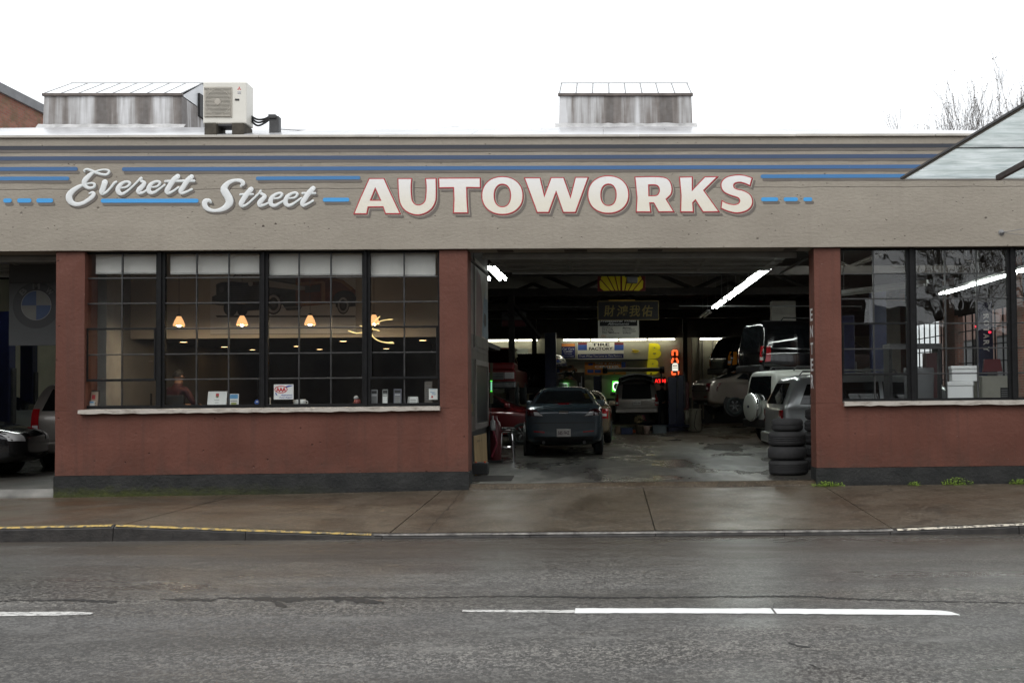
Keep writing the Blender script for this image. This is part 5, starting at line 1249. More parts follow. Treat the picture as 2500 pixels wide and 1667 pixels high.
lg = thing('yellow_logo_sign', 'small yellow winged logo sign left of the yellow letters', 'sign', tuple(at(1550, 862, Yw)))
v1 = [at(x, y, Yw-.01) for x, y in ((1541, 851), (1548, 853), (1561, 855), (1559, 859), (1552, 861), (1558, 863), (1550, 861), (1541, 859), (1546, 855))]
mb = MB(); mb.prism([(p.x, p.z) for p in v1], Yw-.02, Yw); mb.build('logo_plate', YELS, lg); ptext(lg, 'sport', 1543, 1559, 855, 859, Yw-.02, INK, .02, .2)
for ch, (x0, x1, y0, y1), lb in (('B', (1582, 1614, 837.5, 875), 'upper yellow block letter on the back wall'), ('B', (1579, 1609, 876.5, 914), 'lower yellow block letter on the back wall')):
    l_ = thing('block_letter', lb, 'letter sign', tuple(at((x0+x1)/2, y1, YB-.1)), group='yellow block letters')
    a_, b_ = at(x0, y1, YB-.12), at(x1, y0, YB-.12)
    v, f = text2d(ch, .06, .08); lo = v.min(0); hi = v.max(0); v = (v-lo)/(hi-lo); mb = MB(); nv = len(v)
    vs = [(a_.x+p[0]*(b_.x-a_.x), YB-.12, a_.z+p[1]*(b_.z-a_.z)) for p in v]; mb.add(vs+[(x, YB-.02, z_) for x, y, z_ in vs], f+[tuple(i+nv for i in q[::-1]) for q in f]); mb.build('letter_face', mat('bright_yellow_plastic', (.72, .62, .015), .4, emit=(.72, .62, .02), es=.12), l_, fix=False)
# shelf with rolled awning under the letters
sh = thing('long_shelf_roll', 'long grey roll on brackets below the orange banner', 'roll', tuple(at(1550, 905, YB-.5)))
MB().cyl(at(1480, 903, YB-.5), at(1612, 902, YB-.5), .085, n=12).build('roll', mat('dull_metal_roll', (.14, .135, .12), .5), sh); 
for px in (1477, 1616): c = at(px, 903, YB-.5); MB().lathe([(.001, -.1), (.15, -.1), (.16, 0), (.15, .1), (.001, .1)], (c.x, c.y, c.z), 16, 'x').build('end_cap', BLACK, sh)
bk = MB(); 
for px in (1500, 1590): c = at(px, 905, YB-.5); bk.box(c.x-.03, c.x+.03, YB-.55, YB-.01, c.z-.14, c.z-.09)
bk.build('bracket', DKGREY, sh)
o, a, b = board('orange_car_plaque', 'orange car shaped plaque on the back wall left of the orange banner', 'plaque', 1376, 1408, 900, 908, YB-.08, ORNG, .05)
prof = [(1375, 906), (1377, 899), (1382, 894), (1393, 891), (1398, 892), (1402, 898), (1409, 901), (1410, 907), (1404, 909), (1380, 908)]
MB().prism([(at(x, y, YB-.1).x, at(x, y, YB-.1).z) for x, y in prof], YB-.12, YB-.081).build('car_shape', mat('plaque_brown', (.16, .075, .03), .5), o)
MB().prism([(at(x, y, YB-.1).x, at(x, y, YB-.1).z) for x, y in ((1381, 897), (1385, 894), (1394, 892), (1398, 897), (1390, 898))], YB-.128, YB-.121).build('car_window', INK, o)
for px in (1382, 1401): c = at(px, 907, YB-.13); MB().lathe([(.001, -.02), (.07, -.02), (.07, .02)], tuple(c), 16, 'y').build('car_wheel', BLACK, o)
tb = thing('tool_board', 'dark pegboard with hanging tools behind the blue grey sedan', 'tool board', tuple(at(1395, 975, YB-.05)))
a, b = at(1362, 985, YB-.06), at(1427, 909, YB-.06); MB().box(a.x, b.x, YB-.06, YB-.02, a.z, b.z).build('board', mat('dark_pegboard', (.05, .042, .034), .7, var=.3, vs=8), tb)
for k in range(16):
    x = a.x+.06+(b.x-a.x-.12)*k/15; zz = a.z+.45+.25*rnd.random(); MB().box(x-.02, x+.02, YB-.09, YB-.061, zz, zz+.25+.25*rnd.random()).build('tool', STEEL if k % 3 else BLACK, tb)
# neon and lit signs
def neon(name, col, es): return mat(name, (.02, .02, .02), .5, emit=col, es=es)
NR = neon('red_neon', (1.0, .02, .015), 1.1); NO = neon('orange_neon', (1.0, .12, .03), 1.1); NG = neon('green_neon', (.10, 1.0, .06), 1.0); NW = neon('white_neon', (.9, 1, .95), 1.5)
bt = thing('bottle_neon_sign', 'orange neon bottle sign on the back wall', 'neon sign', tuple(at(1648, 916, YB-.2)))
def ntube(o, pts, r_, m, Y): MB().tube([tuple(at(x, y, Y)) for x, y in pts], r_, 8).build('neon_tube', m, o)
Yn = YB-.15
ntube(bt, [(1642, 868), (1642, 857), (1645, 856), (1651, 856), (1653, 857), (1653, 868)], .045, NO, Yn)
ntube(bt, [(1641, 886), (1640.5, 882), (1644, 874)], .045, NO, Yn); ntube(bt, [(1654.5, 886), (1655, 882), (1651, 874)], .045, NO, Yn)
ntube(bt, [(1640.5, 906), (1641, 913), (1656, 913), (1656.5, 906)], .045, NO, Yn)
MB().prism([(at(x, y, Yn).x, at(x, y, Yn).z) for x, y in ((1641, 905), (1655.5, 905), (1655, 889), (1652, 886), (1644.5, 886), (1641.5, 889))], Yn, Yn+.04).build('label_panel', neon('bottle_label_glow', (.75, .72, .6), .9), bt)
ptext(bt, 'BEER', 1643, 1654, 891, 895, Yn, INK, .02); flat(bt, 1642.5, 1654.5, 898, 899, Yn, INK)
MB().box(at(1639, 910, Yn).x, at(1658, 910, Yn).x, Yn+.05, Yn+.10, at(1648, 914, Yn).z, at(1648, 856, Yn).z).build('backing', BLACK, bt)
am = thing('atm_neon_sign', 'red ATM neon sign on the back wall', 'neon sign', tuple(at(1608, 937, YB-.2)))
a_, b_ = at(1590, 936, Yn), at(1625, 920, Yn); MB().box(a_.x, b_.x, Yn+.02, Yn+.1, a_.z, b_.z, .03).build('backing', BLACK, am); ptext(am, 'ATM', 1597, 1625, 925, 934.5, Yn, NR, .05)
gn = thing('green_neon_sign', 'square green neon sign partly behind the open tailgate', 'neon sign', tuple(at(1504, 956, YB-.2)))
ntube(gn, [(1512, 931), (1496.5, 931), (1495.5, 955), (1500, 955)], .03, NG, Yn); ntube(gn, [(1512, 931), (1513, 955), (1500, 955)], .03, NG, Yn)
cc = at(1505, 943, Yn); MB().tube([(cc.x+.15*math.cos(q), Yn, cc.z+.17*math.sin(q)) for q in np.linspace(0, 6.28, 24)], .03, 8).build('neon_ring', NW, gn); MB().box(at(1495, 940, Yn).x, at(1513, 940, Yn).x, Yn+.04, Yn+.08, at(1500, 956, Yn).z, at(1500, 930, Yn).z).build('backing', BLACK, gn)
# open sign seen edge-on past the partition
gs = thing('edge_on_neon_sign', 'narrow green neon sign beyond the end of the partition', 'neon sign', tuple(at(1200.5, 958, 6.0)))
ntube(gs, [(1199.5, 929), (1199.5, 931)], .022, NG, 6.0); ntube(gs, [(1199.5, 954), (1199.5, 956)], .022, NG, 6.0); ntube(gs, [(1199.6, 932), (1199.6, 953)], .014, neon('pale_green_neon', (.3, .75, .5), .6), 6.0)
MB().box(at(1196, 940, 6.04).x, at(1203, 940, 6.04).x, 6.04, 6.07, at(1200, 985, 6.04).z, at(1200, 885, 6.04).z).build('backing', mat('dull_khaki_board', (.10, .095, .06), .7), gs)
MB().box(at(1197, 940, 6.04).x, at(1198.5, 940, 6.04).x, 6.05, 6.07, 0, at(1200, 985, 6.04).z).build('post', DKGREY, gs)

# ------------------------------------------------------------------ hoists
def lift(px, Y, ytop, label, w=.30, m=DKBLUE, arms=True, letters=None, ybot=None):
    q = at(px, 900, Y); zt = at(px, ytop, Y).z
    o = thing('car_lift_post', label, 'car lift', (q.x, Y, 0), group='car lift posts')
    MB().box(q.x-w/2, q.x+w/2, Y, Y+.26, .02, zt, .015).build('column', m, o); MB().box(q.x-w*.9, q.x+w*.9, Y-.2, Y+.5, 0, .02).build('foot_plate', m, o)
    MB().box(q.x+w/2+.001, q.x+w/2+.06, Y+.05, Y+.2, .8, 2.1, .01).build('control_box', DKGREY, o)
    if arms:
        for s_ in (-1, 1): MB().tube([(q.x, Y-.05, .18), (q.x+s_*.75, Y-.25, .16)], .05, 6).build('lift_arm', m, o)
    if letters:
        y0, y1 = letters[1]; st = (y1-y0)/len(letters[0])
        for i, ch in enumerate(letters[0]): a_, b_ = at(px-7, y0+st*(i+.9), Y), at(px+7, y0+st*(i+.1), Y); text(ch, ((a_.x+b_.x)/2, Y-.004, (a_.z+b_.z)/2), w=b_.z-a_.z, h=b_.x-a_.x, m=WHT, parent=o, ux=(0, 0, -1), uz=(1, 0, 0), bold=.03)
    return o
lift(1344, 22.0, 812, 'navy lift post between the raised black car and the blue poster', .42)
lift(1641, 20.5, 920, 'short navy lift post behind the standing worker', .30); lift(1659, 20.8, 915, 'navy post beside the red cabinet under the neon bottle', .30)
lift(1457, 26.0, 918, 'dark narrow lift post left of the green neon sign', .28)
lift(1605, 22.9, 960, 'navy post standing beside the open estate car', .24)
lift(2408, 14.0, 737, 'tall navy lift post with white lettering seen through the right window', .44, letters=('ROTARY', (765, 860)))
lift(2068, 9.0, 770, 'navy lift post behind the first panes of the right window', .4); lift(2148, 12.0, 700, 'dark navy lift post in the second pane column of the right window', .42)
lift(8, 8.2, 760, 'navy lift post at the picture edge of the left bay', .28); lift(64, 12.6, 700, 'navy lift post between the posters of the left bay', .34)
cb = thing('red_cabinet', 'dark red tool cabinet behind the navy lift post', 'cabinet', tuple(at(1652, 1052, 22.0))); q = at(1650, 960, 22.0)
MB().box(q.x-.35, q.x+.5, 22.0, 22.5, 0, at(1650, 932, 22).z, .02).build('body', mat('cabinet_red', (.10, .012, .010), .4), cb)
for k in range(5): MB().box(q.x-.32, q.x+.47, 21.985, 22.0, .1+k*.3, .36+k*.3, .005).build('drawer', MATS['cabinet_red'], cb)

# ------------------------------------------------------------------ floor things
def tyre_stack(px, ybot, sizes, first, labels):
    z = 0
    for i, (r_, w, dx, tread) in enumerate(sizes):
        c = atz(px, ybot, 0); t = MB(); n = 40; k = 11
        prof = [(r_*.60, -w/2+.02), (r_*.64, -w/2), (r_*.84, -w/2+.004), (r_*.95, -w/2+.025), (r_, -w/2+.055)]
        grooves = []
        for g_ in range(1, tread+1):
            hh = -w/2+.055+(w-.11)*g_/(tread+1); grooves += [(r_, hh-.008), (r_-.010, hh-.004), (r_-.010, hh+.004), (r_, hh+.008)]
        prof = prof+grooves+[(r_, w/2-.055), (r_*.95, w/2-.025), (r_*.84, w/2-.004), (r_*.64, w/2), (r_*.60, w/2-.02), (r_*.58, 0), (r_*.60, -w/2+.02)]
        t.lathe(prof, (c.x+dx, c.y, z+w/2+.002), n, 'z'); autosmooth(t.top('tyre', TYRE2, labels[i], 'tyre', 'stacked tyres', smooth=True), 40); z += w+.002
TYRE2 = mat('dusty_tyre_rubber', (.019, .019, .020), .8, var=.25, vs=14, bump=.25, bs=90)
tyre_stack(1925, 1158, [(.335, .255, .0, 4), (.333, .225, -.015, 0), (.315, .245, -.02, 3), (.265, .215, -.01, 1)], 0,
    ['bottom tyre with grooved tread of the stack beside the red jamb', 'smooth second tyre from the bottom of the stack by the jamb', 'third tyre from the bottom of the front stack', 'smaller top tyre of the front stack in front of the white car'])
tyre_stack(2008, 1145, [(.32, .23, 0, 3), (.32, .22, 0, 3), (.32, .22, -.01, 3), (.315, .21, .0, 2), (.30, .21, 0, 2)], 0,
    ['bottom tyre of the stack tucked behind the jamb', 'second tyre up in the stack tucked behind the jamb', 'middle tyre of the stack tucked behind the jamb', 'fourth tyre up in the stack tucked behind the jamb', 'top tyre of the stack tucked behind the jamb'])
# mat, board, battery, stool, trolley at the left of the entrance
a_, b_ = atz(1150, 1175, 0), atz(1255, 1162, 0)
MB().add([(a_.x, a_.y, .004), (atz(1247, 1175, 0).x, a_.y, .004), (b_.x, b_.y, .004), (a_.x, b_.y, .004), (a_.x, a_.y, .014), (atz(1247, 1175, 0).x, a_.y, .014), (b_.x, b_.y, .014), (a_.x, b_.y, .014)], [(0, 3, 2, 1), (4, 5, 6, 7), (0, 1, 5, 4), (1, 2, 6, 5), (2, 3, 7, 6), (3, 0, 4, 7)]).top('door_mat', mat('dark_mat', (.022, .019, .016), .9, var=.3, vs=30), 'thin dark mat on the floor inside the left jamb', 'mat')
q = atz(1172, 1160, 0)
bat = thing('car_battery', 'black car battery with orange terminals on the mat edge', 'battery', (q.x, q.y, .016)); bw = .135
MB().box(q.x-bw, q.x+bw, q.y, q.y+.17, .016, .19, .01).build('case', BLACK, bat); MB().box(q.x-bw, q.x+bw, q.y, q.y+.17, .192, .215, .006).build('lid', mat('battery_lid', (.05, .05, .052), .4), bat)
for s_, mm in ((-1, 'orange_cap'), (1, 'orange_cap')): MB().cyl((q.x+s_*.08, q.y+.05, .215), (q.x+s_*.08, q.y+.05, .24), .018, n=10).build('terminal', mat('orange_cap', (.55, .08, .03), .5), bat)
MB().box(q.x-.05, q.x+.05, q.y+.07, q.y+.10, .215, .228).build('vent_strip', MIDGREY, bat)
qa, qb = atz(1161, 1148, 0), at(1194, 1059, 2.2)
wb = thing('plywood_sheet', 'upright plywood sheet leaning on the partition', 'plywood', (qa.x+.13, 2.0, 0))
x0, x1 = at(1160, 1100, 1.75).x, at(1194, 1100, 2.5).x; zt = at(1178, 1058, 2.1).z
mb = MB(); mb.add([(x0, 1.75, 0), (x1, 2.3, 0), (x1-.03, 2.35, zt), (x0-.03, 1.8, zt-.03), (x0-.012, 1.765, 0), (x1-.012, 2.315, 0), (x1-.042, 2.365, zt), (x0-.042, 1.815, zt-.03)], [(0, 1, 2, 3), (7, 6, 5, 4), (0, 4, 5, 1), (1, 5, 6, 2), (2, 6, 7, 3), (3, 7, 4, 0)])
mb.build('sheet', mat('plywood', (.26, .18, .085), .6, var=.25, vs=3, stretch=(6, 6, .6)), wb)
d_ = Vector((x1-x0, .55, 0)).normalized(); cc = Vector((x0-.012, 1.79, zt-.12))+d_*.16; text('2000 T', cc+Vector((.02, -.014, 0)), w=.22, h=.035, m=INK, parent=wb, ux=d_)
q = atz(1238, 1127, 0)
st = thing('bar_stool', 'chrome bar stool with black seat left of the blue grey sedan', 'stool', (q.x, q.y, 0)); zs = at(1238, 1043, q.y).z
MB().lathe([(.001, zs-.0), (.15, zs), (.165, zs-.02), (.165, zs-.05), (.15, zs-.06), (.001, zs-.06)], (q.x, q.y, 0), 20).build('seat', BLACK, st, smooth=True)
MB().lathe([(.167, zs-.065), (.172, zs-.055), (.172, zs-.035), (.167, zs-.028)], (q.x, q.y, 0), 24).build('seat_band', CHROME, st)
for k in range(4):
    an = R(45+90*k); c_, s_ = math.cos(an), math.sin(an)
    MB().tube([tuple(p) for p in smooth_path([(q.x, q.y, zs-.10), (q.x+c_*.13, q.y+s_*.13, zs-.105), (q.x+c_*.17, q.y+s_*.17, zs-.18), (q.x+c_*.19, q.y+s_*.19, .3), (q.x+c_*.21, q.y+s_*.21, 0.003)], 5)], .012, 6).build('leg', CHROME, st)
MB().tube([(q.x+.185*math.cos(t), q.y+.185*math.sin(t), zs*.42) for t in np.linspace(0, 6.2832, 25)], .010, 6).build('foot_ring', CHROME, st)
q = atz(1208, 1129, 0)
tr = thing('red_trolley', 'dark red gas welding trolley behind the plywood sheet', 'trolley', (q.x, q.y, 0)); CYR = mat('dull_red_paint', (.085, .010, .012), .4, var=.2)
MB().lathe([(.10, .05), (.115, .08), (.115, .72), (.09, .82), (.04, .87), (.035, .95)], (q.x+.01, q.y+.1, 0), 20).build('cylinder', CYR, tr, smooth=True); MB().lathe([(.085, .05), (.095, .07), (.095, .62), (.06, .7), (.03, .74)], (q.x-.12, q.y+.16, 0), 18).build('cylinder', BLACK, tr, smooth=True)
MB().box(q.x-.22, q.x+.15, q.y-.02, q.y+.28, .0, .05, .01).build('base', BLACK, tr); MB().tube([(q.x-.02, q.y-.02, .95), (q.x-.04, q.y-.03, .7), (q.x+.05, q.y-.04, .4), (q.x-.06, q.y-.05, .12)], .022, 6).build('hose', mat('red_hose', (.20, .012, .03), .5), tr)
MB().lathe([(.001, .66), (.05, .66), (.055, .7), (.05, .85), (.02, .88), (.02, .95), (.001, .96)], (q.x-.03, q.y-.07, 0), 14).build('spray_bottle', mat('grey_bottle', (.32, .33, .32), .4), tr, smooth=True)
# buckets
BUCK = mat('dirty_white_bucket', (.50, .47, .37), .5, var=.12, vs=4)
def bucket(px, ybot, r_, h, z0, label):
    c = atz(px, ybot, 0); o = MB(); o.lathe([(.001, 0), (r_*.86, 0), (r_*.97, h*.80), (r_*1.04, h*.80), (r_*1.04, h*.84), (r_*.98, h*.85), (r_*1.0, h*.92), (r_*1.06, h*.92), (r_*1.06, h), (r_*.97, h), (r_*.9, h*.9)], (c.x, c.y, z0), 28); autosmooth(o.top('bucket', BUCK, label, 'bucket', 'white buckets by the champagne sedan', smooth=True), 40)
bucket(1681, 1050, .155, .36, 0, 'white bucket at the bottom of the pair beside the drum'); bucket(1681, 1050, .155, .36, .362, 'white bucket on top of the pair beside the drum')
c = atz(1698, 1052, 0); dr = MB(); dr.lathe([(.001, 0), (.20, 0), (.215, .04), (.21, .74), (.235, .75), (.235, .79), (.2, .79), (.19, .7)], (c.x, c.y, 0), 28); drum = autosmooth(dr.top('plastic_drum', BUCK, 'tall whitish plastic drum under the champagne sedan', 'drum', smooth=True), 40)
MB().tube([tuple(p) for p in smooth_path([(c.x+.05, c.y-.2, .76), (c.x-.02, c.y-.235, .5), (c.x-.06, c.y-.24, .2), (c.x+.02, c.y-.26, .03)], 5)], .012, 5).build('hose', mat('brown_hose', (.06, .03, .025), .5), drum)
# potted flowers, boxes, tray
def crate(px0, px1, ybot, ytop, Y_, m, name, label, cat):
    c0, c1 = atz(px0, ybot, 0), atz(px1, ybot, 0); zt = at(px0, ytop, c0.y).z
    mb = MB(); mb.box(c0.x, c1.x, c0.y, c0.y+.4, .0, zt*.9, .012); mb.box(c0.x-.015, c1.x+.015, c0.y-.015, c0.y+.415, zt*.9+.001, zt, .008); return mb.top(name, m, label, cat)
crate(1594, 1628, 1058, 1038, 0, mat('grey_blue_tote', (.06, .075, .085), .5, var=.15), 'storage_tote', 'grey blue lidded tote below the standing worker', 'tote')
crate(1503, 1514, 1060, 1041, 0, mat('brown_carton', (.14, .09, .055), .7), 'cardboard_box', 'small brown carton on the floor left of the blue tray', 'box'); crate(1517, 1545, 1060, 1044, 0, mat('blue_tray', (.012, .02, .06), .4), 'plastic_tray', 'dark blue tray on the floor under the estate car', 'tray')
pc = atz(1561, 1059, 0)
po = thing('potted_flowers', 'pot of dried and pink flowers on the floor under the estate car', 'flower pot', (pc.x, pc.y, 0))
MB().lathe([(.001, 0), (.11, 0), (.15, .26), (.16, .27), (.16, .30), (.13, .30)], (pc.x, pc.y, 0), 20).build('pot', mat('dull_brown_pot', (.09, .07, .05), .6), po, smooth=True)
MB().lathe([(.001, 0), (.085, 0), (.11, .22), (.12, .26), (.09, .26)], (pc.x+.24, pc.y-.05, 0), 18).build('pot', mat('pinkish_pot', (.30, .21, .18), .6), po, smooth=True)
lf = {'dry': MB(), 'pink': MB(), 'green': MB()}
for k in range(170):
    th = rnd.uniform(0, 6.28); ph = rnd.uniform(.1, 1.1); r_ = rnd.uniform(.05, .27); c = Vector((pc.x+r_*math.cos(th)*math.sin(ph)*1.2, pc.y+r_*math.sin(th)*math.sin(ph), .33+r_*math.cos(ph)*1.1)); s_ = rnd.uniform(.02, .05)
    u = Vector((rnd.uniform(-1, 1), rnd.uniform(-1, 1), rnd.uniform(-1, 1))).normalized(); v = u.orthogonal().normalized(); kk = 'dry' if k % 5 < 3 else 'green'
    if c.x > pc.x+.12 and k % 2: kk = 'pink'
    lf[kk].add([c-u*s_, c+v*s_*.6, c+u*s_, c-v*s_*.6], [(0, 1, 2, 3)])
for kk, cc in (('dry', (.26, .19, .10)), ('pink', (.35, .02, .09)), ('green', (.05, .06, .02))): lf[kk].build('petals' if kk != 'green' else 'leaves', mat('flower_'+kk, cc, .7, var=.3, vs=20), po, fix=False)
MB().lathe([(.001, 0), (.08, .01), (.10, .06), (.07, .11), (.001, .12)], tuple(atz(1545, 1057, 0)), 16).top('orange_cap_light', mat('orange_plastic', (.5, .11, .03), .5), 'small orange dome on the floor left of the flower pot', 'dome', smooth=True)
# ------------------------------------------------------------------ people
def person(name, label, loc, rz, joints, mats, head=.105, scale=1.0):
    """one skinned body; joints: dict name->(pos, radius), edges list"""
    o = thing(name, label, 'person', loc, rz)
    J, E = joints; keys = list(J); me = bpy.data.meshes.new('body')
    me.from_pydata([J[k][0] for k in keys], [(keys.index(a), keys.index(b)) for a, b in E], [])
    ob = bpy.data.objects.new('b', me); COL.objects.link(ob); ob.modifiers.new('skin', 'SKIN'); sd = ob.modifiers.new('s', 'SUBSURF'); sd.levels = 2
    for i, k in enumerate(keys):
        r_ = J[k][1]; r_ = (r_, r_) if isinstance(r_, (int, float)) else r_
        me.skin_vertices[0].data[i].radius = r_; me.skin_vertices[0].data[i].use_root = (i == 0)
    m2 = bpy.data.meshes.new_from_object(ob.evaluated_get(bpy.context.evaluated_depsgraph_get())); bpy.data.objects.remove(ob)
    for m in mats: m2.materials.append(m)
    for p in m2.polygons:
        p.use_smooth = True; c = p.center; z = c.z
        p.material_index = mats_of(c, J)
    body = bpy.data.objects.new('body', m2); COL.objects.link(body); body.parent = o
    return o
def mats_of(c, J):
    hd = Vector(J['head'][0]); nk = Vector(J['neck'][0])
    if c.z > nk.z+.02: return 2
    for s_ in 'lr':
        if (c-Vector(J[s_+'hand'][0])).length < .11: return 2
    return 1 if c.z < J['hip'][0][2]-.02 or any((c-Vector(J[s_+'knee'][0])).length < .2 for s_ in 'lr') else 0
SKIN = mat('skin', (.30, .17, .11), .5, var=.08); CLOTH = mat('dark_work_shirt', (.012, .013, .017), .8, var=.3, vs=8); TROU = mat('navy_work_trousers', (.012, .013, .020), .85, var=.3, vs=8); MAR = mat('maroon_shirt', (.045, .010, .014), .8, var=.2, vs=8); HAIR = mat('dark_hair', (.012, .010, .009), .7, var=.3, vs=30)
EDG = [('hip', 'waist'), ('waist', 'chest'), ('chest', 'neck'), ('neck', 'head'), ('head', 'crown'), ('chest', 'lsh'), ('lsh', 'lel'), ('lel', 'lhand'), ('lhand', 'lfing'), ('chest', 'rsh'), ('rsh', 'rel'), ('rel', 'rhand'), ('rhand', 'rfing'), ('hip', 'lth'), ('lth', 'lknee'), ('lknee', 'lank'), ('lank', 'ltoe'), ('hip', 'rth'), ('rth', 'rknee'), ('rknee', 'rank'), ('rank', 'rtoe')]
def head_bits(o, c, r_, hairm=HAIR, bald=False):
    # face towards local -y; ears, nose, eyes, mouth and hair cap as children of the figure
    hp = MB()
    prof = [(r_*1.04*math.sin(a), r_*1.18*math.cos(a)) for a in np.linspace(.02, R(100), 9)]
    hp.lathe(prof, (c[0], c[1]+.015, c[2]+.015), 20); hp.build('hair', hairm, o, smooth=True, local=True)
    fx = MB()
    fx.lathe([(.001, -.028), (.014, -.012), (.018, .01)], (c[0], c[1]-r_*.98, c[2]-.015), 8, 'y'); fx.build('nose', SKIN, o, local=True, smooth=True)
    for s_ in (-1, 1):
        MB().lathe([(.001, -.010), (.030, -.004), (.034, .006), (.02, .012)], (c[0]+s_*r_*.98, c[1]+.01, c[2]-.005), 10, 'x').build('ear', SKIN, o, local=True, smooth=True)
        MB().lathe([(.001, -.006), (.011, -.002), (.012, .004)], (c[0]+s_*.033, c[1]-r_*.93, c[2]+.012), 8, 'y').build('eye', INK, o, local=True, smooth=True)
    MB().box(c[0]-.024, c[0]+.024, c[1]-r_*.93, c[1]-r_*.85, c[2]-.058, c[2]-.05).build('mouth', mat('lip', (.17, .06, .05), .5), o, local=True)
JW = {'hip': ((0, 0, .92), (.15, .11)), 'waist': ((0, 0, 1.08), (.14, .105)), 'chest': ((0, .01, 1.32), (.16, .115)), 'neck': ((0, 0, 1.50), .055), 'head': ((0, -.015, 1.61), (.078, .092)), 'crown': ((0, -.01, 1.70), (.07, .08)),
      'lsh': ((-.20, 0, 1.42), .062), 'lel': ((-.27, -.06, 1.15), .045), 'lhand': ((-.16, -.26, 1.02), .036), 'lfing': ((-.10, -.31, 1.0), .022), 'rsh': ((.20, 0, 1.42), .062), 'rel': ((.27, -.05, 1.14), .045), 'rhand': ((.17, -.25, 1.0), .036), 'rfing': ((.11, -.30, .98), .022),
      'lth': ((-.10, 0, .84), .095), 'lknee': ((-.11, -.02, .48), .065), 'lank': ((-.11, .02, .09), .045), 'ltoe': ((-.13, -.14, .04), .035), 'rth': ((.10, 0, .84), .095), 'rknee': ((.12, -.01, .48), .065), 'rank': ((.12, .03, .09), .045), 'rtoe': ((.15, -.13, .04), .035)}
q = atz(1627, 1055, 0)
w = person('person', 'worker in dark clothes standing by the navy lift posts', (q.x, 21.6, 0), R(-25), (JW, EDG), [CLOTH, TROU, SKIN]); head_bits(w, (0, -.015, 1.625), .088)
JS = {'hip': ((0, 0, .50), (.16, .13)), 'waist': ((0, .02, .68), (.16, .12)), 'chest': ((0, 0, .95), (.18, .125)), 'neck': ((0, -.02, 1.14), .06), 'head': ((0, -.04, 1.26), (.082, .096)), 'crown': ((0, -.03, 1.36), (.075, .085)),
      'lsh': ((-.22, 0, 1.05), .068), 'lel': ((-.30, -.10, .80), .05), 'lhand': ((-.16, -.34, .76), .038), 'lfing': ((-.10, -.42, .76), .024), 'rsh': ((.22, 0, 1.05), .068), 'rel': ((.30, -.10, .80), .05), 'rhand': ((.16, -.34, .76), .038), 'rfing': ((.10, -.42, .76), .024),
      'lth': ((-.11, -.08, .50), .10), 'lknee': ((-.13, -.46, .50), .07), 'lank': ((-.13, -.48, .09), .048), 'ltoe': ((-.13, -.64, .04), .036), 'rth': ((.11, -.08, .50), .10), 'rknee': ((.13, -.46, .50), .07), 'rank': ((.13, -.48, .09), .048), 'rtoe': ((.13, -.64, .04), .036)}
q = at(433, 918, 2.0)
sp = person('person', 'person in a maroon shirt sitting behind the office window', (q.x, 2.0, q.z-1.28), R(150), (JS, EDG), [MAR, TROU, SKIN]); head_bits(sp, (0, -.04, 1.275), .09)
zo = q.z-1.28
ch = thing('office_chair', 'dark office chair under the seated person in the office', 'chair', (q.x, 2.0, .02))
MB().box(q.x-.24, q.x+.24, 1.78, 2.22, zo+.30, zo+.375, .02).build('seat', BLACK, ch); MB().box(q.x-.22, q.x+.22, 1.72, 1.78, zo+.40, zo+.95, .02).build('backrest', BLACK, ch); MB().cyl((q.x, 2.0, .05), (q.x, 2.0, zo+.3), .03).build('column', STEEL, ch)
for k in range(5): a = R(72*k); MB().tube([(q.x, 2, .09), (q.x+.28*math.cos(a), 2+.28*math.sin(a), .05)], .022, 6).build('foot', BLACK, ch)
dk = thing('office_desk', 'dark reception desk across the office behind the window', 'desk', (-5.2, 3.3, .02)); MB().box(xo0+1.2, xo1-1.6, 3.0, 3.6, 1.0, 1.05, .008).build('top', DKBR, dk); MB().box(xo0+1.25, xo1-1.65, 3.08, 3.12, .02, 1.0).build('front', mat('desk_front', (.05, .032, .022), .5, var=.3, vs=3), dk); MB().box(xo0+1.25, xo0+1.3, 3.121, 3.58, .02, 1.0).build('side', DKBR, dk); MB().box(xo1-1.70, xo1-1.65, 3.121, 3.58, .02, 1.0).build('side', DKBR, dk)
mo = thing('monitor', 'dark computer monitor on the reception desk', 'monitor', (at(340, 920, 3.25).x, 3.25, 1.05)); x_ = at(340, 920, 3.25).x; MB().box(x_-.25, x_+.25, 3.2, 3.24, 1.15, 1.47, .01).build('screen', BLACK, mo); MB().cyl((x_, 3.27, 1.055), (x_, 3.25, 1.2), .025).build('stand', BLACK, mo); MB().box(x_-.1, x_+.1, 3.18, 3.36, 1.051, 1.062).build('base', BLACK, mo)
dl = thing('desk_lamp', 'thin adjustable desk lamp on the reception desk', 'desk lamp', (at(318, 900, 3.2).x, 3.3, 1.05)); p_ = [at(322, 925, 3.3), at(326, 883, 3.2), at(372, 882, 3.1)]; MB().tube([(p_[0].x, 3.3, 1.055), p_[1], p_[2]], .008, 6).build('arm', STEEL, dl); c = p_[1]; MB().lathe([(.03, 0), (.06, -.10), (.055, -.10), (.02, -.0)], (c.x-.08, c.y, c.z), 16).build('shade', mat('lamp_grey', (.3, .3, .3), .5), dl)

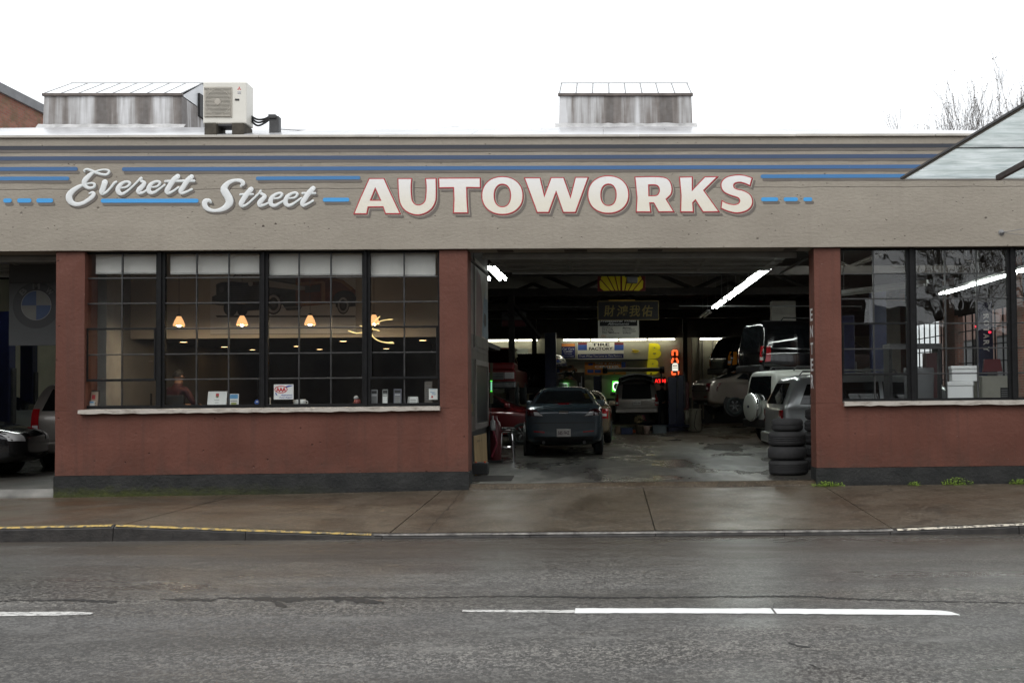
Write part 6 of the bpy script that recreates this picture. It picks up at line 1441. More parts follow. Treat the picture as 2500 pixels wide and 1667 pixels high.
# ------------------------------------------------------------------ office fittings
# roller blinds
BLIND = NT('roller_blind_fabric'); BLIND.set(Base_Color=(.84, .82, .79), Roughness=.8); _t = BLIND.new('ShaderNodeBsdfTranslucent'); _t.inputs[0].default_value = (.8, .78, .74, 1); _m = BLIND.new('ShaderNodeMixShader'); _m.inputs[0].default_value = .3; BLIND.link(BLIND.b.outputs[0], _m.inputs[1]); BLIND.link(_t.outputs[0], _m.inputs[2]); BLIND.link(_m.outputs[0], BLIND.out.inputs[0]); BLIND = BLIND.done()
for px0, px1, y1, nm in ((234, 383, 665, 'first blind from the left pier, narrow'), (416, 636, 666, 'second blind above the parked car poster front'), (654, 885, 669, 'third blind above the wooden car body on the poster'), (903, 1063, 671, 'fourth blind beside the entrance pier')):
    a, b = at(px0, y1, .19), at(px1, 600, .19); o = thing('roller_blind', 'white roller blind half rolled up, '+nm, 'roller blind', ((a.x+b.x)/2, .19, a.z), group='office roller blinds')
    mb = MB(); n = 14; vs = []
    for i in range(n+1):
        x = a.x+(b.x-a.x)*i/n; vs += [(x, .19+.004*math.sin(i*2.1), a.z), (x, .19, b.z)]
    mb.add(vs, [(2*i, 2*i+2, 2*i+3, 2*i+1) for i in range(n)]); mb.build('fabric', BLIND, o, fix=False); MB().box(a.x, b.x, .18, .205, a.z-.03, a.z-.001, .006).build('bottom_bar', mat('blind_bar', (.35, .34, .33), .5), o); MB().cyl((a.x, .20, b.z+.03), (b.x, .20, b.z+.03), .04, n=10).build('roller', WHITE, o)
# car poster on the bulkhead
Yp = 2.38
o, a, b = board('car_poster', 'wide poster of a vintage wood sided car on the tan office wall', 'poster', 513, 868, 640, 817, Yp, mat('poster_ground', (.60, .57, .53), .6, var=.04), .015)
def pp(poly, m, off, name='print'):
    P3 = [at(x, y, Yp) for x, y in poly]; v, f = polys2d([[(p.x, p.z) for p in P3]]); MB().add([(x, Yp-off, z_) for x, z_ in v], f).build(name, m, o, fix=False)
PDK = mat('poster_charcoal', (.035, .034, .035), .6, var=.3, vs=6); PDK2 = mat('poster_dark_grey', (.09, .085, .085), .6); PBR = mat('poster_brown', (.17, .062, .032), .6, var=.3, vs=5); PWD = mat('poster_wood', (.30, .16, .08), .6, var=.2, vs=7); PGR = mat('poster_grey', (.36, .345, .335), .6)
pp([(526, 770), (868, 770), (868, 774.5), (530, 774.5)], PDK2, .002)
pp([(517, 743), (518, 724), (528, 720), (528, 694), (540, 689), (562, 688), (574, 668), (592, 660), (660, 662), (735, 676), (772, 706), (738, 748), (732, 757), (700, 758), (690, 744), (655, 742), (640, 757), (600, 759), (560, 752), (545, 746)], PDK, .003)
pp([(563, 687), (577, 669), (640, 666), (640, 686), (600, 690)], PGR, .004); pp([(652, 684), (700, 692), (770, 704), (735, 709), (652, 700)], PGR, .004); pp([(655, 671), (722, 680), (722, 692), (655, 681)], PDK2, .0045)
pp([(722, 680), (800, 674), (838, 684), (868, 708), (868, 738), (735, 748), (722, 744)], PBR, .0035); pp([(724, 690), (790, 686), (790, 692), (724, 697)], PWD, .0045); pp([(785, 688), (794, 688), (794, 742), (785, 742)], PWD, .005); pp([(728, 738), (812, 736), (812, 742), (728, 744)], PWD, .005); pp([(800, 676), (838, 685), (862, 706), (856, 708), (832, 690), (800, 682)], PWD, .0055); pp([(745, 698), (782, 695), (782, 712), (745, 715)], PDK2, .005)
pp(ring(24, 842, 730, 28, 21), PDK, .006); pp([(820, 738), (868, 732), (868, 748), (820, 750)], PDK, .0062)
for cx_, cy_, rx_, ry_ in ((563, 752, 17, 20), (592, 756, 13, 16)): pp(ring(24, cx_, cy_, rx_, ry_), PDK, .0064)
for cx_, cy_, rx_, ry_ in ((668, 742, 20, 26), (838, 745, 15, 22)):
    pp(ring(28, cx_, cy_, rx_, ry_), PDK, .007); pp(ring(28, cx_, cy_, rx_*.86, ry_*.86), PGR, .008); pp(ring(28, cx_, cy_, rx_*.6, ry_*.62), PDK, .009); pp(ring(20, cx_, cy_, rx_*.34, ry_*.36), PDK2, .010)
pp(ring(16, 541, 706, 6, 8), PDK2, .006); pp(ring(16, 612, 692, 6, 7), PGR, .006)
for k in range(7): pp([(560, 700+k*5), (636, 697+k*5), (636, 698.2+k*5), (560, 701.2+k*5)], PDK2, .0055)
pp([(517, 735), (560, 740), (560, 744), (517, 742)], PGR, .006); pp([(645, 752), (735, 748), (735, 750), (645, 754)], PGR, .006)
pp([(514, 815.5), (868, 813.5), (868, 815), (514, 817)], PDK2, .002)
# pendant lamps
SHADE = NT('amber_glass_shade'); SHADE.set(Base_Color=(.75, .42, .20), Roughness=.4, Emission_Color=(1.0, .50, .20)); SHADE.b.inputs['Emission Strength'].default_value = .85; SHADE = SHADE.done()
BULB = mat('warm_bulb', (1, .9, .7), .4, emit=(1.0, .76, .48), es=330.0)
for px, py, l_ in ((437, 787, 'nearest the seated person'), (591, 785.5, 'below the poster car front'), (757, 784.5, 'below the poster wood body'), (913, 783, 'beside the gold chandelier')):
    c = at(px, py, 1.55); o = thing('pendant_lamp', 'lit amber glass pendant lamp '+l_, 'pendant lamp', tuple(c), group='amber pendant lamps')
    r_ = .098; MB().lathe([(.024, .105), (.035, .10), (.05, .07), (.075, .02), (r_, -.055), (r_-.006, -.06), (.06, .02), (.03, .07)], tuple(c), 24).build('lamp_shade', SHADE, o, smooth=True)
    MB().lathe([(.001, -.075), (.02, -.07), (.032, -.045), (.03, -.02), (.015, .03)], tuple(c), 14).build('bulb', BULB, o, smooth=True); MB().lathe([(.001, .14), (.03, .135), (.036, .11), (.028, .10)], tuple(c), 16).build('cap', DKGREY, o, smooth=True)
    MB().cyl((c.x, c.y, c.z+.14), (c.x, c.y, 4.35), .004, n=5).build('cord', DKGREY, o)
# gold chandelier of curved arms
GOLDL = mat('lit_gold_arm', (.8, .6, .25), .3, .5, emit=(1.0, .74, .30), es=.9)
c = at(905, 806, 1.0); o = thing('chandelier', 'gold chandelier with thin curved lit arms near the entrance pier', 'chandelier', tuple(c)); MB().lathe([(.001, -.04), (.035, -.03), (.045, 0), (.03, .04), (.001, .05)], tuple(c), 14).build('hub', mat('brass', (.5, .36, .12), .25, .9), o, smooth=True); MB().cyl((c.x, c.y, c.z+.05), (c.x, c.y, 4.35), .005, n=5).build('cord', DKGREY, o)
for pts in ([(907, 800), (915, 784), (928, 772)], [(912, 800), (925, 786), (942, 781), (959, 779.5)], [(908, 804), (918, 805), (927, 808)], [(908, 818), (918, 828), (935, 835), (962, 838)], [(911, 822), (925, 832), (945, 836), (960, 835)], [(901, 806), (890, 799), (878, 795)], [(900, 810), (880, 812), (868, 813), (850, 807)], [(904, 812), (906, 818), (912, 823)]):
    yy = 1.0+rnd.uniform(-.15, .15); P3 = [tuple(c)]+[tuple(at(x, y, yy)) for x, y in pts]; sm = smooth_path(P3, 5); MB().tube([tuple(p) for p in sm], [.008]*(len(sm)-4)+[.011, .011, .009, .006], 6).build('arm', GOLDL, o)
# downlights in the low ceiling
DL = mat('warm_downlight', (1, .9, .8), .5, emit=(1.0, .62, .28), es=9.0)
for i, (px, py) in enumerate(((448, 834), (548, 846), (616, 853), (725, 844.5), (780, 852), (838, 832), (943, 850.5), (1032, 830))):
    c = atz(px, py, zsof); o = thing('downlight', ('first', 'second', 'third', 'fourth', 'fifth', 'sixth', 'seventh', 'eighth')[i]+' small warm downlight from the left in the dark office ceiling', 'downlight', (c.x, c.y, zsof-.012), group='office downlights'); MB().lathe([(.001, -.004), (.07, -.004), (.075, .002)], (c.x, c.y, zsof-.004), 18).build('lens', DL, o); MB().lathe([(.075, -.006), (.095, -.006), (.095, .004)], (c.x, c.y, zsof-.004), 18).build('trim', DKGREY, o)
# papers and signs on the ledge
zl_ = r1[-1]-.010
def ledge_card(px0, px1, y0, Y, m, name, label, cat, lean=.12, y1=None, th=.012):
    a, b = at(px0, 985, Y), at(px1, y0, Y); h = b.z-zl_; o = thing(name, label, cat, ((a.x+b.x)/2, Y, zl_)); d = lean*h
    F = [(0, 1, 2, 3), (7, 6, 5, 4), (0, 4, 5, 1), (1, 5, 6, 2), (2, 6, 7, 3), (3, 7, 4, 0)]
    MB().add([(a.x, Y, zl_), (b.x, Y, zl_), (b.x, Y+d, b.z), (a.x, Y+d, b.z), (a.x, Y+th, zl_), (b.x, Y+th, zl_), (b.x, Y+d+th, b.z), (a.x, Y+d+th, b.z)], F).build('card', m, o)
    def inset(u0, u1, v0, v1, mm, nm='print', off=.003):
        P = lambda u, v: (a.x+(b.x-a.x)*u, Y+d*v-off, zl_+h*v); MB().add([P(u0, v0), P(u1, v0), P(u1, v1), P(u0, v1)], [(0, 1, 2, 3)]).build(nm, mm, o, fix=False)
    def wr(body, u0, u1, v0, v1, mm, off=.006):
        text(body, (a.x+(b.x-a.x)*(u0+u1)/2, Y+d*(v0+v1)/2-off, zl_+h*(v0+v1)/2), w=(b.x-a.x)*(u1-u0), h=h*(v1-v0), m=mm, parent=o, uz=(0, lean, 1))
    return o, inset, wr
PAPER = mat('white_paper', (.74, .74, .72), .6, var=.03); GREYP = mat('grey_leaflet', (.33, .33, .34), .6, var=.08); PNK = mat('red_print', (.45, .03, .04), .6); LBL = mat('light_blue_print', (.12, .32, .55), .6)
o, i_, w_ = ledge_card(213, 241, 953, .20, mat('walnut_frame', (.045, .028, .018), .5), 'framed_certificate', 'small brown framed certificate at the left end of the office ledge', 'frame', .15); i_(.12, .88, .08, .93, mat('tan_paper', (.38, .28, .21), .6)); i_(.35, .65, .5, .75, PNK, off=.005); i_(.25, .75, .25, .29, INK, off=.005)
o, i_, w_ = ledge_card(209, 230, 979, .18, PAPER, 'card_box', 'white and blue card box in the bottom corner of the office window', 'box', 0, th=.08); i_(.05, .95, .72, .95, LBL)
o, i_, w_ = ledge_card(505.5, 552, 955, .24, PAPER, 'white_notice', 'large white notice leaning on the office ledge', 'notice', .2); i_(.42, .58, .62, .86, PNK); i_(.46, .54, .58, .70, mat('green_print', (.05, .2, .08), .6), off=.004); i_(.35, .62, .42, .44, INK); i_(.4, .6, .25, .27, INK)
o, i_, w_ = ledge_card(559, 582, 961, .22, PAPER, 'brochure', 'white brochure with blue sky picture beside the large notice', 'brochure', .1); i_(.08, .92, .62, .95, LBL); i_(.2, .8, .12, .32, mat('olive_print', (.3, .32, .1), .6)); i_(.15, .85, .42, .46, INK)
o, i_, w_ = ledge_card(652, 659, 970, .22, PAPER, 'paper_cup', 'small white holder left of the approved repair sign', 'holder', 0, th=.05)
for px in (723, 738):
    c = at(px, 984, .26); mb = MB(); mb.lathe([(.001, 0), (.042, 0), (.048, .05), (.05, .10), (.045, .10), (.04, .02)], (c.x, .28, zl_), 20); m_ = mb.top('mug', WHITE, 'white mug %s on the office ledge' % ('next to the approved repair sign' if px == 723 else 'second from the approved repair sign'), 'mug', 'white mugs on the ledge', smooth=True)
    MB().tube([(c.x+.045, .28, zl_+.08), (c.x+.08, .28, zl_+.07), (c.x+.08, .28, zl_+.035), (c.x+.045, .28, zl_+.025)], .006, 6).build('handle', WHITE, m_)
c = at(627, 981, .14); o = thing('round_sticker', 'small round blue sticker on the window glass', 'sticker', tuple(c)); MB().lathe([(.001, 0), (.037, 0), (.037, .002)], tuple(c), 24, 'y').build('disc', ROYAL, o); MB().add([(c.x-.02, c.y-.002, c.z), (c.x+.018, c.y-.002, c.z-.004), (c.x+.022, c.y-.002, c.z+.012), (c.x, c.y-.002, c.z+.014)], [(0, 1, 2, 3)]).build('print', WHT, o, fix=False)
# approved repair sign fixed to the glass
Ya = .135
o, a, b = board('approved_repair_sign', 'white AAA approved auto repair sign on the office window', 'sign', 668.5, 716.5, 938, 975, Ya, mat('white_sign_plate', (.80, .80, .80), .4, var=.02), .006)
RDP = mat('sign_red', (.60, .025, .03), .5); BLP = mat('sign_blue', (.03, .06, .36), .5)
c = at(686, 950.5, Ya-.003); v, f = polys2d([ring(36, c.x, c.z, .102, .058), ring(36, c.x, c.z, .090, .047)]); MB().add([(x, Ya-.003, z_) for x, z_ in v], f).build('emblem_ring', RDP, o, fix=False)
for dx in (-.048, 0, .048): text('A', (c.x+dx, Ya-.004, c.z-.002), w=.062, h=.070, m=RDP, parent=o, bold=.03)
s_ = [at(x, y, Ya-.003) for x, y in ((697, 943), (706, 940.5), (714, 940), (714, 941.5), (705, 944), (699, 946))]; MB().add([(p.x, Ya-.003, p.z) for p in s_], [tuple(range(6))]).build('swoosh', BLP, o, fix=False); s_ = [at(x, y, Ya-.003) for x, y in ((672, 958), (673, 963), (678, 966), (676, 963), (674, 958))]; MB().add([(p.x, Ya-.003, p.z) for p in s_], [tuple(range(5))]).build('swoosh', BLP, o, fix=False)
ptext(o, 'Approved', 686, 714, 962, 967, Ya, BLP, .01, .2, .004); ptext(o, 'Auto Repair', 681, 715, 968, 972.5, Ya, BLP, .01, .2, .004)
# toy, leaflets, card holder, plaque
c = at(870, 982, .24); o = thing('toy_figure', 'small red and grey toy on the ledge below the third window', 'toy', (c.x, .24, zl_)); MB().lathe([(.001, 0), (.05, .01), (.06, .05), (.045, .09), (.02, .10)], (c.x+.01, .26, zl_), 14).build('body', mat('toy_red', (.25, .05, .04), .5), o, smooth=True); MB().lathe([(.001, 0), (.035, .01), (.04, .035), (.02, .06), (.001, .065)], (c.x-.005, .25, zl_+.09), 14).build('cap', mat('toy_grey', (.45, .45, .45), .5), o, smooth=True); MB().box(c.x-.09, c.x-.02, .22, .26, zl_, zl_+.03, .01).build('foot', MIDGREY, o)
for px0, px1, y0, mm, lb in ((905, 921, 951, GREYP, 'pale grey leaflet next to the last mullion'), (933, 946.5, 950, mat('grey_white_leaflet', (.28, .29, .28), .6), 'grey leaflet with white lower half on the ledge'), (961, 979.5, 949, mat('violet_grey_leaflet', (.16, .16, .20), .6), 'violet grey leaflet with picture on the ledge')):
    o, i_, w_ = ledge_card(px0, px1, y0, .24, mm, 'leaflet', lb, 'leaflet', .08); i_(.1, .9, .1, .55, PAPER if 'white' in lb else MIDGREY); i_(.1, .9, .75, .92, DKGREY); i_(.15, .85, .62, .66, PAPER)
o, i_, w_ = ledge_card(999, 1018, 968, .22, PAPER, 'card_holder', 'white card holder with two wire clips on the ledge', 'card holder', .1, th=.04); i_(.15, .85, .35, .4, INK); i_(.15, .85, .55, .6, INK)
for px in (996, 1021): c = at(px, 968, .22); MB().tube([(c.x, .22, zl_), (c.x+(.01 if px < 1000 else -.01), .22, c.z)], .007, 6).build('wire_clip', WHITE, o)
o, i_, w_ = ledge_card(1036.5, 1055, 931, .34, mat('brown_plaque', (.14, .125, .11), .5), 'tall_plaque', 'tall grey brown plaque at the right end of the office ledge', 'plaque', .03)
for k in range(7): i_(.15, .85, .2+k*.1, .23+k*.1, MIDGREY)
o, a, b = board('window_notice', 'white and blue notice on the last office window pane', 'notice', 1047, 1068, 948.5, 975.5, .13, PAPER, .003)
ptext(o, 'Please', 1051, 1063, 955, 959, .13, LBL); ptext(o, 'Pay', 1055, 1064, 960, 964, .13, LBL); flat(o, 1053, 1057, 966, 971, .13, PNK); flat(o, 1049, 1066, 950, 951, .13, LBL)
# framed certificate, thermostat on the left office wall area
o, a, b = board('wall_certificate', 'black framed blue certificate on the office wall', 'frame', 261, 291, 914, 964, 2.0, BLACK, .03); flat(o, 265, 287.5, 920, 959, 2.0, mat('cool_paper', (.33, .35, .38), .6)); flat(o, 273, 279, 925, 937, 2.0, ROYAL, off=.005); flat(o, 269, 283, 944, 945, 2.0, INK, off=.005)
o, a, b = board('calendar', 'grey wall calendar hanging in the dark office', 'calendar', 535, 552, 867, 892, 8.9, GREYP, .01); flat(o, 536, 551, 868, 873, 8.9, PAPER)
part(MB().box(at(258, 950, 2.06).x, at(300, 950, 2.06).x, 2.06, 2.1, .02, zsof), 'office_screen', OFL)
part(MB().box(xo0+.001, xo0+.25, 1.0, 1.6, .02, 4.34), 'office_column', mat('pale_column', (.36, .35, .33), .6))

# ------------------------------------------------------------------ partition murals
def mural(y0, y1, z0, z1, label, cols):
    o = thing('mural_panel', label, 'mural', (xo1+.03, (y0+y1)/2, z0)); MB().box(xo1+.021, xo1+.034, y0, y1, z0, z1).build('panel', cols[0], o)
    for k, (poly, m) in enumerate(cols[1]): v, f = polys2d([[(y0+(y1-y0)*u, z0+(z1-z0)*w) for u, w in poly]]); MB().add([(xo1+.036+.0015*k, a_, b_) for a_, b_ in v], f).build('print', m, o, fix=False)
mural(3.05, 5.15, 2.3, 3.95, 'tall faded mural of a red and blue car on the partition', (mat('mural_cream', (.34, .31, .26), .5, var=.15), [([(.05, .1), (.45, .1), (.55, .5), (.4, .85), (.1, .9)], mat('mural_red', (.13, .03, .03), .5, var=.3)), ([(.5, .15), (.98, .12), (.98, .6), (.8, .75), (.6, .55)], mat('mural_blue', (.12, .19, .26), .5, var=.2)), ([(.75, .62), (.95, .62), (.97, .8), (.8, .86)], mat('mural_pale', (.45, .45, .42), .5)), ([(.6, .32), (.7, .26), (.82, .3), (.8, .42), (.66, .44)], BLACK), ([(.0, .0), (1, .0), (1, .12), (0, .12)], PANEL)]))
mural(.60, 2.85, 2.5, 3.9, 'dark brown mural panel nearest the entrance jamb', (mat('mural_brown', (.14, .09, .07), .5, var=.3), [([(.1, .1), (.8, .15), (.9, .5), (.3, .6)], mat('mural_grey', (.09, .09, .085), .5)), ([(.1, .75), (.9, .7), (.9, .95), (.1, .95)], mat('mural_light', (.30, .28, .26), .5))]))
mural(.60, 2.85, 1.0, 2.05, 'dim green and yellow poster low on the partition', (mat('poster_dim_green', (.045, .05, .035), .6, var=.4, vs=9), [([(.1, .08), (.9, .08), (.9, .22), (.1, .22)], mat('poster_dim_yellow', (.13, .09, .02), .6))]))

# ------------------------------------------------------------------ left bay board and posters
Yb = 1.7
o, a, b = board('emblem_board', 'grey hanging board with round blue and white quartered emblem', 'sign', 21, 175, 690, 844, Yb, mat('grey_board', (.055, .058, .058), .6, var=.08), .03)
MB().box(a.x, b.x, Yb, Yb+.029, b.z+.001, 4.3).build('hanging_sheet', mat('grey_board_upper', (.045, .047, .047), .6, var=.1), o)
c = at(88.5, 745.5, Yb-.003); R0 = (at(146, 745, Yb).x-at(31.5, 745, Yb).x)/2; R1 = R0*.645
def disc(r_, m, off, nm, inner=None, q0=0, q1=2*math.pi):
    if inner: v, f = polys2d([ring(56, c.x, c.z, r_, r_), ring(56, c.x, c.z, inner, inner)])
    elif q1-q0 < 6: v, f = polys2d([[(c.x, c.z)]+[(c.x+r_*math.cos(q), c.z+r_*math.sin(q)) for q in np.linspace(q0, q1, 16)]])
    else: v, f = polys2d([ring(56, c.x, c.z, r_, r_)])
    MB().add([(x, Yb-off, z_) for x, z_ in v], f).build(nm, m, o, fix=False)
disc(R0, mat('emblem_black', (.012, .012, .0125), .5), .004, 'emblem_ring', R1); disc(R1, MIDGREY, .005, 'emblem_rim', R1*.965)
for k, mm in enumerate((mat('emblem_white', (.13, .13, .115), .5), mat('emblem_blue', (.015, .04, .11), .5), MATS['emblem_white'] if 'emblem_white' in MATS else None, None)):
    mm = MATS['emblem_white'] if k % 2 == 0 else MATS['emblem_blue']; disc(R1*.965, mm, .004, 'emblem_quarter', q0=R(90*k), q1=R(90*k+90))
for ch, an in (('B', 133), ('M', 90), ('W', 47)):
    q = R(an); rm = (R0+R1)/2; ux = Vector((math.sin(q), 0, -math.cos(q))); uz = Vector((math.cos(q), 0, math.sin(q))); text(ch, (c.x+rm*math.cos(q), Yb-.006, c.z+rm*math.sin(q)), w=R0*.30, h=R0*.25, m=mat('emblem_letter', (.085, .085, .08), .5), parent=o, bold=.03, ux=ux, uz=uz)
o, a, b = board('battery_poster', 'white batteries poster on the back wall of the left bay', 'poster', 8, 50, 842, 883, 25.0, PALE, .02); ptext(o, 'BATTERIES', 12, 46, 848, 854, 25, INK, .02); ptext(o, 'FAIR PRICES', 14, 44, 858, 861, 25, MIDGREY); flat(o, 8, 50, 866, 868, 25, PNK)
MB().box(a.x, a.x+.05, 25.02, 25.07, 0, a.z).box(b.x-.05, b.x, 25.02, 25.07, 0, a.z).build('post', DKGREY, o)
o, a, b = board('photo_poster', 'dark photo poster below the batteries poster', 'poster', 8, 50, 884, 930, 25.2, mat('photo_dark', (.07, .075, .06), .6, var=.5, vs=6), .02); ptext(o, 'FREE', 10, 30, 886, 894, 25.2, PALE, .02); ptext(o, 'BREAKS', 10, 44, 900, 907, 25.2, PALE, .03); flat(o, 10, 26, 912, 929, 25.2, PALE); MB().box(a.x, a.x+.05, 25.22, 25.27, 0, a.z).box(b.x-.05, b.x, 25.22, 25.27, 0, a.z).build('post', DKGREY, o)
crm = thing('engine_part_crate', 'pile of engine parts in a red crate above the minivan', 'crate', tuple(at(115, 936, 18.0))); a, b = at(92, 936, 18), at(140, 928, 18)
MB().box(a.x, b.x, 18, 18.6, a.z, b.z, .01).build('crate', mat('crate_red', (.13, .015, .015), .5), crm)
for k in range(9): x_ = a.x+.1+(b.x-a.x-.2)*rnd.random(); MB().box(x_-.09, x_+.12, 18.05+.03*k, 18.3+.03*k, b.z+.001, b.z+.1+.14*rnd.random(), .02).build('engine_part', mat('greasy_metal', (.10, .10, .09), .5, .3, var=.3), crm)
MB().box(a.x-.2, b.x+.2, 18, 18.6, 0.0, a.z-.002).build('stand', DKGREY, crm)

# ------------------------------------------------------------------ behind the right window
zl2 = zs2+.02
part(MB().box(xG, XR0-.35, .2, .9, zl2-.10, zl2-.04), 'window_bench', mat('bench_top', (.16, .155, .145), .6, var=.2))
FOAM = mat('white_foam', (.80, .81, .82), .6, var=.02)
def foam_box(cx_, cy_, z0, w, d, h, rz, label):
    o = thing('foam_box', label, 'box', (cx_, cy_, z0), rz, 'white foam boxes in the right window'); mb = MB(); mb.box(-w/2, w/2, -d/2, d/2, 0, h*.78, .012); mb.build('box', FOAM, o, local=True); MB().box(-w/2-.012, w/2+.012, -d/2-.012, d/2+.012, h*.78+.001, h, .01).build('lid', FOAM, o, local=True)
q = at(2355, 974, .62); foam_box(q.x-.02, .75, zl2-.04, .40, .42, at(2355, 931, .6).z-(zl2-.04), R(-22), 'lower white foam box in the right window'); foam_box(q.x+.02, .74, at(2355, 931, .6).z+.001, .40, .40, at(2360, 893, .6).z-at(2355, 931, .6).z, R(-12), 'upper white foam box stacked in the right window')
o = thing('machine_cabinet', 'pale beige machine cabinet right of the foam boxes', 'cabinet', (at(2428, 975, 2.2).x, 2.4, 0)); a, b = at(2398, 975, 2.0), at(2464, 917, 2.0); MB().box(a.x, b.x, 2.0, 2.6, 0, b.z, .02).build('case', mat('beige_case', (.34, .33, .28), .5), o); MB().box(at(2443, 960, 1.99).x, at(2463, 960, 1.99).x, 1.985, 2.0, at(2443, 972, 1.99).z, at(2443, 946, 1.99).z).build('vent_panel', BLACK, o)
for k in range(4): zz = at(2443, 968-k*5, 1.98).z; MB().box(at(2445, 960, 1.98).x, at(2461, 960, 1.98).x, 1.978, 1.985, zz, zz+.012).build('vent_slat', MIDGREY, o)
o = thing('machine_guard', 'dark red trapezoid guard above the beige cabinet', 'guard', tuple(at(2425, 908, 2.3))); P3 = [at(x, y, 2.3) for x, y in ((2400, 908), (2448, 906), (2442, 876), (2404, 877))]; MB().prism([(p.x, p.z) for p in P3], 2.3, 2.35).build('plate', mat('guard_red', (.16, .018, .022), .5), o); MB().box(P3[0].x+.1, P3[1].x-.1, 2.31, 2.34, b.z, P3[0].z+.02).build('foot', DKGREY, o)
o = thing('grey_hopper', 'tall grey cylindrical hopper behind the middle panes', 'hopper', (at(2262, 960, 1.5).x, 1.7, 0)); MB().lathe([(.001, 0), (.20, .0), (.24, .9), (.27, 1.75), (.26, 1.8), (.001, 1.8)], (at(2262, 960, 1.5).x, 1.9, 0), 24).build('drum', mat('hopper_grey', (.13, .135, .14), .45, var=.1), o, smooth=True); MB().box(at(2275, 960, 1.5).x, at(2300, 960, 1.5).x, 1.75, 2.0, 0, at(2285, 860, 1.5).z).build('side_panel', mat('oxblood', (.05, .012, .012), .5), o)
o = thing('shelf_unit', 'dark shelf unit with pale shelf behind the second mullion', 'shelf unit', (at(2210, 900, 3).x, 3.2, 0)); a, b = at(2172, 846, 3.0), at(2300, 838, 3.0); MB().box(a.x, b.x, 3.0, 3.5, a.z-.03, b.z, .01).build('shelf', MIDGREY, o)
for x_ in (a.x+.03, b.x-.03): MB().box(x_-.03, x_+.03, 3.05, 3.45, 0, a.z-.031).build('leg', DKGREY, o)
part(MB().box(5.6, 6.4, 18.0, 18.4, 0, 4.4), 'concrete_column', mat('pale_concrete_column', (.38, .36, .32), .7, var=.1)); part(MB().box(10.2, 10.8, 21.0, 21.4, 0, 4.4), 'concrete_column', MATS['pale_concrete_column'])
NRD = neon('red_indicator', (1, .02, .05), 2.0)
for px, py, l_ in ((2384, 797, 'left of the lettered lift post'), (2417, 811, 'in front of the lettered lift post')): c = at(px, py, 13.6); o = thing('indicator_light', 'small red indicator light '+l_, 'light', tuple(c), group='red indicator lights'); MB().lathe([(.001, -.04), (.03, -.02), (.033, .03), (.001, .04)], tuple(c), 14, 'y').build('lens', NRD, o, smooth=True); MB().cyl((c.x, c.y+.05, c.z), (c.x, c.y+.05, 5.4), .01, n=5).build('cable', BLACK, o)
car('minivan_car', 'silver car standing behind the bottom panes of the right window', 'car', 'van', SILV2, (at(2085, 960, 6).x+.5, 5.6, 0), R(-86), None, 'std')

# ------------------------------------------------------------------ bracket with wire on the fascia
c = at(2445, 568, FY); o = thing('wall_bracket', 'small bent bracket with wire on the fascia at the right edge', 'bracket', tuple(c)); MB().lathe([(.001, -.05), (.028, -.045), (.032, -.01), (.05, .0)], tuple(c), 12, 'y').build('anchor', MIDGREY, o, smooth=True)
MB().tube([tuple(p) for p in smooth_path([(c.x+.01, c.y-.05, c.z), (c.x+.12, c.y-.10, c.z+.01), (c.x+.35, c.y-.2, c.z+.035), (c.x+.9, c.y-.4, c.z+.04)], 5)], .006, 5).build('wire', MIDGREY, o); MB().tube([tuple(p) for p in smooth_path([(c.x+.01, c.y-.05, c.z), (c.x+.14, c.y-.06, c.z-.03), (c.x+.45, c.y-.1, c.z-.05), (c.x+.9, c.y-.2, c.z-.02)], 5)], .004, 5).build('wire', MIDGREY, o)

# ------------------------------------------------------------------ weeds at the foot of the right wall
WEED = mat('bright_weed_green', (.24, .36, .045), .6, var=.4, vs=30)
for i, (px, wpx, h, l_) in enumerate(((2022, 74, .10, 'wide low green weed clump at the door jamb foot'), (2233, 26, .075, 'smallest green weed clump in the middle of the right plinth'), (2338, 70, .16, 'tallest ragged green weed clump along the right plinth'), (2492, 52, .10, 'green weed clump at the right edge of the picture'))):
    c = at(px, 1183, -.09); x0 = c.x; w = wpx/153/2; o = thing('weed_clump', l_, 'weeds', (x0, -.10, side_z(x0, -.1)), group='weeds along the wall'); mb = MB()
    for k in range(int(360*w/.24)):
        t = rnd.gauss(0, .55); x = x0+w*max(-1, min(1, t)); hh = .8*h*rnd.random()**1.5*(1-.5*abs(t))+.006; y = -.03-rnd.random()*.13; zz = side_z(x, y); s_ = rnd.uniform(.008, .018); a = rnd.uniform(0, 6.28); u = Vector((math.cos(a), math.sin(a), rnd.uniform(-.2, .5))).normalized(); v = u.cross(Vector((0, 0, 1))).normalized(); p = Vector((x, y, zz+hh))
        mb.add([p, p+u*s_+v*s_*.55, p+u*s_*2, p+u*s_-v*s_*.55], [(0, 1, 2, 3)])
        if k % 6 == 0: mb.tube([(x, y, zz), tuple(p)], .0022, 3)
    mb.build('leaves', WEED, o, fix=False)

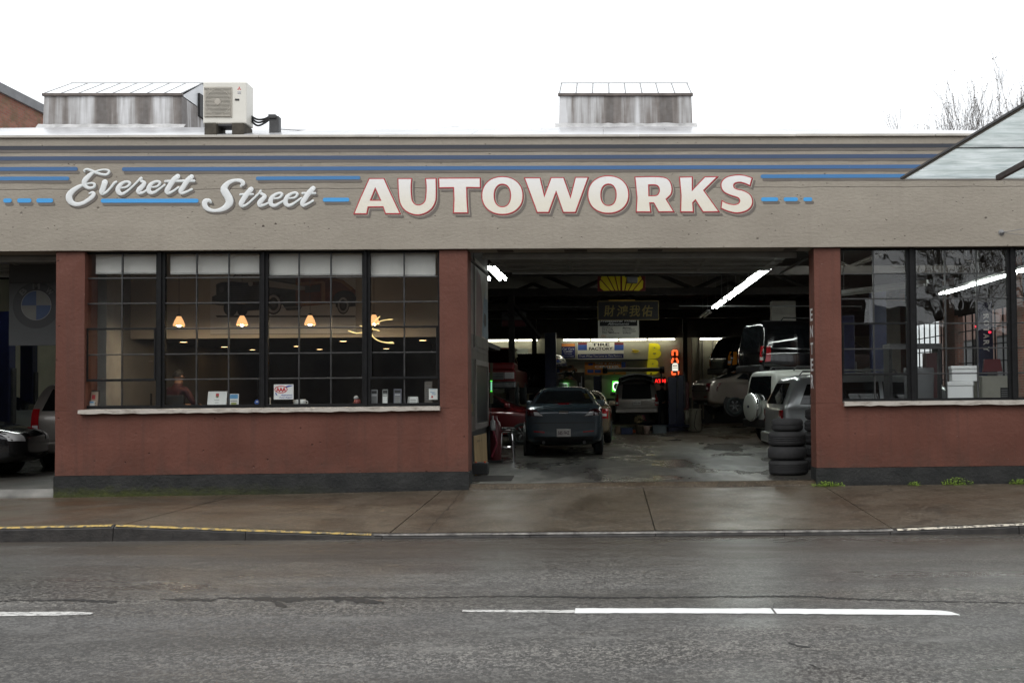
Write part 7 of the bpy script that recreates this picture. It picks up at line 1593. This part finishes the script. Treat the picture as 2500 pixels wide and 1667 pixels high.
# ------------------------------------------------------------------ glass canopy on the near pavement (upper right corner)
zc = 2.43; pA = atz(2205, 437.5, zc); pB = atz(2500, 262, zc); kx = (pB.x-pA.x)/(pA.y-pB.y)
cn = thing('glass_canopy', 'frosted glass street canopy reaching in from the upper right corner', 'canopy', (pA.x+3, pA.y-2, -.09))
y1 = pA.y; ALU = mat('canopy_aluminium', (.36, .36, .34), .4, .4, var=.05); RUST = mat('brown_canopy_beam', (.055, .022, .018), .5, var=.2)
def xe_(y): return pA.x+(y1-y)*kx
yj = atz(2335, 361, zc).y; stp = y1-yj; ys = [y1-stp*k for k in range(6)]
F6 = [(0, 1, 2, 3), (7, 6, 5, 4), (0, 4, 5, 1), (1, 5, 6, 2), (2, 6, 7, 3), (3, 7, 4, 0)]
for j in range(5):
    for i in range(3):
        def cx_e(y, k): return xe_(y)+.006 if k == 0 else pA.x+k*1.5
        ya, yb_ = ys[j+1]+.004, ys[j]-.004; q = [(cx_e(ya, i)+.004, ya), (cx_e(ya, i+1)-.004, ya), (cx_e(yb_, i+1)-.004, yb_), (cx_e(yb_, i)+.004, yb_)]
        MB().add([(x, y, zc) for x, y in q]+[(x, y, zc+.012) for x, y in q], F6).build('glass_pane', FROST, cn)
for j in range(1, 5): MB().box(xe_(ys[j]), pA.x+4.5, ys[j]-.003, ys[j]+.003, zc-.003, zc+.016).build('joint_strip', DKGREY, cn)
for nm, mm, o0, o1, z0, z1 in (('edge_rail', ALU, -.008, .004, -.002, .006), ('edge_flashing', DKGREY, -.014, -.0085, .0, .009)):
    q = [(xe_(ys[5])+o0, ys[5]), (xe_(ys[5])+o1, ys[5]), (xe_(y1)+o1, y1+.003), (xe_(y1)+o0, y1+.003)]; MB().add([(x, y, zc+z0) for x, y in q]+[(x, y, zc+z1) for x, y in q], F6).build(nm, mm, cn)
pc, pd = atz(2436, 437, zc-.02), atz(2500, 403, zc-.02); u_ = Vector((pd.x-pc.x, pd.y-pc.y, 0)).normalized(); w_ = Vector((-u_.y, u_.x, 0))*.010; e_ = pc+u_*4.5
MB().add([tuple(p+Vector((0, 0, dz))) for dz in (-.008, .016) for p in (pc-w_, pc+w_, e_+w_, e_-w_)], F6).build('beam', RUST, cn)
for y in (y1-.5, ys[5]+.2): MB().box(pA.x+3.2, pA.x+3.32, y-.06, y+.06, -.09, zc-.021).build('post', RUST, cn)
MB().box(pA.x+3.18, pA.x+3.34, ys[5], y1-.1, zc-.02, zc-.001).build('beam', RUST, cn)

# ------------------------------------------------------------------ trees, brick neighbour, street opposite
BARK = mat('grey_brown_bark', (.095, .078, .066), .85, var=.3, vs=14, bump=.4)
def bare_tree(label, base, H, seed, *a_, topz=None, **k_):
    for _ in range(3):
        mx_ = _tree(label, base, H, seed, *a_, dry=True, **k_) if topz else None
        if topz: H *= (topz-base[2])/(mx_-base[2])
    return _tree(label, base, H, seed, *a_, **k_)
def _tree(label, base, H, seed, spread=.35, levels=5, r0=.22, up=.5, twig=.004, group='bare trees', kids=(3, 4), buds=0, dry=False):
    rr = random.Random(seed); o = None if dry else thing('bare_tree', label, 'tree', base, group=group); tr_, cr = MB(), MB(); bd = MB()
    def grow(p, d, L, r_, lv):
        n = 4 if lv < 3 else 2; pts = [p]; rad = [r_]; q = p.copy(); dd = d.copy()
        for i in range(n):
            dd = (dd+Vector((rr.gauss(0, .10), rr.gauss(0, .10), rr.gauss(0, .05)+up*.10))).normalized(); q = q+dd*(L/n); pts.append(q.copy()); rad.append(max(twig, r_*(1-.5*(i+1)/n)))
        (tr_ if lv == 0 else cr).tube(pts, rad, 7 if lv == 0 else (5 if lv < 2 else 3), caps=False)
        if lv >= levels-1 and buds:
            for k in range(buds):
                c = pts[rr.randint(1, n)]+Vector((rr.gauss(0, .05), rr.gauss(0, .05), rr.gauss(0, .05))); s_ = rr.uniform(.03, .06); u = Vector((rr.gauss(0, 1), rr.gauss(0, 1), rr.gauss(0, 1))).normalized(); v = u.orthogonal(); bd.add([c-u*s_, c+v*s_*.5, c+u*s_, c-v*s_*.5], [(0, 1, 2, 3)])
        if lv >= levels: return
        for k in range(rr.randint(*kids)+(2 if lv == 0 else 0)):
            i = rr.choice([1, 2] if n == 2 else ([2, 3, 4] if lv else [2, 3, 3, 4, 4])); a = rr.uniform(0, 6.28); side = dd.orthogonal().normalized(); side = Matrix.Rotation(a, 3, dd) @ side
            nd = (dd+side*spread*rr.uniform(.7, 1.6)+Vector((0, 0, up*.35))).normalized(); grow(pts[i], nd, L*rr.uniform(.55, .78), rad[i]*.62, lv+1)
    grow(Vector(base), Vector((0, 0, 1)), H*.36, r0, 0)
    if dry: return max(v[2] for v in cr.v)
    tr_.build('trunk', BARK, o, smooth=True, fix=False); cr.build('crown', BARK, o, fix=False)
    if buds: bd.build('buds', mat('brown_bud', (.05, .035, .028), .8), o, fix=False)
    return o
for px, Y, yt, sd, lb in ((2535, 33, 135, 5, 'tallest bare tree behind the garage at the right picture edge'), (2450, 35, 165, 11, 'bare tree with upright twigs second from the right edge'), (2360, 37, 225, 17, 'bare tree with fine twigs above the canopy tip'), (2270, 40, 262, 23, 'lowest bare treetop left of the others above the parapet')):
    c = at(px, 330, Y); bare_tree(lb, (c.x, Y, -.1), 15, sd, .30, 5, .20, .8, .0055, kids=(4, 5), buds=1, topz=at(px, yt, Y).z)
for x, y, H, sd, lb in ((12.4, -19.0, 10, 21, 'bare street tree mirrored in the right window'), (15.8, -20.5, 11, 27, 'middle bare street tree mirrored in the right window'), (20.5, -19.5, 12, 31, 'far bare street tree mirrored in the glass')):
    bare_tree(lb, (x, y, -.09), H, sd, .5, 4, .20, .25, .016, kids=(3, 4))
# brick neighbour on the left
q = atx(0, 205, -18.0)
nbld = thing('brick_building', 'old red brick building with grey coping behind the garage at the left', 'building', (-28, 26, 0)); MB().box(-40, -18.0, q.y-3.2, 44, -.1, q.z-.28).build('wall', BRICK, nbld)
MB().box(-40.1, -17.9, q.y-3.3, 44.1, q.z-.279, q.z).build('coping', mat('grey_coping', (.16, .16, .165), .6, var=.15), nbld)
# opposite side of the street (behind the camera, mirrored in windows and lighting the scene)
OPB = m_brick('dark_opposite_brick', (.055, .030, .024), (.075, .042, .033), (.05, .045, .042), dirt=(.03, .025, .022))
def opp(label, x0, x1, y, d, h, m, nfl):
    o = thing('street_building', label, 'building', ((x0+x1)/2, y-d/2, 0), group='buildings across the street'); MB().box(x0, x1, y-d, y, -.1, h).build('wall', m, o); MB().box(x0-.1, x1+.1, y-d-.1, y+.25, h+.001, h+.5).build('cornice', DKGREY, o)
    n = int((x1-x0)/3.2)
    for f in range(nfl):
        for i in range(n):
            x = x0+1.6+i*(x1-x0-1.6)/n; z_ = 1.0+f*3.6; w = MB().box(x-.05, x+1.35, y+.01, y+.06, z_-.05, z_+2.05).build('window', MATS['opp_frame'] if 'opp_frame' in MATS else mat('opp_frame', (.11, .11, .11), .6), o); MB().box(x, x+1.3, y+.061, y+.07, z_, z_+2.0).build('pane', mat('opposite_dark_glass', (.10, .10, .105), .5), w)
opp('grey concrete block across the street', -40, 3.5, -27.0, 12, 7.6, mat('pale_concrete_render', (.15, .145, .14), .8, var=.12), 2); opp('narrow dark brick block across the street', 4.2, 10.6, -24.0, 12, 9.5, OPB, 2); opp('low grey shop building across the street', 12.5, 34, -36, 12, 4.6, mat('grey_render', (.12, .12, .125), .8, var=.1), 1)

nb2 = thing('brick_building', 'pinkish brick house seen through the side windows of the hall', 'building', (20, 20, 0)); MB().box(16.5, 26, 6, 34, -.1, 7.5).build('wall', m_brick('pink_brick', (.30, .15, .12), (.38, .21, .17), (.32, .29, .27), dirt=(.22, .16, .13)), nb2)
for k in range(6): w_o = MB().box(16.44, 16.49, 8+k*4.2, 9.6+k*4.2, 1.4, 3.6).build('window', BLACKFR, nb2); MB().box(16.43, 16.438, 8.1+k*4.2, 9.5+k*4.2, 1.5, 3.5).build('pane', MATS['opposite_dark_glass'], w_o)
